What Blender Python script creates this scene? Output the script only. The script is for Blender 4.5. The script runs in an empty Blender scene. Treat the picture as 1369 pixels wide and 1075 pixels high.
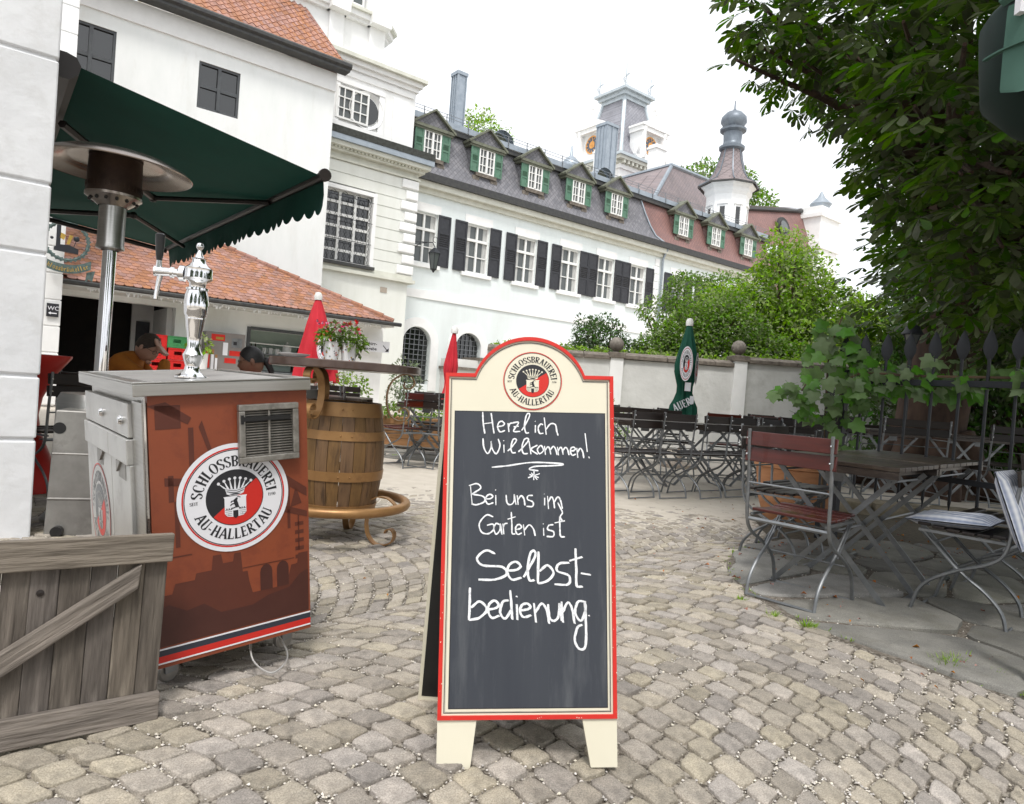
import bpy, bmesh, math, random
from math import sin, cos, pi, radians, sqrt, atan2, hypot
from mathutils import Vector, Matrix, noise
R = random.Random(7)
SC = bpy.context.scene
COL = SC.collection
# ------------------------------------------------------------------ camera
cam = bpy.data.cameras.new('camera'); co = bpy.data.objects.new('camera', cam); COL.objects.link(co)
SC.camera = co
cam.sensor_fit = 'HORIZONTAL'; cam.sensor_width = 36.0; cam.lens = 913.0/1369.0*36.0
cam.clip_start = .05; cam.clip_end = 600
PITCH, ROLL = radians(-1.06), radians(4.25)
_f = Vector((0, cos(PITCH), sin(PITCH))); _r = Vector((1, 0, 0)); _u = _r.cross(_f)
_R = _r*cos(ROLL)+_u*sin(ROLL); _U = -_r*sin(ROLL)+_u*cos(ROLL)
co.matrix_world = Matrix(((_R.x, _U.x, -_f.x, 0), (_R.y, _U.y, -_f.y, 0), (_R.z, _U.z, -_f.z, 1.0), (0, 0, 0, 1)))
# ------------------------------------------------------------------ world, sun, exposure
W = bpy.data.worlds.new('World'); SC.world = W; W.use_nodes = True
nt = W.node_tree; bg = nt.nodes['Background']
sky = nt.nodes.new('ShaderNodeTexSky'); sky.sky_type = 'NISHITA'; sky.sun_disc = False
SUN_EL, SUN_AZ = 60, 178          # azimuth from +Y clockwise
sky.sun_elevation = radians(SUN_EL); sky.sun_rotation = radians(SUN_AZ)
sky.dust_density = 6; sky.air_density = 1.0; sky.ozone_density = 1
hs = nt.nodes.new('ShaderNodeHueSaturation'); hs.inputs['Saturation'].default_value = .12; hs.inputs['Value'].default_value = 1.0
nt.links.new(sky.outputs[0], hs.inputs['Color']); cl = nt.nodes.new('ShaderNodeMix'); cl.data_type = 'RGBA'; cl.inputs[0].default_value = .72   # closed bright cloud over the sky
cl.inputs[7].default_value = (6.7, 6.9, 7.2, 1); nt.links.new(hs.outputs[0], cl.inputs[6]); nt.links.new(cl.outputs[2], bg.inputs[0])
bg.inputs[1].default_value = .15
sl = bpy.data.lights.new('sun', 'SUN'); sl.energy = 1.5; sl.angle = radians(10); sl.color = (1, .96, .9)
so = bpy.data.objects.new('sun', sl); COL.objects.link(so)
_d = Vector((sin(radians(SUN_AZ))*cos(radians(SUN_EL)), cos(radians(SUN_AZ))*cos(radians(SUN_EL)), sin(radians(SUN_EL))))
so.rotation_euler = _d.to_track_quat('Z', 'Y').to_euler()
SC.view_settings.view_transform = 'Standard'; SC.view_settings.look = 'None'
SC.view_settings.exposure = 0.62; SC.view_settings.gamma = 1; SC.view_settings.use_curve_mapping = False
SC.cycles.max_bounces = 6; SC.cycles.transparent_max_bounces = 6
# ------------------------------------------------------------------ materials
def _c(c):
    if isinstance(c, (int, float)): c = (c, c, c)
    return (c[0], c[1], c[2], 1)
class NT:
    def __init__(s, m):
        m.use_nodes = True; s.t = m.node_tree; s.n = s.t.nodes; s.b = s.n['Principled BSDF']
    def new(s, ty, **k):
        o = s.n.new('ShaderNode'+ty)
        for a, v in k.items(): setattr(o, a, v)
        return o
    def l(s, a, b): s.t.links.new(a, b)
def mat(name, col, col2=None, rough=.75, metal=0, scale=6, detail=5, bump=0, bscale=None, stretch=(1, 1, 1), rand=0, contrast=(.35, .65), spec=.4, bump2=0, b2scale=200, stain=None, stscale=1.2, trans=0, world=False, coat=0, speck=0):
    m = bpy.data.materials.new(name); N = NT(m); b = N.b
    b.inputs['Roughness'].default_value = rough; b.inputs['Metallic'].default_value = metal
    b.inputs['Specular IOR Level'].default_value = spec
    if coat: b.inputs['Coat Weight'].default_value = coat
    col2 = col2 if col2 is not None else tuple(x*.82 for x in _c(col)[:3])
    tc = N.new('TexCoord'); mp = N.new('Mapping'); mp.inputs['Scale'].default_value = stretch
    if world:
        g0 = N.new('NewGeometry'); N.l(g0.outputs['Position'], mp.inputs[0])
    else: N.l(tc.outputs['Object'], mp.inputs[0])
    oi = N.new('ObjectInfo'); gi = N.new('NewGeometry')
    ns = N.new('TexNoise', noise_dimensions='4D'); ns.inputs['Scale'].default_value = scale; ns.inputs['Detail'].default_value = detail; ns.inputs['Roughness'].default_value = .62
    wv = N.new('Math', operation='MULTIPLY_ADD'); wv.inputs[1].default_value = 37 if not world else 0; wv.inputs[2].default_value = 0
    ad = N.new('Math', operation='ADD'); N.l(oi.outputs['Random'], ad.inputs[0]); N.l(gi.outputs['Random Per Island'], ad.inputs[1])
    fr = N.new('Math', operation='FRACT'); N.l(ad.outputs[0], fr.inputs[0])
    N.l(mp.outputs[0], ns.inputs['Vector'])
    if rand: N.l(fr.outputs[0], wv.inputs[0]); N.l(wv.outputs[0], ns.inputs['W'])
    mr = N.new('MapRange'); mr.inputs[1].default_value = contrast[0]; mr.inputs[2].default_value = contrast[1]; N.l(ns.outputs['Fac'], mr.inputs[0])
    mx = N.new('Mix', data_type='RGBA'); mx.inputs[6].default_value = _c(col); mx.inputs[7].default_value = _c(col2); N.l(mr.outputs[0], mx.inputs[0])
    out = mx.outputs[2]
    if stain is not None:
        n2 = N.new('TexNoise'); n2.inputs['Scale'].default_value = stscale; n2.inputs['Detail'].default_value = 8; n2.inputs['Roughness'].default_value = .7
        N.l(mp.outputs[0], n2.inputs['Vector'])
        m2 = N.new('MapRange'); m2.inputs[1].default_value = .52; m2.inputs[2].default_value = .72; N.l(n2.outputs['Fac'], m2.inputs[0])
        x2 = N.new('Mix', data_type='RGBA'); N.l(m2.outputs[0], x2.inputs[0]); N.l(out, x2.inputs[6]); x2.inputs[7].default_value = _c(stain); out = x2.outputs[2]
    if speck:
        n4 = N.new('TexNoise'); n4.inputs['Scale'].default_value = 260; n4.inputs['Detail'].default_value = 3; N.l(mp.outputs[0], n4.inputs['Vector'])
        m4 = N.new('MapRange'); m4.inputs[1].default_value = .38; m4.inputs[2].default_value = .62; m4.inputs[3].default_value = 1-speck; m4.inputs[4].default_value = 1+speck; N.l(n4.outputs['Fac'], m4.inputs[0])
        h4 = N.new('HueSaturation'); N.l(m4.outputs[0], h4.inputs['Value']); N.l(out, h4.inputs['Color']); out = h4.outputs[0]
    if rand:
        h = N.new('HueSaturation'); v = N.new('MapRange'); v.inputs[3].default_value = 1-rand; v.inputs[4].default_value = 1+rand
        N.l(fr.outputs[0], v.inputs[0]); N.l(v.outputs[0], h.inputs['Value'])
        f2 = N.new('Math', operation='MULTIPLY'); f2.inputs[1].default_value = 7.13; N.l(fr.outputs[0], f2.inputs[0]); f3 = N.new('Math', operation='FRACT'); N.l(f2.outputs[0], f3.inputs[0])
        hv = N.new('MapRange'); hv.inputs[3].default_value = .5-rand*.06; hv.inputs[4].default_value = .5+rand*.06; N.l(f3.outputs[0], hv.inputs[0]); N.l(hv.outputs[0], h.inputs['Hue'])
        sv = N.new('MapRange'); sv.inputs[3].default_value = 1-rand*1.2; sv.inputs[4].default_value = 1+rand*1.2; N.l(f3.outputs[0], sv.inputs[0]); N.l(sv.outputs[0], h.inputs['Saturation'])
        N.l(out, h.inputs['Color']); out = h.outputs[0]
    N.l(out, b.inputs['Base Color'])
    last = None
    for st, scl in ((bump, bscale or scale), (bump2, b2scale)):
        if st:
            nb = N.new('TexNoise'); nb.inputs['Scale'].default_value = scl; nb.inputs['Detail'].default_value = 6; N.l(mp.outputs[0], nb.inputs['Vector'])
            bp = N.new('Bump'); bp.inputs['Strength'].default_value = min(1, st); bp.inputs['Distance'].default_value = .02*st*6/scl if scl > 30 else .01*st
            N.l(nb.outputs['Fac'], bp.inputs['Height'])
            if last: N.l(last.outputs[0], bp.inputs['Normal'])
            last = bp
    if last: N.l(last.outputs[0], b.inputs['Normal'])
    if trans:
        tr = N.new('BsdfTranslucent'); ms = N.new('MixShader'); ms.inputs[0].default_value = trans
        tg = N.new('HueSaturation'); tg.inputs['Value'].default_value = 1.7; tg.inputs['Saturation'].default_value = 1.15; N.l(out, tg.inputs['Color']); N.l(tg.outputs[0], tr.inputs[0])
        N.l(b.outputs[0], ms.inputs[1]); N.l(tr.outputs[0], ms.inputs[2]); N.l(ms.outputs[0], N.n['Material Output'].inputs[0])
    return m
def glass(name, tint=(.03, .035, .035), rough=.04):
    m = bpy.data.materials.new(name); N = NT(m); N.b.inputs['Base Color'].default_value = _c(tint)
    N.b.inputs['Roughness'].default_value = rough; N.b.inputs['Specular IOR Level'].default_value = .5
    tc = N.new('TexCoord'); ns = N.new('TexNoise'); ns.inputs['Scale'].default_value = 1.6; N.l(tc.outputs['Object'], ns.inputs[0])
    bp = N.new('Bump'); bp.inputs['Strength'].default_value = .12; bp.inputs['Distance'].default_value = .02; N.l(ns.outputs[0], bp.inputs['Height']); N.l(bp.outputs[0], N.b.inputs['Normal'])
    return m
def slate(name, col, col2, sc=4.2):
    m = bpy.data.materials.new(name); N = NT(m); b = N.b; b.inputs['Roughness'].default_value = .5
    tc = N.new('TexCoord'); mp = N.new('Mapping'); mp.inputs['Rotation'].default_value = (radians(90), 0, radians(0))
    N.l(tc.outputs['Object'], mp.inputs[0])
    m2 = N.new('Mapping'); m2.inputs['Rotation'].default_value = (0, 0, radians(45)); N.l(mp.outputs[0], m2.inputs[0])
    br = N.new('TexBrick'); br.offset = 0; br.squash = 1
    br.inputs['Scale'].default_value = sc; br.inputs['Brick Width'].default_value = 1; br.inputs['Row Height'].default_value = 1; br.inputs['Mortar Size'].default_value = .05
    br.inputs['Mortar Smooth'].default_value = .3; br.inputs['Bias'].default_value = 0
    br.inputs['Color1'].default_value = _c(col); br.inputs['Color2'].default_value = _c(col2); br.inputs['Mortar'].default_value = _c(tuple(x*.45 for x in col))
    N.l(m2.outputs[0], br.inputs[0])
    ns = N.new('TexNoise'); ns.inputs['Scale'].default_value = 1.1; ns.inputs['Detail'].default_value = 7; N.l(tc.outputs['Object'], ns.inputs[0])
    mx = N.new('Mix', data_type='RGBA', blend_type='MULTIPLY'); mx.inputs[0].default_value = .5; N.l(br.outputs[0], mx.inputs[6]); N.l(ns.outputs[0], mx.inputs[7])
    h = N.new('HueSaturation'); h.inputs['Value'].default_value = 1.35; N.l(mx.outputs[2], h.inputs['Color']); N.l(h.outputs[0], b.inputs[0])
    bp = N.new('Bump'); bp.inputs['Strength'].default_value = .6; bp.inputs['Distance'].default_value = .02; bp.invert = True; N.l(br.outputs['Fac'], bp.inputs['Height']); N.l(bp.outputs[0], b.inputs['Normal'])
    return m
m_ = {}
def MM():
    A = m_
    A['render'] = mat('white_render', (.80, .81, .80), (.73, .75, .735), .9, scale=1.5, stretch=(1.3, 1.3, .35), bump=.35, bscale=18, bump2=.3, b2scale=90, stain=(.66, .66, .63), stscale=.8)
    A['near_render'] = mat('near_render', (.76, .77, .79), (.68, .69, .71), .85, scale=2.5, bump=.9, bscale=7, bump2=.5, b2scale=60, stain=(.60, .60, .60), stscale=3)
    A['palace'] = mat('pale_palace_render', (.75, .80, .80), (.69, .74, .735), .9, scale=1.3, stretch=(1.4, 1.4, .3), bump=.2, bscale=20, stain=(.66, .70, .69), stscale=.45)
    A['trim'] = mat('white_trim', (.84, .84, .83), (.78, .78, .77), .8, scale=3, bump=.2, bscale=20)
    A['wing'] = mat('cream_wing_render', (.74, .75, .71), (.67, .68, .63), .9, scale=1.4, stretch=(1.4, 1.4, .35), bump=.2, bscale=20)
    A['garden'] = mat('garden_wall_render', (.64, .64, .62), (.55, .55, .53), .95, scale=2, bump=.8, bscale=12, bump2=.5, b2scale=60, stain=(.40, .40, .37), stscale=.9)
    A['coping'] = mat('weathered_coping', (.22, .19, .16), (.10, .085, .07), .95, scale=9, bump=.8, bscale=25)
    A['darkwood'] = mat('charcoal_painted_wood', (.036, .038, .045), (.024, .025, .03), .55, scale=8, bump=.2)
    A['win_dark'] = mat('dark_window_frame', (.075, .08, .085), (.06, .065, .07), .5, scale=8)
    A['white_paint'] = mat('white_window_paint', (.82, .82, .80), (.74, .74, .72), .5, scale=9)
    A['green_shut'] = mat('green_shutter_paint', (.10, .20, .14), (.07, .15, .10), .6, scale=7, rand=.08)
    A['glass'] = glass('window_glass', (.09, .10, .10)); A['glass_dark'] = glass('dark_window_glass', (.008, .009, .009)); A['glass_dark'].node_tree.nodes['Principled BSDF'].inputs['Specular IOR Level'].default_value = 1.0
    A['curtain'] = mat('net_curtain', (.55, .55, .53), (.35, .35, .34), .9, scale=9, stretch=(4, 1, .3))
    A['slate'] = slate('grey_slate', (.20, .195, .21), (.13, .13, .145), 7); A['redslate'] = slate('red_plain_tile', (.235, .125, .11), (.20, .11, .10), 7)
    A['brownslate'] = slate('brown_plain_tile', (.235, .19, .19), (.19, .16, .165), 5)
    A['tile'] = mat('orange_roof_tile', (.36, .178, .122), (.27, .135, .095), .8, scale=14, bump=.4, bscale=40, rand=.17, stain=(.13, .105, .085), stscale=6)
    A['lead'] = mat('weathered_zinc', (.36, .40, .44), (.27, .31, .35), .45, metal=.5, scale=3, rand=.05)
    A['gutter'] = mat('black_gutter', (.03, .03, .033), (.055, .055, .05), .5, scale=9)
    A['mosscornice'] = mat('blackened_cornice', (.03, .03, .026), (.06, .065, .06), .9, scale=12, bump=.6)
    A['creamtrim'] = mat('cream_cornice', (.66, .66, .59), (.56, .56, .49), .8, scale=3)
    A['olive'] = mat('olive_grey_dormer_paint', (.17, .18, .135), (.11, .115, .085), .7, scale=6, stain=(.06, .06, .045))
    A['stone'] = mat('granite_cobble', (.385, .34, .285), (.275, .248, .215), .85, scale=20, detail=8, bump=1, bscale=26, bump2=.8, b2scale=120, speck=.22, rand=.24, contrast=(.3, .7), stain=(.19, .17, .145), stscale=16)
    A['flag'] = mat('grey_flagstone', (.23, .222, .20), (.16, .155, .142), .8, scale=7, bump=.7, bscale=9, bump2=.6, b2scale=120, speck=.2, rand=.3, stain=(.15, .142, .12), stscale=5)
    A['joint'] = mat('dark_joint_grit', (.21, .185, .155), (.09, .075, .06), .95, scale=60, bump=1, bscale=90, contrast=(.4, .6), stain=(.07, .06, .045), stscale=5)
    A['sand'] = mat('sandy_courtyard', (.56, .51, .44), (.45, .405, .345), .95, scale=9, detail=9, bump=.8, bscale=40, bump2=.6, b2scale=150, stain=(.26, .22, .17), stscale=1.7)
    A['soil'] = mat('dark_soil', (.045, .036, .027), (.10, .085, .06), .95, scale=40, bump=1, bscale=60)
    A['chip'] = mat('pale_gravel_chip', (.66, .62, .56), (.45, .41, .36), .8, scale=50, rand=.35)
    A['weath'] = mat('weathered_grey_wood', (.19, .162, .137), (.058, .048, .040), .85, scale=3.2, detail=10, stretch=(15, 15, 1.3), bump=.9, bscale=5, rand=.2, contrast=(.3, .7), stain=(.30, .26, .22), stscale=2)
    A['weathx'] = mat('weathered_rail_wood', (.29, .25, .21), (.11, .093, .078), .85, scale=3.2, detail=10, stretch=(1.3, 15, 15), bump=.9, bscale=5, rand=.12, contrast=(.3, .7))
    A['steel'] = mat('brushed_stainless', (.50, .49, .47), (.42, .41, .39), .30, metal=1, scale=4, stretch=(1, 1, 40), bump=.06)
    A['steel2'] = mat('smeared_stainless', (.62, .62, .60), (.50, .49, .48), .38, metal=.75, scale=3, detail=8, stain=(.40, .39, .37), stscale=6, bump2=.1)
    A['galv'] = mat('galvanised_steel', (.26, .27, .28), (.18, .19, .20), .45, metal=.7, scale=12, bump=.1)
    A['galv2'] = mat('galvanised_bin_sheet', (.34, .33, .31), (.20, .19, .18), .42, metal=.6, scale=3, stain=(.15, .14, .13), stscale=4)
    A['chrome'] = mat('polished_chrome', (.82, .82, .83), (.78, .78, .80), .05, metal=1, scale=3)
    A['heater'] = mat('heater_steel', (.42, .38, .34), (.30, .25, .22), .25, metal=1, scale=4, stain=(.25, .17, .12), stscale=5)
    A['burn'] = mat('heat_stained_mesh', (.045, .03, .025), (.09, .06, .045), .45, metal=.7, scale=7)
    A['redprint'] = mat('terracotta_print', (.25, .062, .026), (.22, .055, .025), .42, scale=5, bump2=.15, b2scale=300, stain=(.175, .040, .022), stscale=9)
    A['brownprint'] = mat('dark_brown_print', (.062, .020, .015), (.072, .024, .018), .42, scale=12)
    A['midprint'] = mat('mid_brown_print', (.11, .030, .018), (.095, .027, .017), .42, scale=12)
    A['vent'] = mat('greasy_grille_metal', (.40, .38, .35), (.20, .19, .17), .45, metal=.7, scale=25)
    A['black'] = mat('black_plastic', (.012, .012, .013), (.018, .018, .018), .35)
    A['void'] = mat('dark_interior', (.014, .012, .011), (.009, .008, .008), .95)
    A['lwhite'] = mat('printed_white', (.78, .78, .82), (.75, .75, .79), .4); A['lcream'] = mat('sign_cream_paint', (.72, .68, .55), (.69, .65, .52), .4, scale=3, bump2=.05)
    A['lred'] = mat('sign_red_paint', (.60, .028, .02), (.55, .025, .018), .38, scale=5); A['lblack'] = mat('printed_black', (.02, .02, .024), (.025, .025, .03), .4)
    A['lnavy'] = mat('printed_dark_blue', (.03, .035, .05), (.035, .04, .055), .4)
    A['board'] = mat('chalkboard', (.034, .039, .051), (.048, .054, .066), .65, scale=2.2, detail=9, stretch=(5, 1, .6), contrast=(.3, .75), stain=(.085, .092, .103), stscale=3)
    A['chalk'] = mat('chalk', (.83, .84, .86), (.36, .38, .42), .95, scale=170, contrast=(.5, .78))
    A['oak'] = mat('barrel_oak', (.205, .115, .05), (.11, .062, .028), .55, scale=5, detail=9, stretch=(9, 9, 1), bump=.4, rand=.07, contrast=(.3, .7), stain=(.045, .026, .015), stscale=4)
    A['hoop'] = mat('bronze_painted_iron', (.36, .20, .08), (.28, .15, .06), .42, metal=.45, scale=8, bump=.15, stain=(.20, .10, .045), stscale=6)
    A['tabletop'] = mat('dark_brown_tabletop', (.05, .028, .022), (.10, .065, .05), .28, scale=6, coat=.3)
    A['awning'] = mat('green_awning_cloth', (.004, .050, .036), (.0035, .043, .031), .85, scale=5, trans=.05)
    A['brolly_g'] = mat('green_parasol_cloth', (.006, .085, .052), (.005, .065, .04), .8, scale=6, bump=.3, trans=.1)
    A['shadegreen'] = mat('shade_darkened_green_cloth', (.003, .018, .014), (.002, .013, .010), .85, bump=.3)  # large parasol's shade put into the cloth colour as near-black green
    A['flap_g'] = mat('green_flap_cloth', (.055, .125, .097), (.048, .11, .085), .85, scale=6, bump2=.3, b2scale=400)
    A['brolly_r'] = mat('red_parasol_cloth', (.66, .035, .055), (.55, .025, .04), .8, scale=4, trans=.15, bump=.3)
    A['arm'] = mat('dark_brown_aluminium', (.02, .015, .013), (.026, .02, .018), .4)
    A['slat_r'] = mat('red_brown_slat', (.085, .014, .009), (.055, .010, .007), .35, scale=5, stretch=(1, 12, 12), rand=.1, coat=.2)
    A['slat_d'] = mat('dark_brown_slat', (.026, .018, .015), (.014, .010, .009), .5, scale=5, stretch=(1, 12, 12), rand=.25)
    A['tbl'] = mat('stained_table_wood', (.062, .045, .036), (.03, .022, .019), .35, scale=5, stretch=(2, 10, 10), rand=.2, bump=.3, stain=(.11, .09, .075), stscale=9)
    A['iron'] = mat('dark_iron', (.018, .021, .027), (.013, .015, .019), .5, scale=12, bump=.2)
    A['terra'] = mat('terracotta_pot', (.50, .24, .115), (.40, .18, .085), .8, scale=5, stretch=(1, 1, 5))
    A['bark'] = mat('chestnut_bark', (.085, .052, .036), (.035, .022, .017), .95, scale=4, detail=9, stretch=(1.5, 1.5, .6), bump=1, bscale=6)
    A['leaf_c'] = mat('chestnut_leaf', (.066, .112, .014), (.034, .064, .010), .5, scale=3, rand=.5, trans=.42, world=True)
    A['leaf_y'] = mat('fresh_green_leaf', (.235, .34, .05), (.145, .235, .033), .55, scale=2, rand=.4, trans=.45, world=True)
    A['leaf_m'] = mat('mid_green_leaf', (.165, .255, .045), (.095, .165, .03), .55, scale=2, rand=.4, trans=.35, world=True)
    A['leaf_d'] = mat('dark_shrub_leaf', (.075, .135, .03), (.04, .08, .018), .55, scale=2, rand=.4, trans=.25, world=True)
    A['leaf_v'] = mat('vine_leaf', (.15, .25, .085), (.10, .185, .05), .5, scale=4, rand=.3, trans=.35, world=True)
    A['leaf_s'] = mat('silver_green_leaf', (.22, .27, .17), (.15, .20, .11), .6, scale=4, rand=.3, trans=.2)
    A['twig'] = mat('vine_twig', (.13, .085, .05), (.07, .045, .03), .9)
    A['deadleaf'] = mat('fallen_orange_leaf', (.38, .14, .05), (.22, .08, .03), .8, rand=.4)
    A['cush'] = None
    A['skin_m'] = mat('skin_tan', (.52, .31, .23), (.45, .26, .19), .5, scale=9); A['skin_w'] = mat('skin_brown', (.24, .12, .078), (.19, .09, .06), .45, scale=9)
    A['hair_m'] = mat('short_dark_hair', (.045, .032, .026), (.07, .05, .04), .8, scale=60, bump=.6); A['hair_w'] = mat('black_hair', (.012, .011, .011), (.02, .018, .018), .5, scale=60, bump=.6)
    A['sweater'] = mat('rust_orange_knit', (.44, .155, .022), (.36, .12, .018), .95, scale=10, bump=.5, bump2=.5, b2scale=250)
    A['pink'] = mat('coral_shirt', (.55, .14, .12), (.45, .1, .09), .9, scale=10); A['jeans'] = mat('blue_denim', (.06, .08, .13), (.045, .06, .10), .9)
    A['crate_r'] = mat('red_crate_plastic', (.62, .02, .018), (.55, .018, .015), .4); A['crate_g'] = mat('green_crate_plastic', (.06, .26, .10), (.05, .22, .08), .4)
    A['mach'] = mat('brown_grey_machine', (.22, .20, .19), (.2, .18, .17), .4); A['porc'] = mat('white_porcelain', (.82, .82, .82), (.8, .8, .8), .15)
    A['bottle'] = mat('brown_bottle_glass', (.03, .012, .006), (.02, .01, .005), .1); A['shelfback'] = mat('pale_green_shelf_wall', (.56, .66, .60), (.52, .62, .56), .6)
    A['brass'] = mat('gilt_lettering', (.55, .36, .08), (.4, .26, .06), .4, metal=.6); A['verd'] = mat('verdigris_iron', (.10, .15, .14), (.055, .075, .07), .7, scale=20)
    A['flower'] = mat('pink_flower', (.50, .12, .24), (.42, .10, .16), .7, rand=.4); A['flower_r'] = mat('red_flower', (.75, .03, .03), (.6, .02, .02), .7)
    A['planter'] = mat('stone_planter', (.42, .36, .30), (.34, .29, .24), .9, scale=12, bump=.5); A['wood_o'] = mat('orange_wood_box', (.38, .20, .09), (.28, .14, .06), .7, scale=4, stretch=(1, 8, 8))
    A['sphere'] = mat('weathered_stone_ball', (.24, .215, .19), (.12, .105, .09), .95, scale=8, bump=1, bscale=20)
    A['slateveil'] = slate('veil_paled_tower_slate', (.30, .30, .33), (.24, .24, .27), 5); A['leadveil'] = mat('veil_paled_zinc', (.52, .57, .60), (.42, .47, .5), .5, metal=.3, scale=2)  # slate and zinc paled to carry the bright veil over the far tower
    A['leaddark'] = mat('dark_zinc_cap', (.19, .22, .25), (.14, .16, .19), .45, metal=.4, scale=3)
    A['greytop'] = mat('grey_tabletop', (.27, .27, .27), (.2, .2, .2), .3)
    A['clock'] = mat('clock_face_blue', (.12, .15, .2), (.1, .13, .18), .5); A['gold'] = mat('clock_gilding', (.85, .42, .12), (.7, .32, .08), .35, metal=.3)
    A['ledge'] = mat('mossy_stone_kerb', (.27, .23, .17), (.14, .12, .08), .95, scale=7, bump=1, bscale=14)
    # striped cushion
    m = bpy.data.materials.new('striped_cushion_cloth'); N = NT(m); N.b.inputs['Roughness'].default_value = .9
    tc = N.new('TexCoord'); w = N.new('TexWave'); w.inputs['Scale'].default_value = 8; w.inputs['Distortion'].default_value = .2; w.bands_direction = 'X'
    N.l(tc.outputs['Object'], w.inputs[0]); w2 = N.new('TexWave'); w2.inputs['Scale'].default_value = 9; w2.bands_direction = 'Y'; N.l(tc.outputs['Object'], w2.inputs[0])
    a = N.new('Math', operation='MULTIPLY_ADD'); a.inputs[1].default_value = .75; a.inputs[2].default_value = .0; N.l(w.outputs['Fac'], a.inputs[0])
    a2 = N.new('Math', operation='MULTIPLY_ADD'); a2.inputs[1].default_value = .08; N.l(w2.outputs['Fac'], a2.inputs[0]); N.l(a.outputs[0], a2.inputs[2])
    mx = N.new('Mix', data_type='RGBA'); mx.inputs[6].default_value = _c((.72, .73, .76)); mx.inputs[7].default_value = _c((.15, .20, .34)); N.l(a2.outputs[0], mx.inputs[0]); N.l(mx.outputs[2], N.b.inputs[0])
    A['cush'] = m
MM()
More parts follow.
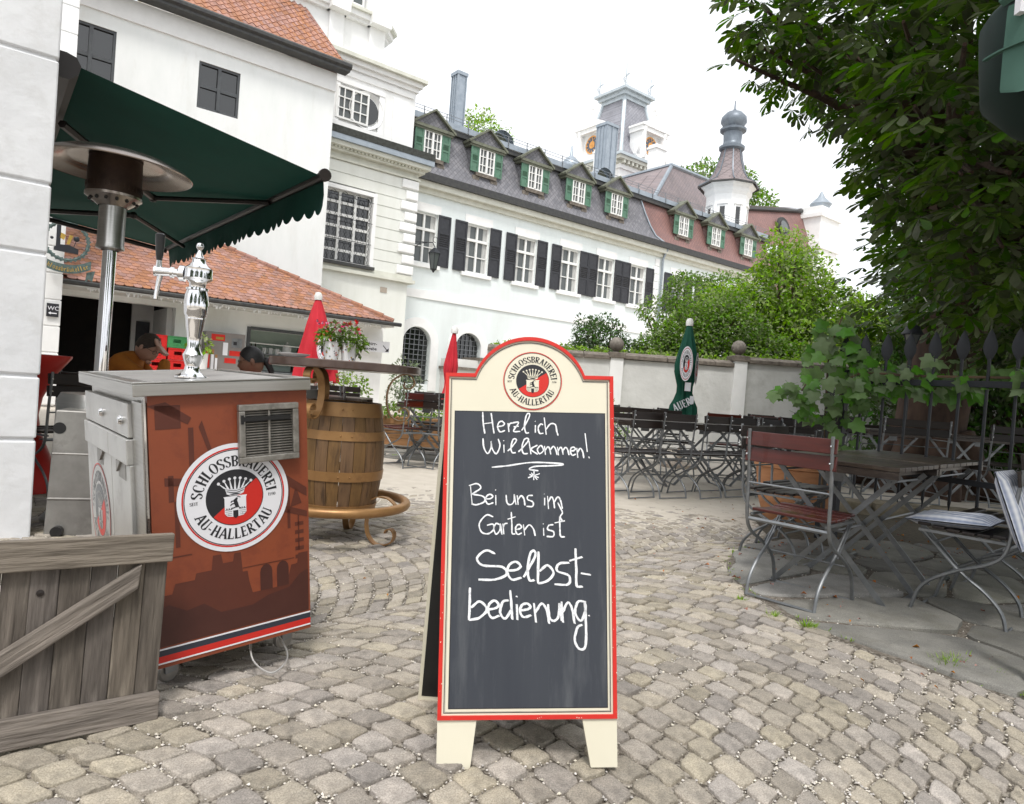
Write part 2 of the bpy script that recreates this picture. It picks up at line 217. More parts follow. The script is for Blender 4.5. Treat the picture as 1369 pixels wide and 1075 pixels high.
# ------------------------------------------------------------------ mesh builder
def V3(*a): return Vector(a)
class MB:
    def __init__(s): s.v = []; s.f = []
    def add(s, vs, fs, M=None):
        n = len(s.v)
        s.v += [tuple(M @ Vector(p)) if M else tuple(p) for p in vs]; s.f += [tuple(i+n for i in f) for f in fs]; return s
    def box(s, x0, x1, y0, y1, z0, z1, M=None):
        return s.add([(x0, y0, z0), (x1, y0, z0), (x1, y1, z0), (x0, y1, z0), (x0, y0, z1), (x1, y0, z1), (x1, y1, z1), (x0, y1, z1)],
                     [(0, 3, 2, 1), (4, 5, 6, 7), (0, 1, 5, 4), (1, 2, 6, 5), (2, 3, 7, 6), (3, 0, 4, 7)], M)
    def prism(s, poly, h0, h1, ax='y', M=None):   # polygon in the plane across axis ax
        n = len(poly)
        def p(a, b, h): return (a, h, b) if ax == 'y' else ((a, b, h) if ax == 'z' else (h, a, b))
        ar = sum(poly[i][0]*poly[(i+1) % n][1]-poly[(i+1) % n][0]*poly[i][1] for i in range(n))
        if ar < 0: poly = poly[::-1]
        vs = [p(a, b, h0) for a, b in poly]+[p(a, b, h1) for a, b in poly]
        fs = [tuple(range(n)), tuple(range(2*n-1, n-1, -1))]+[(i, n+i, n+(i+1) % n, (i+1) % n) for i in range(n)]
        if ax != 'y': fs = [f[::-1] for f in fs]
        if h1 < h0: fs = [f[::-1] for f in fs]
        return s.add(vs, fs, M)
    def flat(s, poly, h, ax='y', M=None):
        def p(a, b): return (a, h, b) if ax == 'y' else ((a, b, h) if ax == 'z' else (h, a, b))
        return s.add([p(*q) for q in poly], [tuple(range(len(poly)))], M)
    def tube(s, pts, r, n=6, M=None, caps=True, closed=False, flatten=1, up=None):
        pts = [Vector(p) for p in pts]; N = len(pts); rings = []
        rs = r if isinstance(r, (list, tuple)) else [r]*N
        prev = None
        for i, p in enumerate(pts):
            if closed: t = pts[(i+1) % N]-pts[i-1]
            else: t = pts[min(i+1, N-1)]-pts[max(i-1, 0)]
            t = t.normalized() if t.length > 1e-9 else Vector((0, 0, 1))
            if prev is None:
                a = Vector(up) if up else (Vector((0, 0, 1)) if abs(t.z) < .9 else Vector((1, 0, 0)))
            else: a = prev
            a = (a-t*a.dot(t)); a = a.normalized() if a.length > 1e-6 else t.orthogonal().normalized()
            prev = a; b = t.cross(a)
            rings.append([p+a*(cos(2*pi*k/n+pi/n)*rs[i]*flatten)+b*(sin(2*pi*k/n+pi/n)*rs[i]) for k in range(n)])
        vs = [tuple(q) for g in rings for q in g]; fs = []
        L = N if closed else N-1
        for i in range(L):
            for k in range(n):
                a0 = i*n+k; a1 = i*n+(k+1) % n; j = (i+1) % N
                fs.append((a0, a1, j*n+(k+1) % n, j*n+k))
        if caps and not closed: fs.append(tuple(range(n))[::-1]); fs.append(tuple((N-1)*n+k for k in range(n)))
        return s.add(vs, fs, M)
    def lathe(s, prof, n=24, M=None, a0=0, a1=2*pi, cx=0, cy=0):
        full = abs(a1-a0-2*pi) < 1e-6; m = n if full else n+1
        vs = [(cx+r*cos(a0+(a1-a0)*k/n), cy+r*sin(a0+(a1-a0)*k/n), z) for r, z in prof for k in range(m)]; fs = []
        for i in range(len(prof)-1):
            for k in range(n):
                k2 = (k+1) % m if full else k+1
                fs.append((i*m+k, i*m+k2, (i+1)*m+k2, (i+1)*m+k))
        return s.add(vs, fs, M)
    def ball(s, c, r, n=12, M=None, sc=(1, 1, 1)):
        h = max(4, n//2); vs = []; fs = []
        for i in range(h+1):
            for k in range(n): vs.append((c[0]+r*sc[0]*sin(pi*i/h)*cos(2*pi*k/n), c[1]+r*sc[1]*sin(pi*i/h)*sin(2*pi*k/n), c[2]-r*sc[2]*cos(pi*i/h)))
        for i in range(h):
            for k in range(n): fs.append((i*n+k, i*n+(k+1) % n, (i+1)*n+(k+1) % n, (i+1)*n+k))
        return s.add(vs, fs, M)
    def disc(s, r, h, ax='z', n=40, c=(0, 0), M=None, r0=0, a0=0, a1=2*pi):
        P = [(c[0]+r*cos(a0+(a1-a0)*k/n), c[1]+r*sin(a0+(a1-a0)*k/n)) for k in range(n+1)]
        if r0 == 0: return s.flat(P, h, ax, M)
        Q = [(c[0]+r0*cos(a0+(a1-a0)*k/n), c[1]+r0*sin(a0+(a1-a0)*k/n)) for k in range(n+1)]
        for k in range(n): s.flat([P[k], P[k+1], Q[k+1], Q[k]], h, ax, M)
        return s
    def mesh(s, name, m=None, smooth=30):
        me = bpy.data.meshes.new(name); me.from_pydata(s.v, [], s.f)
        if m: me.materials.append(m_[m] if isinstance(m, str) else m)
        if smooth:
            me.shade_smooth(); me.set_sharp_from_angle(angle=radians(smooth))
        me.update(); return me
    def build(s, name, m, parent=None, smooth=30, **k):
        return link(name, s.mesh(name, m, smooth), parent, **k)
def link(name, data, parent=None, loc=(0, 0, 0), rot=(0, 0, 0), M=None, label=None, cat=None, group=None, kind=None, bevel=0):
    o = bpy.data.objects.new(name, data); COL.objects.link(o)
    if M is not None: o.matrix_local = M
    else: o.location = loc; o.rotation_euler = rot
    if parent: o.parent = parent
    if bevel:
        b = o.modifiers.new('bevel', 'BEVEL'); b.width = bevel; b.segments = 2; b.limit_method = 'ANGLE'; b.angle_limit = radians(40)
    return tag(o, label, cat, group, kind)
def tag(o, label=None, cat=None, group=None, kind=None):
    if label: o['label'] = label
    if cat: o['category'] = cat
    if group: o['group'] = group
    if kind: o['kind'] = kind
    return o
def thing(name, label, cat, loc=(0, 0, 0), rz=0, group=None, M=None):
    o = bpy.data.objects.new(name, None); COL.objects.link(o); o.empty_display_size = .1
    if M is not None: o.matrix_world = M
    else: o.location = loc; o.rotation_euler = (0, 0, rz)
    return tag(o, label, cat, group)
def kids(o): return [c for c in CH.get(o.name, [])]
def copy_tree(o, loc=None, rz=None, label=None, parent=None, swap=None):
    c = o.copy(); COL.objects.link(c)
    if parent: c.parent = parent
    if loc is not None: c.location = loc
    if rz is not None: c.rotation_euler = (0, 0, rz)
    if label: c['label'] = label
    if swap and c.data and c.data.materials and c.data.materials[0].name in swap:
        key = (c.data.name, swap[c.data.materials[0].name])
        if key not in SW: d = c.data.copy(); d.materials[0] = m_[key[1]]; SW[key] = d
        c.data = SW[key]
    for ch in list(o.children): copy_tree(ch, parent=c, swap=swap)
    return c
SW = {}
TH = radians(38)                                   # the courtyard grid: x along the facades, y away from the viewer
_S = Matrix.Rotation(TH, 4, 'Z')
def site(s, d, z=0): return _S @ Vector((s, d, z))
def site_thing(name, label, cat, s, d, z=0, group=None): return thing(name, label, cat, site(s, d, z), TH, group)
def bez(p, n=6):
    """smooth curve through points (Catmull-Rom)"""
    P = [Vector(q) for q in p]; P = [P[0]*2-P[1]]+P+[P[-1]*2-P[-2]]; out = []
    for i in range(1, len(P)-2):
        a, b, c, d = P[i-1:i+3]
        for k in range(n):
            t = k/n; out.append(.5*((2*b)+(c-a)*t+(2*a-5*b+4*c-d)*t*t+(3*b-a-3*c+d)*t**3))
    out.append(P[-2]); return out
def wall_holes(mb, x0, x1, z0, z1, holes, y=0, depth=.25):
    """front sheet facing -y with rectangular / arched openings and their reveals. hole=(xa,xb,za,zb,arch)"""
    xs = sorted({x0, x1, *[h[0] for h in holes], *[h[1] for h in holes]}); zs = sorted({z0, z1, *[h[2] for h in holes], *[h[3] for h in holes]})
    for i in range(len(xs)-1):
        for j in range(len(zs)-1):
            cx, cz = (xs[i]+xs[i+1])/2, (zs[j]+zs[j+1])/2
            if any(h[0] < cx < h[1] and h[2] < cz < h[3] for h in holes): continue
            mb.add([(xs[i], y, zs[j]), (xs[i+1], y, zs[j]), (xs[i+1], y, zs[j+1]), (xs[i], y, zs[j+1])], [(0, 1, 2, 3)])
    for h in holes:
        a, b, c, d = h[:4]; arch = len(h) > 4 and h[4]
        if not arch:
            mb.add([(a, y, c), (b, y, c), (b, y, d), (a, y, d), (a, y+depth, c), (b, y+depth, c), (b, y+depth, d), (a, y+depth, d)], [(0, 4, 5, 1), (1, 5, 6, 2), (2, 6, 7, 3), (3, 7, 4, 0)])
        else:
            r = (b-a)/2; cx = (a+b)/2; zs_ = d-r; n = 14
            A = [(cx-r*cos(pi*k/n), zs_+r*sin(pi*k/n)) for k in range(n+1)]
            for k in range(n):
                mb.add([(A[k][0], y, A[k][1]), (A[k+1][0], y, A[k+1][1]), (A[k+1][0], y, d), (A[k][0], y, d)], [(0, 1, 2, 3)])
            B = [(a, c)]+A+[(b, c)]
            for k in range(len(B)):
                p, q = B[k], B[(k+1) % len(B)]
                mb.add([(p[0], y, p[1]), (q[0], y, q[1]), (q[0], y+depth, q[1]), (p[0], y+depth, p[1])], [(0, 3, 2, 1)])
# ------------------------------------------------------------------ lettering
_tc = {}
def glyph(body, size=1.0, bold=0.0):
    k = (body, bold)
    if k not in _tc:
        cu = bpy.data.curves.new('lettering', 'FONT'); cu.body = body; cu.size = 1; cu.offset = bold; cu.resolution_u = 3
        ob = bpy.data.objects.new('lettering', cu); COL.objects.link(ob)
        dg = bpy.context.evaluated_depsgraph_get(); me = bpy.data.meshes.new_from_object(ob.evaluated_get(dg))
        _tc[k] = ([tuple(v.co) for v in me.vertices], [tuple(p.vertices) for p in me.polygons], max([v.co.x for v in me.vertices] or [.3]))
        bpy.data.objects.remove(ob); bpy.data.curves.remove(cu); bpy.data.meshes.remove(me)
    return _tc[k]
def text(body, size, parent, loc, mt, name='lettering', bold=0.0, sx=1):
    v, f, w = glyph(body, 1, bold); mb = MB(); mb.add([(p[0]*size*sx, 0, p[1]*size) for p in v], f)
    return mb.build(name, mt, parent, smooth=0, loc=loc)
def curved_text(body, size, parent, mt, x0, x1, zf, y, name='lettering'):
    mb = MB(); n = len(body)
    for i, ch in enumerate(body):
        v, f, w = glyph(ch, 1, .012); x = x0+(x1-x0)*i/n; sc = (x1-x0)/n/max(w, .3)*.8 if w > .3 else size
        a = atan2(zf(x+.02)-zf(x), .02)
        mb.add([(x+p[0]*min(sc, size)*cos(a)-p[1]*size*sin(a), y, zf(x)+p[0]*min(sc, size)*sin(a)+p[1]*size*cos(a)) for p in v], f)
    return mb.build(name, mt, parent, smooth=0)
# condensed serif capitals drawn as strokes: v = heavy stem, t = thin stem, h = hairline, d = heavy diagonal, e = thin diagonal, a = arc, s = serif
SER = {
 'L': (.52, ['v.12,0,1', 'h.0,.5,0', 's.12,1', 's.5,.02,.22']), 'H': (.66, ['v.12,0,1', 'v.54,0,1', 'h.12,.54,.5', 's.12,1', 's.12,0', 's.54,1', 's.54,0']),
 'I': (.24, ['v.12,0,1', 's.12,0', 's.12,1']), 'E': (.54, ['v.12,0,1', 'h.0,.5,0', 'h.0,.48,1', 'h.12,.4,.5', 's.12,0', 's.5,.04,.2', 's.48,.8,.2', 's.4,.42,.18']),
 'T': (.56, ['v.28,0,1', 'h.0,.56,1', 's.28,0', 's.02,.78,.2', 's.54,.78,.2']), 'A': (.66, ['e.06,0,.33,1', 'd.60,0,.33,1', 'h.16,.5,.34', 's.07,0', 's.6,0']),
 'U': (.62, ['v.12,.25,1', 't.52,.25,1', 'a.32,.27,.2,.26,180,360', 's.12,1', 's.52,1']), 'O': (.66, ['a.33,.5,.26,.49,0,360']), 'C': (.58, ['a.33,.5,.25,.49,50,310', 's.5,.7,.22']),
 'S': (.5, ['a.26,.74,.19,.24,20,210', 'a.25,.26,.2,.25,-160,50', 'd.08,.66,.44,.36', 's.42,.76,.2', 's.06,.04,.22']),
 'B': (.56, ['v.12,0,1', 'a.26,.75,.2,.24,-90,90', 'a.26,.26,.24,.26,-90,90', 'h.0,.28,0', 'h.0,.28,1', 'h.12,.28,.52']),
 'R': (.62, ['v.12,0,1', 'a.26,.75,.22,.24,-90,90', 'h.0,.28,1', 'h.12,.28,.5', 'd.26,.5,.56,0', 's.12,0', 's.58,0']),
 'N': (.62, ['t.1,0,1', 't.52,0,1', 'd.1,1,.52,0', 's.1,0', 's.52,1', 's.1,1']), '-': (.34, ['b.04,.3,.38']),
 '1': (.3, ['v.16,0,1', 's.16,0', 'e.02,.8,.16,1']), '5': (.5, ['t.1,.5,1', 'h.1,.44,1', 'a.22,.3,.22,.3,-150,110']), '9': (.5, ['a.25,.7,.2,.29,0,360', 't.45,.35,.7', 'a.25,.3,.2,.28,-120,0']),
 '0': (.5, ['a.25,.5,.2,.48,0,360'])}
def ser(ch):
    w, ops = SER[ch]; P = []; TK, TN = .19, .085
    for o in ops:
        k = o[0]; a = [float(x) for x in o[1:].split(',')]
        if k in 'vt': h = (TK if k == 'v' else TN*1.2)/2; P.append([(a[0]-h, a[1]), (a[0]+h, a[1]), (a[0]+h, a[2]), (a[0]-h, a[2])])
        elif k in 'hb':
            t = TN if k == 'h' else .1; z = min(max(a[2], t/2), 1-t/2); P.append([(a[0], z-t/2), (a[1], z-t/2), (a[1], z+t/2), (a[0], z+t/2)])
        elif k in 'de': h = (TK if k == 'd' else TN*1.3)/2*1.05; P.append([(a[0]-h, a[1]), (a[0]+h, a[1]), (a[2]+h, a[3]), (a[2]-h, a[3])])
        elif k == 's':
            if len(a) == 2: z = a[1]; z0, z1 = (0, .045) if z == 0 else (.955, 1); P.append([(a[0]-.13, z0), (a[0]+.13, z0), (a[0]+.13, z1), (a[0]-.13, z1)])
            else: P.append([(a[0]-.025, a[1]), (a[0]+.025, a[1]), (a[0]+.025, a[1]+a[2]), (a[0]-.025, a[1]+a[2])])
        elif k == 'a':
            cx, cz, rx, rz, t0, t1 = a; n = max(5, int(abs(t1-t0)/18)); I = []; O = []
            for i in range(n+1):
                t = radians(t0+(t1-t0)*i/n); th = (TN+(TK-TN)*cos(t)**2)/2; c, s_ = cos(t), sin(t)
                I.append((cx+(rx-th)*c, cz+(rz-th*.9)*s_)); O.append((cx+(rx+th)*c, cz+(rz+th*.6)*s_))
            for i in range(n): P.append([O[i], O[i+1], I[i+1], I[i]] if t1 > t0 else [I[i], I[i+1], O[i+1], O[i]])
    return w, P
def ring_text(mb, s, rin, h, a0, a1, y, inward=False, wf=1.0):
    """capitals on a circle from angle a0 to a1 (degrees); inward=True puts their feet outside (bottom line)"""
    ws = [ser(c)[0]+.1 for c in s]; tot = sum(ws); acc = 0
    for c, w in zip(s, ws):
        mid = radians(a0+(a1-a0)*(acc+w/2)/tot); acc += w; gw, P = ser(c)
        r0 = rin if not inward else rin+h; scx = (abs(radians(a1-a0))*(rin+h*.5)/tot)*wf
        for poly in P:
            q = []
            for x, z in poly:
                lx = (x-gw/2)*scx; lz = z*h
                if not inward: r = r0+lz; t = mid-lx/(rin+h*.5)
                else: r = r0-lz; t = mid+lx/(rin+h*.5)
                q.append((r*cos(t), r*sin(t)))
            ar = sum(q[i][0]*q[(i+1) % 4][1]-q[(i+1) % 4][0]*q[i][1] for i in range(4))
            mb.flat(q if ar > 0 else q[::-1], y)
def line_text(mb, s, x, z, h, y, wf=.9):
    for c in s:
        w, P = ser(c)
        for poly in P:
            q = [(x+a*h*wf, z+b*h) for a, b in poly]; ar = sum(q[i][0]*q[(i+1) % 4][1]-q[(i+1) % 4][0]*q[i][1] for i in range(4)); mb.flat(q if ar > 0 else q[::-1], y)
        x += (w+.12)*h*wf
    return x
def stroke(mb, pts, w, y, jit=0, smooth=True):
    """brush-like flat ribbon in the x-z plane"""
    P = [Vector((p[0], 0, p[1])) for p in pts]
    if smooth and len(P) > 2: P = bez(P, 5)
    n = len(P); vs = []
    for i, p in enumerate(P):
        t = (P[min(i+1, n-1)]-P[max(i-1, 0)]); t = t.normalized() if t.length > 1e-9 else Vector((1, 0, 0)); o = Vector((-t.z, 0, t.x))
        ww = w*(.5+jit*R.uniform(-.25, .25))*(.75 if i in (0, n-1) else 1)
        vs += [(p.x+o.x*ww, y, p.z+o.z*ww), (p.x-o.x*ww, y, p.z-o.z*ww)]
    mb.add(vs, [(2*i, 2*i+1, 2*i+3, 2*i+2) for i in range(n-1)])
def emblem(parent, r, loc=(0, 0, 0), div=35, outer=True, plate='lwhite', tone='lblack', tilt=0, M=None):
    """round brewery badge in the x-z plane facing -y, centre at loc"""
    E = MB(); E.disc(r, -.0006, 'y', 64); o = E.build('emblem', plate, parent, smooth=0)
    if M is not None: o.matrix_local = M
    else: o.location = loc; o.rotation_euler = (0, radians(tilt), 0)
    k = .92 if outer else 1.0
    b = MB(); b.disc(r*k, -.0010, 'y', 64, r0=r*(k-.028)); D = radians(div)
    ri = r*k*.545; b.disc(ri, -.0012, 'y', 32, a0=D+pi, a1=D+2*pi); b.build('red_field', 'lred', o, smooth=0)
    b = MB(); b.disc(r*(k-.034), -.0010, 'y', 64, r0=r*(k-.05)); b.disc(ri, -.0012, 'y', 32, a0=D, a1=D+pi); b.disc(ri*1.03, -.0011, 'y', 48, r0=ri*.985); b.build('dark_field', tone, o, smooth=0)
    b = MB(); rr = r*k
    ring_text(b, 'SCHLOSSBRAUEREI', rr*.625, rr*.215, 176, 4, -.0013)
    ring_text(b, 'AU-HALLERTAU', rr*.625, rr*.215, 201, 334, -.0013, True)
    line_text(b, 'SEIT', -rr*.855, -rr*.06, rr*.062, -.0013, 1.1); line_text(b, '1590', rr*.66, -rr*.06, rr*.062, -.0013, 1.1)
    b.build('lettering', tone, o, smooth=0)
    b = MB(); u = rr*.5; y = -.0018
    b.flat([(-.46*u, .06*u), (.46*u, .06*u), (.42*u, -.02*u), (.42*u, -.62*u), (.32*u, -.74*u), (.06*u, -.78*u), (0, -.84*u), (-.06*u, -.78*u), (-.32*u, -.74*u), (-.42*u, -.62*u), (-.42*u, -.02*u)], y)
    b.flat([(-.33*u, .16*u), (-.2*u, .10*u), (0, .08*u), (.2*u, .10*u), (.33*u, .16*u), (.40*u, .42*u), (.2*u, .35*u), (0, .33*u), (-.2*u, .35*u), (-.40*u, .42*u)], y)
    for i in range(7):
        x = (-.63+.21*i)*u; z = (.60+.18*cos((i-3)*.5))*u; z0_ = (.33+.09*((i-3)/3)**2)*u; b.flat([(x*.6-.045*u, z0_-.03*u), (x*.6+.045*u, z0_-.03*u), (x+.012*u, z), (x-.012*u, z)], y); b.disc(.06*u, y, 'y', 10, (x, z))
    b.build('shield_and_crown', plate, o, smooth=0)
    b = MB(); y = -.0024
    b.flat([(-.24*u, .15*u), (-.1*u, .115*u), (.1*u, .115*u), (.24*u, .15*u), (.1*u, .165*u), (-.1*u, .165*u)], y); stroke(b, [(-.34*u, .27*u), (0, .19*u), (.34*u, .27*u)], .03*u, y); stroke(b, [(-.37*u, .35*u), (0, .27*u), (.37*u, .35*u)], .02*u, y)
    # rearing animal above a little castle
    b.flat([(-.08*u, -.1*u), (.02*u, -.02*u), (.1*u, -.05*u), (.06*u, -.12*u), (.1*u, -.24*u), (.14*u, -.4*u), (.02*u, -.42*u), (-.04*u, -.3*u)], y)
    stroke(b, [(.04*u, -.02*u), (.12*u, .02*u), (.2*u, -.02*u)], .03*u, y); stroke(b, [(-.04*u, -.15*u), (-.14*u, -.14*u), (-.18*u, -.2*u)], .045*u, y); stroke(b, [(-.03*u, -.24*u), (-.14*u, -.26*u), (-.2*u, -.32*u)], .045*u, y); stroke(b, [(.02*u, -.38*u), (-.08*u, -.42*u), (-.16*u, -.42*u)], .045*u, y); stroke(b, [(.1*u, -.38*u), (.2*u, -.46*u)], .045*u, y)
    b.flat([(-.1*u, -.76*u), (.0*u, -.84*u), (.1*u, -.76*u), (.1*u, -.52*u), (-.1*u, -.52*u)], y)
    for s in (-1, 1):
        for i in range(4):
            z = (-.7+.075*i)*u; stroke(b, [(s*.14*u, z), (s*.4*u, z)], .016*u, y, smooth=False)
        for i in range(3): x = s*(.16+.09*i)*u; b.flat([(x-.02*u, -.47*u), (x+.02*u, -.47*u), (x+.02*u, -.41*u), (x-.02*u, -.41*u)], y)
        stroke(b, [(s*.13*u, -.47*u), (s*.41*u, -.47*u)], .02*u, y, smooth=False); stroke(b, [(s*.27*u, -.7*u), (s*.27*u, -.62*u)], .016*u, y, smooth=False)
    b.build('castle_drawing', tone, o, smooth=0)
    return o
# ------------------------------------------------------------------ sky is the world; ground
def ground():
    mb = MB(); mb.add([(-250, -60, -.02), (250, -60, -.02), (250, 420, -.02), (-250, 420, -.02)], [(0, 1, 2, 3)])
    mb.build('ground', 'sand', kind='structure', smooth=0)
ground()
# ------------------------------------------------------------------ windows
_wm = {}
def window_meshes(w, h, cols, rows, bar=.035, frame=.06, transom=None, key='w'):
    k = (round(w, 2), round(h, 2), cols, rows, transom, bar)
    if k in _wm: return _wm[k]
    f = MB(); t = frame
    f.box(-w/2, -w/2+t, -.03, .04, 0, h); f.box(w/2-t, w/2, -.03, .04, 0, h); f.box(-w/2+t, w/2-t, -.03, .04, 0, t); f.box(-w/2+t, w/2-t, -.03, .04, h-t, h)
    cw = .035 if cols % 2 == 0 else 0
    if cols % 2 == 0: f.box(-.04, .04, -.045, .035, t, h-t)
    for i in range(1, cols):
        if cols % 2 == 0 and i == cols//2: continue
        x = -w/2+w*i/cols; f.box(x-bar/2, x+bar/2, -.025, .02, t, h-t)
    zs = [h*j/rows for j in range(1, rows)]
    if transom: zs = [z*transom for z in zs if z*transom < transom*h*.99]+[]
    for z in zs: f.box(-w/2+t, w/2-t, -.02, .018, z-bar/2, z+bar/2)
    if transom: f.box(-w/2+t, w/2-t, -.06, .035, h*transom-.05, h*transom+.05)
    g = MB(); g.add([(-w/2+t, .025, t), (w/2-t, .025, t), (w/2-t, .025, h-t), (-w/2+t, .025, h-t)], [(0, 1, 2, 3)])
    c = MB()                                    # net curtains behind the panes
    for s in (-1, 1):
        n = 8
        for i in range(n):
            a = s*(w/2-t-(w*.17)*i/n); b = s*(w/2-t-(w*.17)*(i+1)/n)
            c.add([(a, .02+.004*(i % 2), t), (b, .02+.004*((i+1) % 2), t), (b, .02+.004*((i+1) % 2), h-t), (a, .02+.004*(i % 2), h-t)], [(0, 1, 2, 3)])
    _wm[k] = (f, g, c); return _wm[k]
_mc = {}
def mcache(name, mb, mt, key, smooth=30):
    k = (name, mt, key)
    if k not in _mc: _mc[k] = mb().mesh(name, mt, smooth)
    return _mc[k]
def window(parent, x, y, z, w, h, cols, rows, mt='white_paint', gl='glass', transom=None, curtain=True, name='window', bar=.035):
    f, g, c = window_meshes(w, h, cols, rows, transom=transom, bar=bar); k = (w, h, cols, rows, transom, bar)
    o = link(name, mcache('window_frame', lambda: f, mt, k), parent, (x, y, z))
    link('pane', mcache('pane', lambda: g, gl, k, 0), o)
    if curtain: link('curtain', mcache('curtain', lambda: c, 'curtain', k, 0), o)
    return o
def shutter_mesh(w, h):
    mb = MB(); t = .07
    mb.box(0, w, 0, .02, 0, h)
    for z0, z1 in ((0, t), (h*.36, h*.36+t), (h*.64, h*.64+t), (h-t, h)): mb.box(0, w, -.018, -.0, z0, z1)
    mb.box(0, t, -.0185, -.0, 0, h); mb.box(w-t, w, -.0185, -.0, 0, h)
    n = 6
    for i in range(n):
        z = h*.36+t+(h*.28-t)*(i+.5)/n
        mb.add([(t, -.002, z-.02), (w-t, -.002, z-.02), (w-t, -.026, z+.012), (t, -.026, z+.012), (t, -.002, z+.02), (w-t, -.002, z+.02)], [(0, 1, 2, 3), (3, 2, 5, 4)])
    return mb
def palace():
    s0, D = 11.7, 22.7; L = 36.6-s0; X = lambda s: s-s0
    P = site_thing('palace', 'long pale blue-white palace wing with grey slate and red mansard roof and green-shuttered dormers', 'palace', s0, D)
    cw = [12.95, 15.4, 17.9, 20.4, 22.65, 24.85, 27.9, 30.4, 33.2]; ca = [12.95, 15.3, 17.85, 20.4, 22.8, 25.0]
    holes = [(X(c)-.56, X(c)+.56, 5.5, 7.4) for c in cw]+[(X(c)-.6, X(c)+.6, .95, 3.1, True) for c in ca]
    mb = MB(); wall_holes(mb, 0, L, 0, 8.15, holes, 0, .28); mb.box(0, L, 11, 11.2, 0, 8.1); mb.box(0, .2, .3, 11, 0, 8.1); mb.box(L-.2, L, .001, 11, 0, 8.1)
    mb.build('wall', 'palace', P, smooth=0)
    for z0, z1, y, mt, nm in ((4.18, 4.5, .05, 'trim', 'string_course'), (8.1, 8.28, .12, 'creamtrim', 'cornice'), (8.28, 8.5, .3, 'creamtrim', 'cornice'), (8.5, 8.78, .42, 'gutter', 'gutter')):
        b = MB(); b.box(0 if nm != 'string_course' else .15, L, -y, .2, z0+.001, z1); b.build(nm, mt, P, smooth=0)
    prof = [(-.30, 8.78), (-.05, 9.05), (.12, 9.5), (.28, 10.1), (.42, 10.72)]
    for a0, a1, b0, b1, mt, nm in ((0, 0, X(26.2), X(25.1), 'slate', 'slate_mansard'), (X(26.2), X(25.1), L, L-.5, 'redslate', 'red_tile_mansard')):
        mb = MB(); n = len(prof); vs = []
        for (xa, xb) in ((a0, a1), (b0, b1)):
            for i, (y, z) in enumerate(prof):
                t = (z-8.78)/1.94; x = xa+(xb-xa)*(t**.6); vs.append((x, y, z))
        mb.add(vs, [(i, n+i, n+i+1, i+1) for i in range(n-1)]); mb.build(nm, mt, P, smooth=60)
    mb = MB(); mb.tube([(X(26.2)+(X(25.1)-X(26.2))*(((z-8.78)/1.94)**.6), y-.03, z) for y, z in prof], .05, 5); mb.build('lead_seam', 'lead', P)
    b = MB(); b.box(0, L-.3, .25, .6, 10.7, 10.88); b.build('mansard_edge', 'gutter', P, smooth=0)
    b = MB(); b.add([(0, .2, 10.9), (L-.3, .2, 10.9), (L-.3, .2, 11.12), (0, .2, 11.12), (0, 5.5, 12.4), (L-2, 5.5, 12.4), (0, 11, 10.9), (L-.3, 11, 10.9)], [(0, 1, 2, 3), (3, 2, 5, 4), (4, 5, 7, 6), (2, 1, 7, 5)]); b.build('lead_roof', 'lead', P, smooth=0)
    sm = MB()
    for i in range(int(L/1.0)): sm.box(i*1.0, i*1.0+.03, .17, .2, 10.9, 11.14); sm.box(i+.02, i+.05, .25, .28, 11.1, 11.42)
    sm.tube([(0, .27, 11.40), (L-.5, .27, 11.40)], .012, 4); sm.tube([(0, .27, 11.28), (L-.5, .27, 11.28)], .012, 4)
    sm.build('snow_guard', 'galv', P, smooth=0)
    sh = shutter_mesh(.56, 1.95).mesh('shutter', 'darkwood', 0)
    tr = MB(); tr.box(-.66, -.562, -.03, .02, -.02, 1.92); tr.box(.562, .66, -.03, .02, -.02, 1.92); tr.box(-.66, .66, -.035, .02, 1.922, 2.25); sl_ = MB(); sl_.box(-.72, .72, -.12, .1, -.16, -.021)
    trm = tr.mesh('window_surround', 'trim', 0); slm = sl_.mesh('window_sill', 'trim', 0)
    for c in cw:
        window(P, X(c), .1, 5.5, 1.12, 1.9, 2, 2, transom=.68)
        link('window_surround', trm, P, (X(c), 0, 5.5)); link('window_sill', slm, P, (X(c), 0, 5.5))
        link('shutter', sh, P, (X(c)-1.12, -.05, 5.48)); link('shutter', sh, P, (X(c)+.56, -.05, 5.48))
    # arched ground floor windows
    fr = MB(); n = 16; A = [(-.95*cos(pi*k/n), 2.5+.95*sin(pi*k/n)) for k in range(n+1)]; B = [(-.61*cos(pi*k/n), 2.5+.61*sin(pi*k/n)) for k in range(n+1)]
    A = [(-.95, .7)]+A+[(.95, .7)]; B = [(-.61, .7)]+B+[(.61, .7)]
    for k in range(len(A)-1):
        fr.add([(A[k][0], -.05, A[k][1]), (A[k+1][0], -.05, A[k+1][1]), (B[k+1][0], -.05, B[k+1][1]), (B[k][0], -.05, B[k][1]), (A[k][0], .0, A[k][1]), (A[k+1][0], .0, A[k+1][1]), (B[k+1][0], .02, B[k+1][1]), (B[k][0], .02, B[k][1])], [(0, 3, 2, 1), (0, 1, 5, 4), (3, 7, 6, 2)])
    frm = fr.mesh('arch_surround', 'trim', 50)
    pan = MB(); pan.flat([(-.6, .95), (.6, .95)]+[(.6*cos(pi*k/n), 2.5+.6*sin(pi*k/n)) for k in range(n+1)], .22); panm = pan.mesh('pane', 'glass_dark', 0)
    gr = MB()
    for i in range(-2, 3): gr.box(i*.2-.012, i*.2+.012, .17, .2, .95, 2.5+sqrt(max(0, .36-(i*.2)**2)))
    for i in range(11): z = 1.1+i*.19; hw = .6 if z < 2.5 else sqrt(max(0, .36-(z-2.5)**2)); gr.box(-hw, hw, .165, .185, z-.012, z+.012)
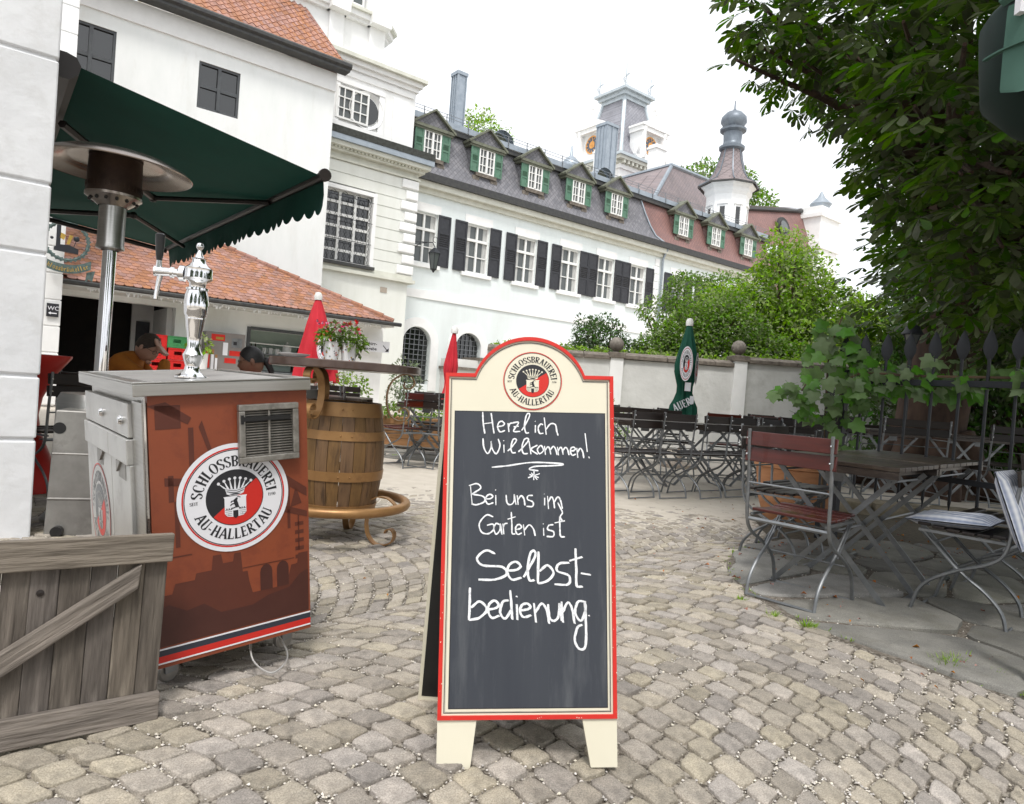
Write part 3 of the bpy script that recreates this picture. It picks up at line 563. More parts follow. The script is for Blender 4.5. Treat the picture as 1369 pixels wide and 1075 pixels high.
    grm = gr.mesh('arched_window', 'galv', 0)
    for c in ca:
        link('arch_surround', frm, P, (X(c), 0, 0)); w = link('arched_window', grm, P, (X(c), 0, 0)); link('pane', panm, w)
    # dormers
    body = MB(); body.box(-.46, .46, .02, .8, -.35, 1.1)
    for s in (-1, 1): body.add([(s*.46, .02, -.3), (s*.75, .25, -.3), (s*.75, .3, 1.05), (s*.46, .02, 1.05)], [(0, 1, 2, 3) if s > 0 else (3, 2, 1, 0)])
    tym = MB(); tym.prism([(-.76, 1.2), (.76, 1.2), (0, 1.72)], -.02, .75)
    rf = MB()
    for s in (-1, 1):
        rf.add([(0, -.16, 1.82), (s*.95, -.16, 1.14), (s*.95, 1.0, 1.14), (0, 1.0, 1.82), (0, -.16, 1.74), (s*.93, -.16, 1.06), (s*.93, 1.0, 1.06), (0, 1.0, 1.74)], [(0, 1, 2, 3), (0, 4, 5, 1), (4, 7, 6, 5), (1, 5, 6, 2)])
    rf.box(-.88, .88, -.13, .5, 1.04, 1.15); rf.box(-.86, .86, -.08, .5, .96, 1.04)
    sil = MB(); sil.box(-.5, .5, -.08, .05, -.14, .0); sil.box(-.62, -.3, -.03, .05, -.3, -.14); sil.box(.25, .58, -.03, .05, -.28, -.14)
    ds = shutter_mesh(.38, 1.0)
    bm1 = body.mesh('dormer', 'slate', 0); bm2 = body.mesh('dormer', 'redslate', 0); tm = tym.mesh('tympanum', 'slate', 0); rm = rf.mesh('dormer_roof', 'olive', 0); sm_ = sil.mesh('dormer_sill', 'coping', 0); dm = ds.mesh('shutter', 'green_shut', 0)
    for c in (13.03, 15.55, 18.08, 20.6, 23.05, 28.0, 30.75, 33.75):
        d = link('dormer', bm1 if c < 26 else bm2, P, (X(c), .02, 9.47))
        link('tympanum', tm, d); link('dormer_roof', rm, d); link('dormer_sill', sm_, d)
        window(d, 0, -.02, 0, .76, 1.0, 4, 3, curtain=False, bar=.03)
        for s, a in ((-1, -.05), (1, .05)): link('shutter', dm, d, (-.39-.38 if s < 0 else .39, -.03, .0), (0, 0, 0))
    # eyebrow windows on the roof edge, downpipe, zinc chimneys
    eb = MB(); eb.lathe([(.55, 0), (.55, .5)], 16, Matrix.Translation((0, 0, 0)) @ Matrix.Rotation(radians(90), 4, 'X'), 0, pi); ebm = eb.mesh('eyebrow_vent', 'lead', 60)
    eb2 = MB(); eb2.flat([(.5*cos(pi*k/12), .5*sin(pi*k/12)) for k in range(13)], -.05); ebm2 = eb2.mesh('vent_opening', 'olive', 0)
    for c in (16.6, 22.6):
        e = link('eyebrow_vent', ebm, P, (X(c), .9, 11.1)); link('vent_opening', ebm2, e, (0, -.1, 0))
    b = MB(); b.tube([(X(26.55), -.3, 8.5), (X(26.5), -.1, 8.0), (X(26.5), -.1, 0.1)], .06, 8); b.build('downpipe', 'lead', P)
    q = MB()
    for i in range(9):
        w = .42 if i % 2 else .3; q.box(X(26.35)-w, X(26.35), -.04, .02, 4.6+i*.38, 4.6+i*.38+.34)
    q.build('quoin_strip', 'trim', P, smooth=0)
    b = MB(); b.box(X(26.0), X(26.42), -.06, .02, .2, 4.9); b.build('pilaster', 'trim', P, smooth=0)
    for sa, sb, z1, nm in ((16.4, 16.85, 15.2, .5), (25.95, 26.75, 15.75, .75)):
        b = MB(); b.box(X(sa), X(sb), 4.0, 4+nm, 11.3, z1); b.box(X(sa)-.06, X(sb)+.06, 3.94, 4.06+nm, z1-.15, z1)
        n = int((sb-sa)/.28)
        for i in range(n+1): x = X(sa)+(sb-sa)*i/n; b.box(x-.025, x+.025, 3.96, 4.0, 11.3, z1-.151)
        for i in range(4): y = 4+i*nm/3; b.box(X(sa)-.03, X(sa), y-.025, y+.025, 11.3, z1-.151); b.box(X(sb), X(sb)+.03, y-.025, y+.025, 11.3, z1-.151)
        b.build('chimney', 'lead', P, smooth=0)
palace()
def wing():
    s0, D = 7.0, 21.5; X = lambda s: s-s0; L = 11.85-s0
    P = site_thing('palace_pavilion', 'cream corner pavilion with rusticated upper wall, quoins, iron-grilled tall window and white attic tower', 'building', s0, D)
    b = MB(); b.box(0, L-.12, 0, 6, 0, 4.45); b.build('base_wall', 'wing', P, smooth=0)
    b = MB(); b.box(0, L+.1, -.16, 3, 4.45, 4.56); b.box(0, L+.02, -.08, 3, 4.56, 4.7); b.build('ledge', 'creamtrim', P, smooth=0)
    g = MB(); zc = 4.7
    h = (8.05-4.7)/9
    for i in range(9):
        z0_, z1_ = 4.7+i*h, 4.7+(i+1)*h-.03
        def band(x0, x1):
            c_ = MB(); c_.box(x0, x1, -.03, .58, z0_, z1_); c_.build('wall_course', 'wing', P, smooth=0); g.box(x0, x1, .0, .6, z1_, z1_+.03)
        if z0_ < 7.1:
            band(0, X(8.5)); band(X(10.28), L-.02)
        else: band(0, L-.02)
    g.box(X(8.5), X(10.28), .22, .6, 4.7, 7.15); g.box(0, L, .6, 6, 4.7, 8.05)
    g.build('upper_wall', 'wing', P, smooth=0)
    for i in range(9):
        w = .62 if i % 2 == 0 else .45; b = MB(); z0_ = 4.72+i*h
        b.box(L-w, L+.03, -.1, .5, z0_+.02, z0_+h-.05); b.build('quoin', 'trim', P, smooth=0, bevel=.03)
    b = MB(); b.box(X(8.4), X(8.52), -.06, .1, 4.7, 7.12); b.box(X(10.2), X(10.34), -.06, .1, 4.7, 7.12); b.box(X(8.4), X(10.34), -.065, .1, 7.12, 7.25); b.build('window_surround', 'trim', P, smooth=0)
    window(P, X(9.37), .15, 4.78, 1.66, 2.35, 3, 6, gl='glass_dark', curtain=False, bar=.09)
    gr = MB()
    for i in range(8):
        for j in range(6):
            x = X(8.62)+i*.2; z = 4.8+j*.36
            gr.tube([(x, -.08, z), (x+.1, -.11, z+.18), (x, -.08, z+.36)], .008, 3); gr.tube([(x+.1, -.08, z), (x, -.11, z+.18), (x+.1, -.08, z+.36)], .008, 3)
    for z in (4.8, 5.5, 6.2, 6.9): gr.tube([(X(8.6), -.1, z), (X(10.2), -.1, z)], .012, 4)
    for x in (8.75, 9.15, 9.6, 10.0):
        gr.tube([(X(x)+.12*cos(t*.7)*(1-t/14), -.1, 6.95+.12*sin(t*.7)*(1-t/14)) for t in range(12)], .01, 3)
    gr.build('window_grille', 'iron', P)
    b = MB(); b.box(X(8.4), X(10.34), -.2, .1, 4.66, 4.76); b.build('window_sill', 'gutter', P, smooth=0)
    for z0_, z1_, y, mt, nm in ((8.05, 8.12, .1, 'creamtrim', 'frieze'), (8.12, 8.3, .02, 'creamtrim', 'frieze'), (8.3, 8.42, .22, 'creamtrim', 'cornice'), (8.42, 8.56, .4, 'creamtrim', 'cornice'), (8.56, 8.74, .5, 'lead', 'cornice_flashing'), (8.74, 8.97, .52, 'mosscornice', 'cornice_top')):
        b = MB(); b.box(0, L+y*.7, -y, 3, z0_, z1_-.001); b.build(nm, mt, P, smooth=0)
    dn = MB()
    for i in range(36): dn.box(i*.135, i*.135+.07, -.3, -.22, 8.36, 8.42)
    dn.build('dentils', 'creamtrim', P, smooth=0)
    # attic
    b = MB(); b.box(0, L-.25, .1, 5.5, 8.83, 11.1); b.box(X(8.55), X(8.8), .02, .1, 9.3, 10.55); b.box(X(10.2), X(10.4), .02, .1, 9.3, 10.55)
    b.box(X(8.55), X(10.4), .0, .1, 10.55, 10.7); b.box(X(8.55), X(10.4), .0, .1, 9.15, 9.3); b.box(0, L-.35, .04, .1, 10.85, 11.0); b.box(X(10.75), X(11.35), .06, .1, 9.0, 10.7)
    b.build('attic_wall', 'trim', P, smooth=0)
    b = MB(); b.lathe([(.62, 0), (.62, .14)], 24, Matrix.Translation((X(9.75), .14, 9.92)) @ Matrix.Rotation(radians(90), 4, 'X')); b.lathe([(.48, .01), (.62, .14), (.62, .0)], 24, Matrix.Translation((X(9.75), .14, 9.92)) @ Matrix.Rotation(radians(90), 4, 'X')); b.build('oval_surround', 'trim', P)
    window(P, X(9.25), .02, 9.4, 1.15, 1.05, 4, 3, curtain=False)
    pb = MB(); pb.disc(.46, .06, 'y', 24, (X(9.75), 9.92)); pb.build('round_pane', 'glass_dark', P, smooth=0)
    for z0_, z1_, y in ((11.1, 11.25, .08), (11.25, 11.4, .2), (11.4, 11.52, .34)):
        b = MB(); b.box(0, L-.25+y*.8, .1-y, 5.5, z0_, z1_-.001); b.build('attic_cornice', 'creamtrim' if y > .3 else 'trim', P, smooth=0)
    b = MB(); b.box(X(10.7), X(10.95), -.02, 0, 4.0, 4.18, Matrix.Translation((0, 0, -.0))); b.build('plaque', 'planter', P, smooth=0)
    # octagonal tower storey above
    def octo(x0, x1, y0, y1, c): return [(x0, y0), (x1-c, y0), (x1, y0+c), (x1, y1), (x0, y1)]
    def sto(z0_, z1_, g_, mt='trim', nm='tower_wall'):
        b = MB(); b.prism(octo(X(4.0)-g_, X(11.15)+g_, 1.0-g_, 7+g_, .75), z0_, z1_-.001, 'z'); b.build(nm, mt, P, smooth=0)
    sto(11.5, 13.2, -.1); sto(13.2, 13.32, .05, 'trim', 'tower_cornice'); sto(13.32, 13.5, .16, 'trim', 'tower_cornice'); sto(13.5, 13.6, .26, 'creamtrim', 'tower_cornice'); sto(13.6, 18, -.55)
    b = MB()
    for a, c in ((8.65, 9.15), (10.12, 10.68)): b.box(X(a), X(c), .95, 1.1, 11.5, 13.2); b.box(X(a)-.08, X(c)+.08, .62, 1.1, 13.2, 13.62); b.box(X(a)+.02, X(c)-.02, 1.3, 1.6, 13.6, 18)
    b.build('tower_pilaster', 'trim', P, smooth=0)
    window(P, X(9.6), 1.5, 14.0, .9, 2.6, 2, 5, curtain=False)
    rg = MB()
    for i in range(12): rg.box(X(8.0), X(8.5), 1.51, 1.55, 13.7+i*.36, 13.7+i*.36+.3); rg.box(X(10.2), X(10.62), 1.51, 1.6, 13.7+i*.36, 13.7+i*.36+.3)
    rg.build('tower_rustication', 'trim', P, smooth=0)
    # wall lantern
    T = site_thing('wall_lantern', 'black iron wall lantern on a scroll bracket at the pavilion corner', 'lantern', 12.0, 21.1, 5.0)
    b = MB(); b.tube([(-.15, .35, .95), (.35, -.1, .95), (.42, -.15, .8)], .02, 5); b.tube([(-.15, .35, .7), (0, .2, .9), (.2, .05, .93)], .014, 5); b.tube([(.42+.1*cos(t), -.15, 1.05+.1*sin(t)) for t in [k*.5 for k in range(11)]], .01, 4); b.build('bracket', 'iron', T)
    b = MB(); b.lathe([(.03, .78), (.08, .74), (.22, .60), (.24, .57)], 6, cx=.42, cy=-.15); b.lathe([(.11, .02), (.06, -.04), (.02, -.10)], 6, cx=.42, cy=-.15)
    for k in range(6): a = k*pi/3; b.tube([(.42+.22*cos(a), -.15+.22*sin(a), .58), (.42+.11*cos(a), -.15+.11*sin(a), .0)], .012, 4)
    b.build('lamp_frame', 'iron', T)
    b = MB(); b.lathe([(.10, .02), (.205, .57)], 6, cx=.42, cy=-.15); b.build('lamp_glass', 'glass', T, smooth=0)
wing()
def tile_mesh(w=.19, l=.34, t=.018):
    mb = MB(); n = 4
    P = [(-w/2, l), (-w/2, .05)]+[(-w/2*cos(pi*k/n), .05-.05*sin(pi*k/n)) for k in range(1, n)]+[(w/2, .05), (w/2, l)]
    mb.prism(P, 0, t, 'z'); return mb
def tiled(parent, org, ax, up, width, length, tw, th, clip, near=None, name='roof_tile', mt='tile', limit=300, curved=False):
    """plain tiles on a slope: org corner, ax along the eave, up the slope; overlapping courses. Nearest to 'near' are single parts."""
    ax = ax.normalized(); up = up.normalized(); nr = ax.cross(up).normalized()
    tm = tile_mesh(tw*.96, th*1.9) if not curved else None
    if curved:
        tm = MB(); n = 5; vs = []
        for j in (0, 1):
            for i in range(n+1):
                a = i/n; x = (a-.5)*tw; z = .028*sin(a*2*pi)+.012
                vs.append((x, j*th*1.25, z))
        m = n+1
        for i in range(n+1): vs.append((vs[i][0], 0, vs[i][2]-.025))
        tm.add(vs, [(i, i+1, m+i+1, m+i) for i in range(n)]+[(2*m+i, 2*m+i+1, i+1, i) for i in range(n)])
    L = []
    rows = int(length/th); cols = int(width/tw)+1
    for r in range(rows):
        for c in range(-1, cols+1):
            x = c*tw+(tw/2 if r % 2 and not curved else 0); y = r*th
            if not clip(x, y+th*.3): continue
            p = org+ax*x+up*y
            q = nr*(.012+R.uniform(0, .006))
            tilt = radians(3.2)+R.uniform(-.01, .012)
            M = Matrix((( ax.x, up.x, nr.x, (p+q).x), (ax.y, up.y, nr.y, (p+q).y), (ax.z, up.z, nr.z, (p+q).z), (0, 0, 0, 1))) @ Matrix.Rotation(R.uniform(-.02, .02), 4, 'Z') @ Matrix.Rotation(-tilt, 4, 'X')
            d = (near-p).length if near else 0
            L.append((d, M))
    L.sort(key=lambda a: a[0])
    me = tm.mesh(name, mt, 30 if not curved else 50)
    for d, M in L[:limit]: link(name, me, parent, M=M)
    rest = MB()
    for d, M in L[limit:]: rest.add(tm.v, tm.f, M)
    if rest.v: rest.build(name+'_field', mt, parent, smooth=30 if not curved else 50, kind='stuff')
def left_house():
    s0, D = -3.0, 19.5; X = lambda s: s-s0; L = 7.8-s0
    P = site_thing('white_house', 'tall white rendered house with black-framed windows and steep orange tiled roof', 'house', s0, D)
    holes = [(X(4.12), X(5.16), 7.72, 8.93), (X(1.2), X(2.24), 7.5, 8.95)]
    b = MB(); wall_holes(b, 0, L, 0, 9.8, holes, 0, .16); b.box(L-.02, L, .001, 9, 0, 9.75); b.box(0, L, 9, 9.2, 0, 9.7); b.build('wall', 'render', P, smooth=0)
    b = MB(); b.box(0, L+.02, -.06, .3, 9.3, 9.82); b.build('eave_band', 'trim', P, smooth=0)
    window(P, X(4.64), .06, 7.72, 1.04, 1.21, 2, 2, 'win_dark', 'glass_dark', curtain=False, bar=.09); window(P, X(1.72), .06, 7.5, 1.04, 1.45, 2, 2, 'win_dark', 'glass_dark', curtain=False, bar=.09)
    b = MB(); b.box(0, L+.25, -.45, -.1, 9.82, 9.9); b.tube([(0, -.42, 9.98), (L+.28, -.42, 9.98)], .1, 8); b.build('gutter', 'gutter', P)
    a = Vector((0, -.4, 10.05)); up = Vector((0, 3.9, 3.3)).normalized()
    b = MB(); b.add([(0, -.4, 10.0), (L+.15, -.4, 10.0), (L+.15, 6, 10+6.4*.846), (0, 6, 10+6.4*.846)], [(0, 1, 2, 3)]); b.add([(L, -.1, 9.8), (L, 9, 9.8), (L, 6, 15.3)], [(0, 1, 2)]); b.build('roof', 'midprint', P, smooth=0)
    tiled(P, a, Vector((1, 0, 0)), up, L+.1, 5.2, .215, .33, lambda x, y: x > 4.2 and x < L+.1, near=Vector((L-2.5, 0, 10)), curved=True)
    # corner strip building with the guild sign
    s0 = -4.0; Q = site_thing('corner_building', 'narrow white corner wall with horizontal block joints at the far left, WC sign on it', 'building', s0, 16.2)
    w = 1.21-s0
    b = MB(); b.box(0, w-.02, .02, .9, 0, 12); b.build('wall', 'trim', Q, smooth=0)
    bl = MB(); bl.box(0, 1.6, -.0, .1, 0, .50)
    bm = bl.mesh('block', 'trim', 0)
    for i in range(23):
        link('block', bm, Q, (w-1.6+.0, -.0-.001*(i % 2), .02+i*.52), bevel=.012)
    T = site_thing('wc_sign', 'small black WC sign with arrow on the white corner wall', 'sign', 1.07, 16.17, 1.88)
    b = MB(); b.box(-.1, .1, -.02, .0, -.13, .13); b.build('plate', 'lblack', T, smooth=0)
    text('WC', .11, T, (-.085, -.021, .0), 'lwhite', 'lettering')
    b = MB(); b.prism([(-.07, -.06), (-.03, -.03), (-.03, -.05), (.07, -.05), (.07, -.07), (-.03, -.07), (-.03, -.09)], -.024, -.021); b.build('arrow', 'lwhite', T, smooth=0)
    # hanging iron guild sign
    T = site_thing('guild_sign', 'wrought iron wreath sign with yellow lettered scroll hanging by the white corner wall', 'sign', 1.21, 15.9, 3.22)
    A = Matrix.Scale(1, 4); b = MB(); rr = .36
    b.tube([(rr*cos(a), 0, rr*sin(a)) for a in [2*pi*k/30 for k in range(30)]], [.022+.012*(k % 2) for k in range(30)], 6, closed=True)
    for k in range(30):
        a = 2*pi*k/30; c = Vector((rr*cos(a), -.02, rr*sin(a))); t = Vector((-sin(a), 0, cos(a))); o_ = Vector((cos(a), 0, sin(a)))
        b.add([c-t*.02, c+t*.05+o_*.045, c+t*.09, c+t*.05-o_*.045], [(0, 1, 2, 3)]); b.add([c-t*.02+Vector((0, .04, 0)), c+t*.05+o_*.045+Vector((0, .04, 0)), c+t*.09+Vector((0, .04, 0)), c+t*.05-o_*.045+Vector((0, .04, 0))], [(3, 2, 1, 0)])
    b.build('wreath', 'verd', T)
    b = MB(); b.box(-.17, -.1, -.02, .02, -.16, .62); b.box(-.25, .05, -.02, .02, .38, .42); b.tube([(-.1+.09*cos(t), 0, .52+.09*sin(t)) for t in [k*.6 for k in range(9)]], .012, 4)
    b.prism([(-.2, -.2), (.2, -.22), (.2, -.13), (.05, -.07), (-.12, -.08), (-.2, -.14)], -.03, .03); b.ball((.16, 0, .07), .055, 10); b.tube([(.16, 0, .05), (.12, 0, -.1)], .008, 4); b.ball((-.24, 0, .03), .03, 8); b.build('bracket', 'iron', T)
    b = MB(); b.prism([(-.12, .05), (-.04, .02), (-.02, .12), (-.1, .15)], -.02, .02); b.prism([(.0, -.05), (.05, -.06), (.1, .12), (.04, .13)], -.02, .02); b.build('gilt_figures', 'brass', T)
    b = MB(); n = 14; vs = []
    for k in range(n+1):
        x = -.42+.84*k/n; z = -.62+.5*(x/.42)**2*.26; vs += [(x, -.03+.03*sin(k*.8), z), (x, -.03+.03*sin(k*.8), z+.17)]
    b.add(vs, [(2*k, 2*k+2, 2*k+3, 2*k+1) for k in range(n)])
    b.prism([(-.5, -.6), (-.42, -.5), (-.38, -.7)], -.02, .0); b.prism([(.36, -.55), (.5, -.5), (.46, -.72), (.4, -.68), (.34, -.75)], -.02, .0); b.build('scroll', 'verd', T, smooth=60)
    curved_text('Schlossbräukeller', .125, T, 'brass', -.4, .4, lambda x: -.585+.5*(x/.42)**2*.26, -.075)
left_house()
# ------------------------------------------------------------------ low kiosk building
def kiosk():
    s0, D = 1.22, 17.3; X = lambda s: s-s0
    P = site_thing('kiosk_building', 'low white kiosk building with orange plain-tile hipped roof, dark open bay and serving window', 'building', s0, D)
    L = X(8.75)
    b = MB(); wall_holes(b, 0, L, 0, 2.6, [(0.02, X(3.5), 0, 2.3), (X(5.2), X(7.24), .98, 2.0)], 0, .3); b.box(L-.05, L, .001, 2.2, 0, 2.6); b.build('wall', 'render', P, smooth=0)
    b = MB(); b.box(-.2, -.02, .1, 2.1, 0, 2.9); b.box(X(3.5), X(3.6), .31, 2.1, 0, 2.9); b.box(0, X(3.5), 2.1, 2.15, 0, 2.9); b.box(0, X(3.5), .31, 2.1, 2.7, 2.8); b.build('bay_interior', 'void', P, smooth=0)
    b = MB(); b.box(X(3.38), X(3.5), .31, 2.0, 0, 2.3); b.box(X(2.9), X(3.38), 1.9, 2.0, 0, 2.7); b.build('bay_inner_wall', 'garden', P, smooth=0)
    b = MB(); b.box(X(3.0), X(3.3), 1.86, 1.9, .1, 2.0); b.build('bay_door', 'darkwood', P, smooth=0)
    b = MB(); b.box(X(5.0), X(7.5), 1.3, 1.4, .3, 2.5); b.box(X(5.0), X(5.1), .31, 1.3, .3, 2.5); b.box(X(7.35), X(7.5), .31, 1.3, .3, 2.5); b.box(X(5.1), X(7.35), .31, 1.3, 2.2, 2.3); b.build('shop_interior', 'shelfback', P, smooth=0)
    b = MB()
    for z in (1.02, 1.45): b.box(X(5.1), X(7.35), .75, 1.28, z-.03, z)
    b.build('shelf', 'galv', P, smooth=0)
    b = MB(); b.box(X(5.12), X(5.2), -.04, .1, .98, 2.06); b.box(X(5.2), X(7.24), -.04, .1, 2.0, 2.07); b.box(X(7.24), X(7.3), -.04, .1, .98, 2.07); b.build('serving_window_frame', 'win_dark', P, smooth=0)
    b = MB(); b.box(X(5.1), X(7.4), -.25, .25, .9, .975); b.build('serving_counter', 'galv', P, smooth=0)
    b = MB(); b.box(X(7.95), L+.03, -.04, 0, .0, 2.55); b.build('pilaster', 'trim', P, smooth=0)
    # roof
    e0 = Vector((0, -.8, 2.55)); top = Vector((0, 2.2, 4.3)); up = (top-e0); Ls = up.length; up.normalize()
    hx = lambda t: X(8.66)-(X(8.66)-X(4.76))*t
    b = MB(); b.add([(0, -.8, 2.52), (X(8.66), -.8, 2.52), (X(4.76), 2.2, 4.27), (0, 2.2, 4.27), (X(8.66), 2.2, 2.52)], [(0, 1, 2, 3), (1, 4, 2)]); b.build('roof_deck', 'midprint', P, smooth=0)
    tiled(P, e0, Vector((1, 0, 0)), up, X(8.66), Ls, .17, .155, lambda x, y: 0 < x < hx(y/Ls)-.05, near=Vector((2, -.8, 2.5)))
    hp0 = Vector((X(8.66), -.8, 2.58)); hp1 = Vector((X(4.76), 2.2, 4.33)); n = 17; hm = MB(); hm.tube([(0, 0, 0), (0, 0, .33)], [.085, .065], 8, flatten=.8); hmm = hm.mesh('hip_tile', 'tile')
    q = (hp1-hp0).to_track_quat('Z', 'Y').to_matrix().to_4x4(); q2 = (hp1-hp0).normalized(); ln = (hp1-hp0).length
    for i in range(n): link('hip_tile', hmm, P, M=Matrix.Translation(hp0+q2*(ln*i/n)+Vector((0, 0, .012*(i % 2)))) @ q)
    b = MB(); b.box(0, X(8.66)+.05, -.78, 0, 2.42, 2.46); b.box(X(8.75)+.001, X(8.66)+.05, 0, 2.0, 2.42, 2.46) if False else None; b.build('soffit', 'garden', P, smooth=0)
    b = MB(); b.tube([(-.02, -.87, 2.5), (X(8.66)+.2, -.87, 2.5)], .055, 8); b.build('gutter', 'gutter', P)
    ic = MB()
    for i in range(110):
        x = R.uniform(.2, X(8.6)); h_ = R.uniform(.02, .12); ic.add([(x-.03, -.8, 2.43), (x+.03, -.8, 2.43), (x, -.8, 2.43-h_)], [(0, 1, 2)])
    ic.build('light_fringe', 'trim', P, smooth=0, kind='stuff')
    b = MB(); b.box(X(4.0), X(8.7), -.012, .0, 1.66, 1.68); b.build('plaster_line', 'garden', P, smooth=0)
    # things on the shelves
    bt = MB(); bt.lathe([(.001, 0), (.035, 0), (.035, .15), (.014, .2), (.013, .27), (.001, .27)], 10); bm = bt.mesh('bottle', 'bottle')
    mg = MB(); mg.lathe([(.001, 0), (.055, 0), (.055, .16), (.05, .16), (.045, .02), (.001, .02)], 12); mg.tube([(.05, 0, .13), (.09, 0, .12), (.09, 0, .05), (.05, 0, .04)], .01, 5); mm = mg.mesh('mug', 'porc')
    for i, s in enumerate((5.32, 5.42, 5.52, 5.62)): link('bottle', bm, None, loc=site(s, D+.9, 1.45), label='%s of four brown bottles at the left end of the upper window shelf' % ('leftmost', 'second from left', 'third from left', 'rightmost')[i], cat='bottle', group='bottles left on the upper shelf')
    for i, s in enumerate((6.75, 6.86, 6.97)): link('bottle', bm, None, loc=site(s, D+.9, 1.45), label='%s of the three brown bottles at the right end of the upper window shelf' % ('leftmost', 'middle one', 'rightmost')[i], cat='bottle', group='bottles right on the upper shelf')
    for i, s in enumerate((5.85, 6.02, 6.19)): link('mug', mm, None, loc=site(s, D+.9, 1.45), label='%s of the three white mugs on the upper window shelf' % ('leftmost', 'middle one', 'rightmost')[i], cat='mug', group='mugs on the upper shelf')
    b = MB(); b.lathe([(.001, 0), (.09, 0), (.12, .1), (.12, .2), (.09, .28), (.04, .31), (.02, .36), (.001, .36)], 14); b.build('pitcher', 'porc', None, loc=site(6.45, D+.9, 1.45), label='large white lidded pitcher on the upper shelf between mugs and bottles', cat='pitcher')
    for i, s in enumerate((5.35, 6.6, 6.75, 6.95, 7.1)): link('bottle', bm, None, loc=site(s, D+.85, 1.02), label='%s of the five bottles on the lower shelf behind the serving window' % ('leftmost', 'second from left', 'middle one', 'second from right', 'rightmost')[i], cat='bottle', group='bottles on the lower shelf')
    b = MB(); b.box(-.13, .13, -.01, .01, 0, .38); o = b.build('picture_frame', 'lblack', None, smooth=0, loc=site(5.5, D+.6, 1.02), rot=(radians(-8), 0, TH), label='black framed notice with pale card standing in the serving window', cat='picture'); c = MB(); c.box(-.09, .09, -.014, -.011, .05, .33); c.build('card', 'lcream', o, smooth=0)
    # cigarette machine
    T = site_thing('vending_machine', 'grey-brown cigarette machine with red labels on the kiosk wall', 'vending machine', 4.55, D-.02, .80)
    b = MB(); b.box(-.45, .45, -.3, 0, 0, 1.03); b.build('body', 'mach', T, smooth=0, bevel=.01)
    for nm, mt, bx in (('red_label', 'lred', (-.32, -.02, .83, .98)), ('red_base_label', 'lred', (-.4, .3, .02, .08)), ('red_plate', 'lred', (.1, .4, .5, .62)), ('red_notice', 'lred', (-.0, .26, .32, .44)), ('red_block', 'lred', (-.42, -.33, .18, .6)), ('yellow_label', 'brass', (-.22, -.05, .86, .92)), ('cigarette_picture', 'lwhite', (-.3, -.24, .12, .5)), ('cigarette_picture', 'wood_o', (-.3, -.24, .5, .62)), ('cigarette_picture', 'lwhite', (-.21, -.16, .12, .42)), ('cigarette_picture', 'wood_o', (-.21, -.16, .42, .5)), ('white_notice', 'lwhite', (-.05, .06, .5, .8)), ('coin_panel', 'galv', (.14, .38, .7, .92)), ('coin_slot', 'lblack', (.18, .26, .76, .84))):
        b = MB(); yy = -.304 if nm not in ('yellow_label', 'coin_slot') else -.308; b.box(bx[0], bx[1], yy, -.3005, bx[2], bx[3]); b.build(nm, mt, T, smooth=0)
    # return sign
    T = site_thing('return_sign', 'white sign for returning dishes, with black arrow, at the kiosk corner', 'sign', 8.4, D-.3, 1.9); T.rotation_euler = (0, 0, TH-.25)
    b = MB(); b.box(-.42, .42, -.015, 0, -.16, .14); b.build('panel', 'lwhite', T, smooth=0); text('Geschirr-', .12, T, (-.39, -.018, .015), 'lblack', bold=.02); text('Rückgabe', .12, T, (-.39, -.018, -.12), 'lblack', bold=.02)
    b = MB(); stroke(b, [(.24, .03), (.36, -.1)], .03, -.018, smooth=False); b.flat([(.4, -.13), (.4, -.03), (.3, -.13)], -.018); b.build('arrow', 'lblack', T, smooth=0)
    b = MB(); b.tube([(-.3, .0, 0), (-.3, .3, .0)], .01, 4); b.tube([(.3, .0, 0), (.3, .3, .0)], .01, 4); b.build('bracket', 'galv', T)
    # crates
    cr = MB(); w, d, h = .4, .3, .26
    cr.box(-w/2, w/2, -d/2, -d/2+.02, 0, .11); cr.box(-w/2, w/2, d/2-.02, d/2, 0, h); cr.box(-w/2, -w/2+.02, -d/2+.02, d/2-.02, 0, h); cr.box(w/2-.02, w/2, -d/2+.02, d/2-.02, 0, h); cr.box(-w/2, w/2, -d/2, -d/2+.02, .19, h); cr.box(-w/2, -w/2+.12, -d/2, -d/2+.02, .11, .19); cr.box(w/2-.12, w/2, -d/2, -d/2+.02, .11, .19); cr.box(-w/2+.02, w/2-.02, -d/2+.02, d/2-.02, 0, .02)
    for i in range(-2, 3): cr.box(i*.08-.01, i*.08+.01, -d/2-.008, -d/2, .0, .10)
    cr.box(-w/2-.005, w/2+.005, -d/2-.01, -d/2, h-.02, h)
    cm = cr.mesh('bottle_crate', 'crate_r', 0); cg = cr.mesh('bottle_crate', 'crate_g', 0)
    nm = ['lowest', 'second', 'third', 'fourth', 'fifth', 'topmost']
    for col, s in ((0, 3.06), (1, 3.5)):
        side = 'left' if col == 0 else 'right'
        for k in range(6 if col == 0 else 5):
            link('bottle_crate', cm, None, loc=site(s, D-.35, .02+k*.27), rot=(0, 0, TH), label='red plastic bottle crate, %s from the ground in the %s stack' % (nm[k], side), cat='crate', group='red bottle crates stacked by the open bay')
    link('bottle_crate', cg, None, loc=site(3.46, D-.35, .02+5*.27), rot=(0, 0, TH+.06), label='green plastic bottle crate lying on top of the right red stack', cat='crate')
    # white wall plant
    T = site_thing('potted_plant', 'leafy green plant in tall white pot right of the red crates', 'plant', 3.92, D-.6, 0)
    b = MB(); b.lathe([(.001, 0), (.14, 0), (.2, 1.3), (.17, 1.3), (.15, 1.2), (.001, 1.2)], 14); b.build('pot', 'porc', T)
    leafball(T, 'leaves', 'leaf_y', [(0, 0, 1.5, .26, .3)], 90, .14)
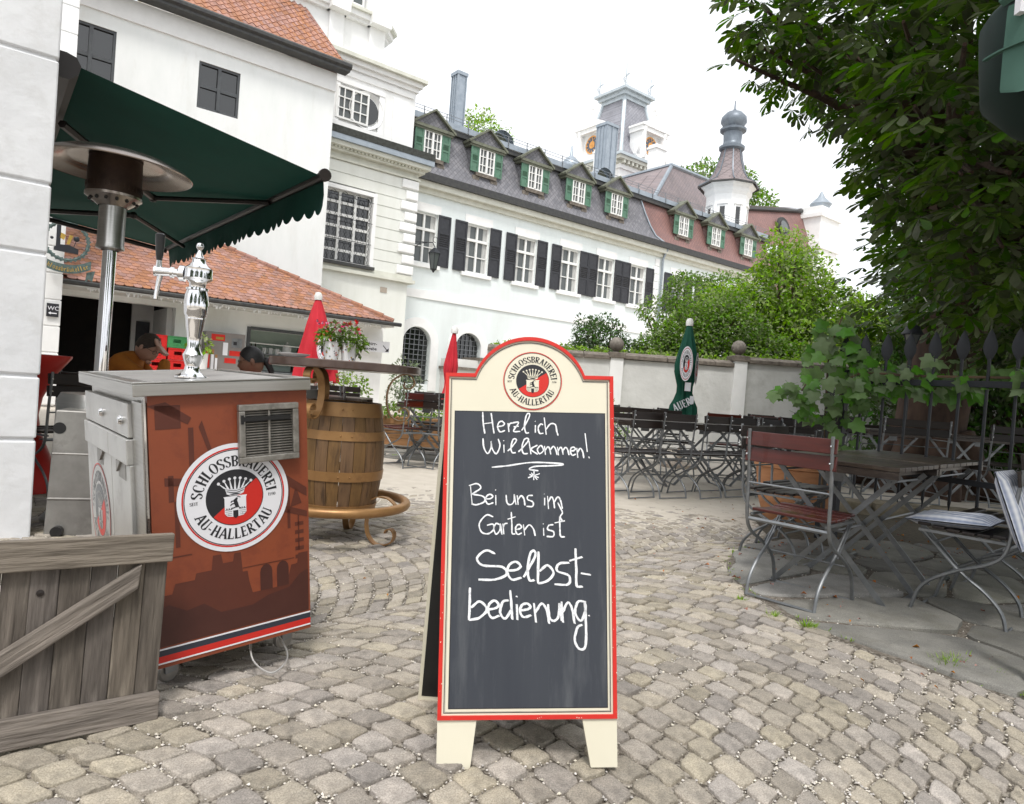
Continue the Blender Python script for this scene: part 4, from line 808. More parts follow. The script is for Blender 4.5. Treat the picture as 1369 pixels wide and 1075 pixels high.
    # brown double door and the low porch in front of the palace
    T = site_thing('brown_door', 'dark red-brown wooden door in the recess right of the kiosk', 'door', 9.4, 20.9, 0)
    b = MB(); b.box(-.5, .5, -.05, .0, 0, 1.9); b.box(-.38, -.05, -.07, -.05, .2, .85); b.box(.05, .38, -.07, -.05, .2, .85); b.box(-.38, -.05, -.07, -.05, 1.0, 1.75); b.box(.05, .38, -.07, -.05, 1.0, 1.75); b.build('leaf', 'slat_r', T, smooth=0); b = MB(); b.ball((.4, -.09, .95), .05, 8); b.build('door_knob', 'brass', T)
    b = MB(); b.box(-.6, -.5, -.06, .3, 0, 2); b.box(.5, .6, -.06, .3, 0, 2); b.box(-.6, .6, -.06, .3, 1.9, 2.0); b.build('door_frame', 'trim', T, smooth=0)
    T = site_thing('porch', 'low white porch with brown stone coping and dark doorway by the palace wall', 'porch', 14.1, 21.6, 0)
    b = MB(); wall_holes(b, 0, 2.4, 0, 2.0, [(1.35, 2.1, 0, 1.85)], 0, .2); b.box(-.01, 0, 0, 1.1, 0, 2.0); b.box(1.0, 1.35, -.1, 0, 0, 2.0); b.build('wall', 'garden', T, smooth=0)
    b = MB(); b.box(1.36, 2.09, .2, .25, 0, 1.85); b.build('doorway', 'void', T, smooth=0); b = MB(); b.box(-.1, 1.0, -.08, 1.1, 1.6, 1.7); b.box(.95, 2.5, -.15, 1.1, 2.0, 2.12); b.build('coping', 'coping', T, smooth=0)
# ------------------------------------------------------------------ foliage helpers
def leaf_quad(mb, p, n, t, L, w=.55, fold=.15):
    b = n.cross(t).normalized(); t = t.normalized()
    a = p; m1 = p+t*L*.45+b*L*w*.5+n*L*fold; m2 = p+t*L*.45-b*L*w*.5+n*L*fold; e = p+t*L-n*L*fold*.6; c = p+t*L*.5
    mb.add([a, m1, e, m2, c], [(0, 4, 1), (1, 4, 2), (2, 4, 3), (3, 4, 0)])
def rvec(): 
    while True:
        v = Vector((R.uniform(-1, 1), R.uniform(-1, 1), R.uniform(-1, 1)))
        if .05 < v.length < 1: return v.normalized()
def leafball(parent, name, mt, blobs, n, size, shell=.55, droop=.3, **k):
    """blobs: (x,y,z,rh,rv); leaves are scattered through the outer part of every blob"""
    mb = MB(); tot = sum(b[3]**2*b[4] for b in blobs)
    for x, y, z, rh, rv in blobs:
        for i in range(max(4, int(n*rh**2*rv/tot))):
            d = rvec(); rr = shell+(1-shell)*R.random()**.6; rr *= 1+.22*noise.noise(Vector((x, y, z))*3+d*2.3)+R.uniform(-.04, .08)
            p = Vector((x+d.x*rh*rr, y+d.y*rh*rr, z+d.z*rv*rr))
            t = (d*.7+rvec()*.8+Vector((0, 0, -droop))).normalized(); nn = (Vector((0, 0, .8))+d*.5+rvec()*.5); nn = (nn-t*nn.dot(t)).normalized()
            leaf_quad(mb, p, nn, t, size*R.uniform(.6, 1.25))
    if isinstance(mt, str) and name == 'crown' or True:
        return mb.build(name, mt, parent, smooth=0, **k)
kiosk()
# ------------------------------------------------------------------ clock tower, turret and far roofs
def clock_tower():
    s, D = 37.35, 36.75; h = 3.05
    T = site_thing('clock_tower', 'distant clock tower with slate mansard roof, white dormers, veil-paled platform and roof cresting', 'tower', s, D)
    # local origin at the near corner; body spans +x and +y
    w = 6.3; b = MB(); b.box(0, w, 0, w, 0, 18.6); b.build('wall', 'trim', T, smooth=0)
    for z0, z1, o, mt in ((18.3, 18.6, .12, 'trim'), (18.9, 19.15, .45, 'creamtrim'), (19.15, 19.35, .6, 'leadveil')):
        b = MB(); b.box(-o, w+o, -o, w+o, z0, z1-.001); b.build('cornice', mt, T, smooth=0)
    b = MB(); b.box(-.1, w+.1, -.1, w+.1, 18.601, 18.9)
    for i in range(14): x = i*.46; b.box(x, x+.2, -.4, -.1, 18.65, 18.9); b.box(-.4, -.1, x, x+.2, 18.65, 18.9)
    b.build('bracket_frieze', 'creamtrim', T, smooth=0)
    prof = [(0, 19.35), (.8, 20.5), (1.4, 22.1), (1.95, 24.7)]
    b = MB()
    for i in range(3):
        a, z = prof[i]; c, z2 = prof[i+1]
        q = [(a, a), (w-a, a), (w-a, w-a), (a, w-a)]; r = [(c, c), (w-c, c), (w-c, w-c), (c, w-c)]
        b.add([(x, y, z) for x, y in q]+[(x, y, z2) for x, y in r], [(k, (k+1) % 4, 4+(k+1) % 4, 4+k) for k in range(4)])
    b.build('mansard_roof', 'slateveil', T, smooth=0)
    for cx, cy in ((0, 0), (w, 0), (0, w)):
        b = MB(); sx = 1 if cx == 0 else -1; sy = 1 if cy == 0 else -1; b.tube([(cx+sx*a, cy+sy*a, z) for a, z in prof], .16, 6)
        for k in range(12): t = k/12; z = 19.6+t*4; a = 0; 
        b.build('hip_flashing', 'leadveil', T)
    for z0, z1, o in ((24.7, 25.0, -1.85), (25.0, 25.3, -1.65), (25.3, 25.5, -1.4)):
        b = MB(); b.box(-o, w+o, -o, w+o, z0, z1-.001); b.build('platform', 'leadveil', T, smooth=0)
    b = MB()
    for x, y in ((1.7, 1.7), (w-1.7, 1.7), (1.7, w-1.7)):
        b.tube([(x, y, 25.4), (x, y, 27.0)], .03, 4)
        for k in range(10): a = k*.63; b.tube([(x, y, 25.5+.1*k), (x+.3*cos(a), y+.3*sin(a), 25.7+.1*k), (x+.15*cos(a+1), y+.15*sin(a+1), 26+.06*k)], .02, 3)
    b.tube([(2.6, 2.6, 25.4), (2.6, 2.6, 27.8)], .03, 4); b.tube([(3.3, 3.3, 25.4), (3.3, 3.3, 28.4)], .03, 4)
    b.build('roof_cresting', 'leadveil', T)
    # white clock dormers on both visible faces
    def dormer(M):
        b = MB()
        b.box(-1.35, -.95, -.35, .9, 19.4, 21.6); b.box(.95, 1.35, -.35, .9, 19.4, 21.6); b.box(-.95, .95, -.05, .9, 19.4, 21.6); b.box(-1.5, 1.5, -.5, .9, 21.6, 21.95); b.box(-1.6, 1.6, -.6, .9, 21.95, 22.1)
        b.prism([(-1.6, 22.1), (1.6, 22.1), (0, 22.8)], -.55, .9); b.box(-1.7, 1.7, -.45, .0, 19.36, 19.62); b.lathe([(.24, 22.7), (.13, 22.9), (.24, 23.15), (.1, 23.35), (.18, 23.5), (.04, 23.8)], 8, cy=-.2)
        for s in (-1, 1): b.lathe([(.2, 19.5), (.32, 19.9), (.2, 20.5), (.2, 21.5), (.3, 21.9)], 8, cx=s*1.15, cy=-.35); b.tube([(s*1.4, -.2, 19.5), (s*1.9, -.2, 19.7), (s*1.55, -.2, 20.5)], .13, 5)
        d = b.build('clock_dormer', 'trim', T, M=M)
        c = MB(); c.disc(.72, -.07, 'y', 28, (0, 20.75)); c.build('clock_face', 'clock', d, smooth=0)
        c = MB(); c.disc(.72, -.09, 'y', 28, (0, 20.75), r0=.62)
        for k in range(12): a = k*pi/6; stroke(c, [(.45*cos(a), 20.75+.45*sin(a)), (.6*cos(a), 20.75+.6*sin(a))], .09, -.1, smooth=False)
        stroke(c, [(0, 20.5), (.1, 21.2)], .12, -.11, smooth=False); stroke(c, [(-.1, 20.75), (.3, 20.55)], .12, -.11, smooth=False)
        c.disc(.3, -.095, 'y', 20, (0, 20.75)); c.build('gilt_dial', 'gold', d, smooth=0)
    dormer(Matrix.Translation((w/2, 0, 0))); dormer(Matrix.Translation((0, w/2, 0)) @ Matrix.Rotation(radians(-90), 4, 'Z'))
clock_tower()
def turret():
    T = site_thing('round_turret', 'slender white octagonal turret with flared tiled roof and grey onion cap', 'tower', 37.5, 27.0)
    b = MB(); b.lathe([(1.35, 10.5), (1.35, 14.3), (1.5, 14.5), (1.5, 14.75), (1.75, 14.95)], 8); b.build('wall', 'trim', T, smooth=20)
    for k in range(8):
        a = k*pi/4+pi/8; M = Matrix.Rotation(a+pi/2, 4, 'Z'); r = 1.35*cos(pi/8)
        w = MB(); w.box(-.15, .15, -r-.012, -r+.05, 12.3, 13.5); link('window', w.mesh('window', 'glass_dark', 0), T, M=M)
        w = MB(); w.prism([(-.34, 13.65), (.34, 13.65), (0, 13.95)], -r-.09, -r+.02); w.box(-.25, -.18, -r-.05, -r, 12.2, 13.6); w.box(.18, .25, -r-.05, -r, 12.2, 13.6); w.box(-.3, .3, -r-.08, -r, 12.1, 12.25); link('window_surround', w.mesh('window_surround', 'trim', 0), T, M=M)
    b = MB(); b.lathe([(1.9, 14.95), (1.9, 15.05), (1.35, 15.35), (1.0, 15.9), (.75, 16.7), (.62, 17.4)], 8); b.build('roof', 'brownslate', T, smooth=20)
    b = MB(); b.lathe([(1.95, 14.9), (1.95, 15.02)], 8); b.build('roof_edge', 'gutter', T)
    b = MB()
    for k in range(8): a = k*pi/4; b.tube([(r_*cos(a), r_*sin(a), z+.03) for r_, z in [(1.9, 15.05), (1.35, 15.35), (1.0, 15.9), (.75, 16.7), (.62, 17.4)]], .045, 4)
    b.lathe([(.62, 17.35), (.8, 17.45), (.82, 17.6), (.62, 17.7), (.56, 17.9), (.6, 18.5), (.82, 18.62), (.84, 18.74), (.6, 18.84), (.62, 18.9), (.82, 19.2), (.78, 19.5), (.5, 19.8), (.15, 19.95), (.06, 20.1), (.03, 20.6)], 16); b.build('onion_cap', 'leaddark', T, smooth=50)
    # little onion left of the clock tower
    o = MB(); o.lathe([(.35, 0), (.4, .3), (.62, .6), (.6, .9), (.35, 1.2), (.1, 1.4), (.03, 2.0)], 14); o.build('onion_dome', 'lead', None, smooth=50, loc=site(26.9, 30.5, 13.6), label='small grey onion dome peeping over the slate roof left of the clock tower', cat='dome')
turret()
def far_roofs():
    T = site_thing('far_hall', 'distant hall with brownish mansard roof and white chimneys between clock tower and turret', 'building', 33.8, 30.0)
    b = MB(); z0, z1 = 13.2, 17.35
    b.add([(-.5, 0, z0), (10, 0, z0), (8.6, 1.6, z1), (3.4, 1.6, z1), (-3, 6, z0), (3.4, 8, z1), (8.6, 8, z1), (10, 8, z0)], [(0, 1, 2, 3), (4, 0, 3, 5), (3, 2, 6, 5), (1, 7, 6, 2)]); b.build('mansard_roof', 'brownslate', T, smooth=0)
    b = MB(); b.tube([(-.5, 0, z0), (3.4, 1.6, z1)], .13, 5); b.tube([(3.3, 1.55, z1), (8.8, 1.55, z1)], .13, 5); b.tube([(3.3, 1.55, z1), (3.3, 8, z1)], .13, 5); b.tube([(10, 0, z0), (8.6, 1.6, z1)], .12, 5); b.build('ridge_flashing', 'lead', T)
    b = MB(); b.box(-.5, 10, 0.1, 8, 0, z0); b.build('wall', 'trim', T, smooth=0)
    for x, y, w, zt in ((3.5, 3.2, .75, 19.3), (-.2, 5.0, .7, 18.4)):
        b = MB(); b.box(x, x+w*1.4, y, y+w, 15, zt); b.box(x-.08, x+w*1.4+.08, y-.08, y+w+.08, zt-.3, zt-.15); b.build('chimney', 'trim', T, smooth=0)
    T = site_thing('far_red_building', 'distant building with dark red mansard, round oculus window and white gable behind the trees', 'building', 43.0, 30.0)
    b = MB(); b.add([(0, 0, 13.0), (11, 0, 14.4), (11, 1.2, 17.6), (0, 1.2, 15.6)], [(0, 1, 2, 3)]); b.box(0, 11, .2, 8, 0, 13); b.build('mansard_roof', 'redslate', T, smooth=0)
    b = MB(); b.box(0, 11, 0, .1, 12.2, 12.95); b.tube([(0, 1.1, 15.65), (11, 1.1, 17.75)], .16, 5); b.build('roof_edge', 'gutter', T, smooth=0)
    b = MB(); b.add([(0, 1.1, 15.9), (11, 1.1, 18.0), (11, 5, 18.6), (0, 5, 16.5)], [(0, 1, 2, 3)]); b.build('upper_roof', 'midprint', T, smooth=0)
    b = MB(); b.lathe([(.42, 0), (.75, .1), (.8, -.1)], 14, Matrix.Translation((6.7, .35, 15.5)) @ Matrix.Rotation(radians(75), 4, 'X')); b.build('oculus', 'gutter', T, smooth=0)
    b = MB(); b.lathe([(.001, 0), (.5, .0)], 14, Matrix.Translation((6.7, .25, 15.5)) @ Matrix.Rotation(radians(75), 4, 'X')); b.build('oculus_pane', 'glass', T, smooth=0)
    b = MB(); b.box(10.5, 13.5, -.6, 3, 0, 17.9); b.box(10.3, 13.7, -.8, 3, 17.0, 17.3); b.box(10.3, 13.7, -.8, 3, 14.4, 14.9); b.build('white_gable', 'trim', T, smooth=0)
    b = MB(); b.lathe([(.5, 17.9), (.9, 18.5), (.3, 19.1), (.05, 19.6)], 10, cx=12.3, cy=.5); b.build('gable_cap', 'lead', T)
    T = site_thing('tree', 'rounded green tree far behind the turret', 'tree', 50, 38, 0)
    b = MB(); b.tube([(0, 0, 0), (0, 0, 16)], [.6, .2], 8); b.build('trunk', 'bark', T); leafball(T, 'crown', 'leaf_m', [(0, 0, 20, 3.0, 2.2), (-3, 1, 19.2, 2.2, 1.8), (3.2, 0, 20.4, 2.6, 2.1), (6, 0, 19.5, 2.6, 2.2)], 5000, .42, kind='stuff')
    T = site_thing('tree', 'pale green treetop showing above the slate roof between the dormers', 'tree', 26.5, 40, 0)
    b = MB(); b.tube([(0, 0, 0), (0, 0, 17)], [.6, .1], 8); b.build('trunk', 'bark', T); leafball(T, 'crown', 'leaf_y', [(0, 0, 19.0, 1.4, 1.3), (1.8, 0, 18.9, 1.0, .9)], 800, .3, shell=.2, kind='stuff')
far_roofs()
# ------------------------------------------------------------------ garden wall
def garden_wall():
    Y = 14.4; z1 = 1.80
    P = thing('garden_wall', 'grey rendered garden wall with brown weathered coping behind the tables', 'wall', (0, Y, 0))
    b = MB(); b.box(-.6, 15, 0, .35, 0, z1); b.build('wall', 'garden', P, smooth=0)
    for x0, x1, dz in ((-.6, 2.0, 0), (2.27, 4.6, .03), (4.9, 15, .13)):
        x = x0
        while x < x1:
            w = min(R.uniform(.8, 1.1), x1-x); b = MB(); b.prism([(-.07, z1+dz-.02), (.42, z1+dz-.02), (.42, z1+dz+.07), (.175, z1+dz+.13), (-.07, z1+dz+.06)], x+.005, x+w-.005, 'x'); b.build('coping_stone', 'coping', P, smooth=0, bevel=.01); x += w
    b = MB(); b.box(4.9, 15, .005, .3, z1, z1+.12); b.build('raised_wall', 'garden', P, smooth=0)
    for x in (2.0, 4.6):
        dz = 0 if x < 3 else .12
        b = MB(); b.box(x, x+.27, -.06, .4, 0, z1+dz+.02); b.build('pier', 'trim', P, smooth=0)
        b = MB(); b.box(x-.04, x+.31, -.1, .44, z1+dz+.02, z1+dz+.14); b.build('pier_cap', 'coping', P, smooth=0, bevel=.015)
        b = MB(); b.lathe([(.09, z1+dz+.14), (.06, z1+dz+.17), (.07, z1+dz+.2)], 14, cx=x+.135, cy=.17); b.ball((x+.135, .17, z1+dz+.32), .155, 22); b.build('stone_ball', 'sphere', P, smooth=60)
garden_wall()
# ------------------------------------------------------------------ paving
FC, FR = (3.03, 3.80), 1.66
def inside(p, c=FC, r=FR): return hypot(p[0]-c[0], p[1]-c[1]) < r
def stone(mb, poly, z, h=.016, mid=1.0, base=-.03, jit=.006):
    n0 = len(poly); P = []
    for i in range(n0):
        a = Vector(poly[i]); c = Vector(poly[(i+1) % n0]); P.append(a.lerp(c, .12)); P.append(a.lerp(c, .5)+Vector((R.uniform(-1, 1), R.uniform(-1, 1)))*jit); P.append(a.lerp(c, .88))
    c = sum(P, Vector((0, 0)))/len(P); n = len(P)
    tx, ty = R.uniform(-.035, .035), R.uniform(-.035, .035)
    vs = []
    for s, zz, j in ((1.0, base, 0), (.99, z+h*.45, .001), (.945, z+h*.9, .0018), (mid*.8, z+h, .0026)):
        for p in P: d = p-c; vs.append((c.x+d.x*s, c.y+d.y*s, zz+(d.x*tx+d.y*ty if j else 0)+R.uniform(-j, j)))
    vs.append((c.x, c.y, z+h+.001)); fs = []
    for r in range(3):
        for k in range(n): fs.append((r*n+k, r*n+(k+1) % n, (r+1)*n+(k+1) % n, (r+1)*n+k))
    for k in range(n): fs.append((3*n+k, 3*n+(k+1) % n, 4*n))
    mb.add(vs, fs)
def paving():
    m = m_['joint']; 
    bed = bpy.data.materials.new('gritty_paving_bed'); N = NT(bed); N.b.inputs['Roughness'].default_value = .95
    g = N.new('NewGeometry'); sp = N.new('SeparateXYZ'); N.l(g.outputs['Position'], sp.inputs[0])
    n1 = N.new('TexNoise'); n1.inputs['Scale'].default_value = 1.1; n1.inputs['Detail'].default_value = 6; N.l(g.outputs['Position'], n1.inputs[0])
    n2 = N.new('TexNoise'); n2.inputs['Scale'].default_value = 75; n2.inputs['Detail'].default_value = 4; N.l(g.outputs['Position'], n2.inputs[0])
    n3 = N.new('TexNoise'); n3.inputs['Scale'].default_value = 7; n3.inputs['Detail'].default_value = 7; N.l(g.outputs['Position'], n3.inputs[0])
    ma = N.new('Math', operation='MULTIPLY_ADD'); ma.inputs[1].default_value = 3.0; N.l(n1.outputs[0], ma.inputs[0]); N.l(sp.outputs['Y'], ma.inputs[2])
    mr = N.new('MapRange'); mr.inputs[1].default_value = 4.9; mr.inputs[2].default_value = 6.4; N.l(ma.outputs[0], mr.inputs[0])
    mk = N.new('MapRange'); mk.inputs[1].default_value = .42; mk.inputs[2].default_value = .58; N.l(n2.outputs[0], mk.inputs[0])
    c1 = N.new('Mix', data_type='RGBA'); c1.inputs[6].default_value = _c((.07, .058, .045)); c1.inputs[7].default_value = _c((.30, .27, .23)); N.l(mk.outputs[0], c1.inputs[0])
    c2 = N.new('Mix', data_type='RGBA'); c2.inputs[6].default_value = _c((.42, .375, .31)); c2.inputs[7].default_value = _c((.60, .55, .48)); N.l(n3.outputs[0], c2.inputs[0])
    c3 = N.new('Mix', data_type='RGBA'); N.l(mr.outputs[0], c3.inputs[0]); N.l(c1.outputs[2], c3.inputs[6]); N.l(c2.outputs[2], c3.inputs[7]); N.l(c3.outputs[2], N.b.inputs[0])
    bp = N.new('Bump'); bp.inputs['Strength'].default_value = .7; bp.inputs['Distance'].default_value = .008; N.l(n2.outputs[0], bp.inputs['Height']); N.l(bp.outputs[0], N.b.inputs['Normal'])
    P = thing('cobbled_pavement', None, None); P['kind'] = 'structure'
    b = MB(); ys = [-2, 12.5]
    b.add([(-9, -2, -.005), (9, -2, -.005), (9, 12.5, -.005), (-9, 12.5, -.005)], [(0, 1, 2, 3)]); b.build('paving_bed', bed, P, smooth=0)
    HW, RD, PT = 1.10, 1.52, .097; fm = math.asin(HW/RD); L = []
    for col in range(-4, 5):
        xc = -1.33+col*2*HW; off = R.uniform(0, PT)
        for k in range(0, 138):
            y0 = -1.6-RD+k*PT+off; n = 23; ph = R.random()
            ang = [-fm+(2*fm)*(i+ph*.8-.4+R.uniform(-.12, .12))/n for i in range(1, n)]; ang = [-fm]+ang+[fm]
            for i in range(len(ang)-1):
                a, c = ang[i], ang[i+1]; g_ = .0056/RD
                def pt(f, kk, e): return (xc+RD*sin(f), y0+kk*PT+RD*cos(f)+e)
                a2, c2 = a+g_, c-g_
                if (c2-a2)*RD < .03: continue
                e = .0058/cos((a+c)/2)
                q = [pt(a2, 0, e+R.uniform(-.004, .004)), pt(c2, 0, e+R.uniform(-.004, .004)), pt(c2, 1, -e+R.uniform(-.004, .004)), pt(a2, 1, -e+R.uniform(-.004, .004))]
                q = [((x+y)*.70711, (y-x)*.70711) for x, y in q]
                q = [(x+.012*noise.noise(Vector((x*9, y*9, 0))), y+.012*noise.noise(Vector((x*9, y*9, 5)))) for x, y in q]
                cx, cy = sum(p[0] for p in q)/4, sum(p[1] for p in q)/4
                if cy < 1.15 or cy > 8.6 or abs(cx) > .8*cy+.35 or inside((cx, cy), r=FR+.04): continue
                if cx > 2.0 and cy > 4.9 and cy < 7.3 and cx > 3.55-(cy-4.9)*.1: continue
                d = sqrt(cx*cx+cy*cy); L.append((d if -.78 < cx/cy < .78 else 99, q, cy))
    L.sort(key=lambda t: t[0]); rest = MB(); chips = []
    for i, (d, q, cy) in enumerate(L):
        z = -.002-max(0, cy-4.3)*.0075+R.uniform(-.003, .003)
        if i < 300:
            mb = MB(); c = (sum(p[0] for p in q)/4, sum(p[1] for p in q)/4); stone(mb, [(x-c[0], y-c[1]) for x, y in q], z, R.uniform(.007, .011)); mb.build('cobblestone', 'stone', P, smooth=60, loc=(c[0], c[1], 0))
        else: stone(rest, q, z, R.uniform(.007, .011))
        if cy < 4.4: chips.append((q, cy))
    rest.build('cobblestone_field', 'stone', P, smooth=60, kind='stuff')
    # pale gravel chips in the joints
    mb = MB()
    for q, cy in chips:
        dens = noise.noise(Vector((q[0][0]*1.7, q[0][1]*1.7, 3)))+noise.noise(Vector((q[0][0]*5, q[0][1]*5, 8)))*.6
        k = int(max(2, (15+dens*48)*(1.0 if cy < 3 else .55)))
        for _ in range(k):
            j = R.randrange(4); a, c = Vector(q[j]), Vector(q[(j+1) % 4]); p = a.lerp(c, R.random()); o = Vector((c.y-a.y, a.x-c.x)).normalized(); p = p+o*R.uniform(-.002, .016)
            s = R.uniform(.0022, .0055); z = R.uniform(-.003, .003); w = R.uniform(0, 3)
            vs = [(p.x+s*cos(w+t)*R.uniform(.7, 1.3), p.y+s*sin(w+t)*R.uniform(.7, 1.3), z) for t in (0, 1.57, 3.14, 4.71)]+[(p.x, p.y, z+s*.8), (p.x, p.y, z-s)]
            mb.add(vs, [(0, 1, 4), (1, 2, 4), (2, 3, 4), (3, 0, 4), (1, 0, 5), (2, 1, 5), (3, 2, 5), (0, 3, 5)])
    mb.build('joint_gravel', 'chip', P, smooth=0, kind='stuff')
    # flagstones on the terrace
    F = thing('flagstone_terrace', None, None); F['kind'] = 'structure'
    rr = random.Random(11); seeds = []
    while len(seeds) < 34:
        p = (FC[0]+rr.uniform(-FR, FR), FC[1]+rr.uniform(-FR, FR))
        if hypot(p[0]-FC[0], p[1]-FC[1]) > FR*.86: continue
        if all(hypot((p[0]-s[0])*1.0, (p[1]-s[1])*1.35) > .40 for s in seeds) or rr.random() < .002: seeds.append(p)
    circ = [(FC[0]+(FR+.035*sin(t*1.7))*cos(t*pi/24), FC[1]+(FR+.035*sin(t*1.7))*sin(t*pi/24)) for t in range(48)]
    def clip(poly, a, b_, c):     # keep a*x+b*y<=c
        out = []
        for i in range(len(poly)):
            p, q = poly[i], poly[(i+1) % len(poly)]; fp, fq = a*p[0]+b_*p[1]-c, a*q[0]+b_*q[1]-c
            if fp <= 0: out.append(p)
            if fp*fq < 0: t = fp/(fp-fq); out.append((p[0]+(q[0]-p[0])*t, p[1]+(q[1]-p[1])*t))
        return out
    for s in seeds:
        poly = circ[:]
        for t in seeds:
            if t is s: continue
            dx, dy = t[0]-s[0], t[1]-s[1]; l = hypot(dx, dy); mx_, my = (s[0]+t[0])/2, (s[1]+t[1])/2
            poly = clip(poly, dx/l, dy/l, (mx_*dx+my*dy)/l-.017)
            if len(poly) < 3: break
        if len(poly) < 3: continue
        ar = abs(sum(poly[i][0]*poly[(i+1) % len(poly)][1]-poly[(i+1) % len(poly)][0]*poly[i][1] for i in range(len(poly))))/2
        if ar < .02: continue
        # drop tiny edges
        q = [p for i, p in enumerate(poly) if hypot(p[0]-poly[i-1][0], p[1]-poly[i-1][1]) > .05]
        if len(q) < 3: continue
        cx, cy = sum(p[0] for p in q)/len(q), sum(p[1] for p in q)/len(q)
        mb = MB(); stone(mb, [(x-cx, y-cy) for x, y in q], .0+rr.uniform(-.002, .005), .014, mid=1.15, jit=.016); mb.build('flagstone', 'flag', F, smooth=50, loc=(cx, cy, 0))
    gv = MB()
    for _ in range(5200):
        a = rr.uniform(0, 2*pi); r_ = FR*sqrt(rr.random()); p = (FC[0]+r_*cos(a), FC[1]+r_*sin(a)); ds = sorted(hypot(p[0]-s[0], p[1]-s[1]) for s in seeds)
        if ds[1]-ds[0] > .045: continue
        s = rr.uniform(.002, .005); vs = [(p[0]+s*cos(t), p[1]+s*sin(t), .002) for t in (0, 1.57, 3.14, 4.71)]+[(p[0], p[1], .002+s), (p[0], p[1], -.003)]
        gv.add(vs, [(0, 1, 4), (1, 2, 4), (2, 3, 4), (3, 0, 4)])
    gv.build('joint_gravel', 'chip', F, smooth=0, kind='stuff')
    b = MB(); b.prism([(FC[0]+(FR+.02)*cos(t*pi/24), FC[1]+(FR+.02)*sin(t*pi/24)) for t in range(48)], -.006, -.0035, 'z'); b.build('joint_soil', 'joint', F, smooth=0)
    # long slabs along the far left edge of the garden terrace
    for row, y0 in enumerate((9.1, 9.75)):
        x = -3.6-.2*row
        while x < -.2:
            w = rr.uniform(.7, 1.3); mb = MB(); stone(mb, [(-w/2+.01, -.29), (w/2-.01, -.29), (w/2-.01, .29), (-w/2+.01, .29)], .0, .02, mid=1.2); mb.build('flagstone', 'flag', F, smooth=50, loc=(x+w/2, y0+.1*x*.3, 0)); x += w
    # planting bed and kerb under the fence
    B = thing('planting_bed', None, None); B['kind'] = 'structure'
    b = MB(); b.flat([(1.95, 4.75), (2.6, 5.2), (4.6, 4.9), (6.6, 5.0), (6.8, 7.0), (3.5, 7.15), (2.3, 6.4)], .006, 'z'); b.build('soil', 'soil', B, smooth=0)
    x = 3.35
    while x < 7:
        w = rr.uniform(.35, .7); b = MB(); stone(b, [(-w/2+.01, -.16), (w/2-.01, -.16), (w/2-.01, .16), (-w/2+.01, .16)], .11, .02, mid=1.1, base=-.02, jit=.02); b.build('kerb_stone', 'ledge', B, smooth=50, loc=(x+w/2, 7.0-.1*(x-3.3), 0)); x += w
    # leaf litter, fallen leaves, weeds
    mb = MB()
    for _ in range(420):
        x, y = (R.uniform(1.9, 6), R.uniform(4.7, 6.9)) if R.random() < .55 else (R.uniform(-.9, 4), R.uniform(2.3, 8))
        if _ % 3 == 0: a = R.uniform(0, 6.28); x, y = FC[0]+(FR+R.uniform(-.5, .15))*cos(a), FC[1]+(FR+R.uniform(-.5, .15))*sin(a)
        p = Vector((x, y, .02)); s = R.choice((.012, .02, .02, .035)); t = rvec(); t.z *= .15; t.normalize(); leaf_quad(mb, p, Vector((R.uniform(-.3, .3), R.uniform(-.3, .3), 1)), t, s, .6, .3)
    mb.build('leaf_litter', 'deadleaf', None, smooth=0, kind='stuff', label='scattered dry leaves and husks on the paving', cat='leaf litter')
    mb = MB()
    def tuft(x, y, n, h):
        for _ in range(n):
            a = R.uniform(0, 6.28); r_ = abs(R.gauss(0, h*.6)); p = Vector((x+r_*cos(a), y+r_*sin(a), .005)); d = Vector((cos(a)*.6, sin(a)*.6, R.uniform(.3, 1))).normalized(); w = .003; sd = d.cross(Vector((0, 0, 1))).normalized()*w; e = p+d*h*R.uniform(.5, 1.1); mb.add([p-sd, p+sd, e], [(0, 1, 2)])
    for x, y, n, h in ((1.86, 2.78, 90, .05), (1.93, 2.84, 60, .045), (2.02, 2.72, 40, .04), (1.33, 3.26, 60, .035), (1.44, 3.15, 70, .04), (1.25, 3.5, 40, .03), (-1.5, 4.0, 20, .04), (-2.15, 4.3, 90, .16), (-2.25, 4.5, 70, .2), (-1.5, 9.0, 80, .04), (-1.1, 8.95, 60, .04), (2.1, 2.6, 30, .03), (5.6, 7.4, 200, .12), (4.5, 6.7, 60, .06)): tuft(x, y, n, h)
    for _ in range(60): a = R.uniform(2.2, 5); tuft(FC[0]+(FR+R.uniform(-.02, .03))*cos(a), FC[1]+(FR+R.uniform(-.02, .03))*sin(a), 5, .02)
    mb.build('grass_tufts', 'leaf_y', None, smooth=0, kind='stuff', label='small green weeds growing in the paving joints', cat='grass')
paving()
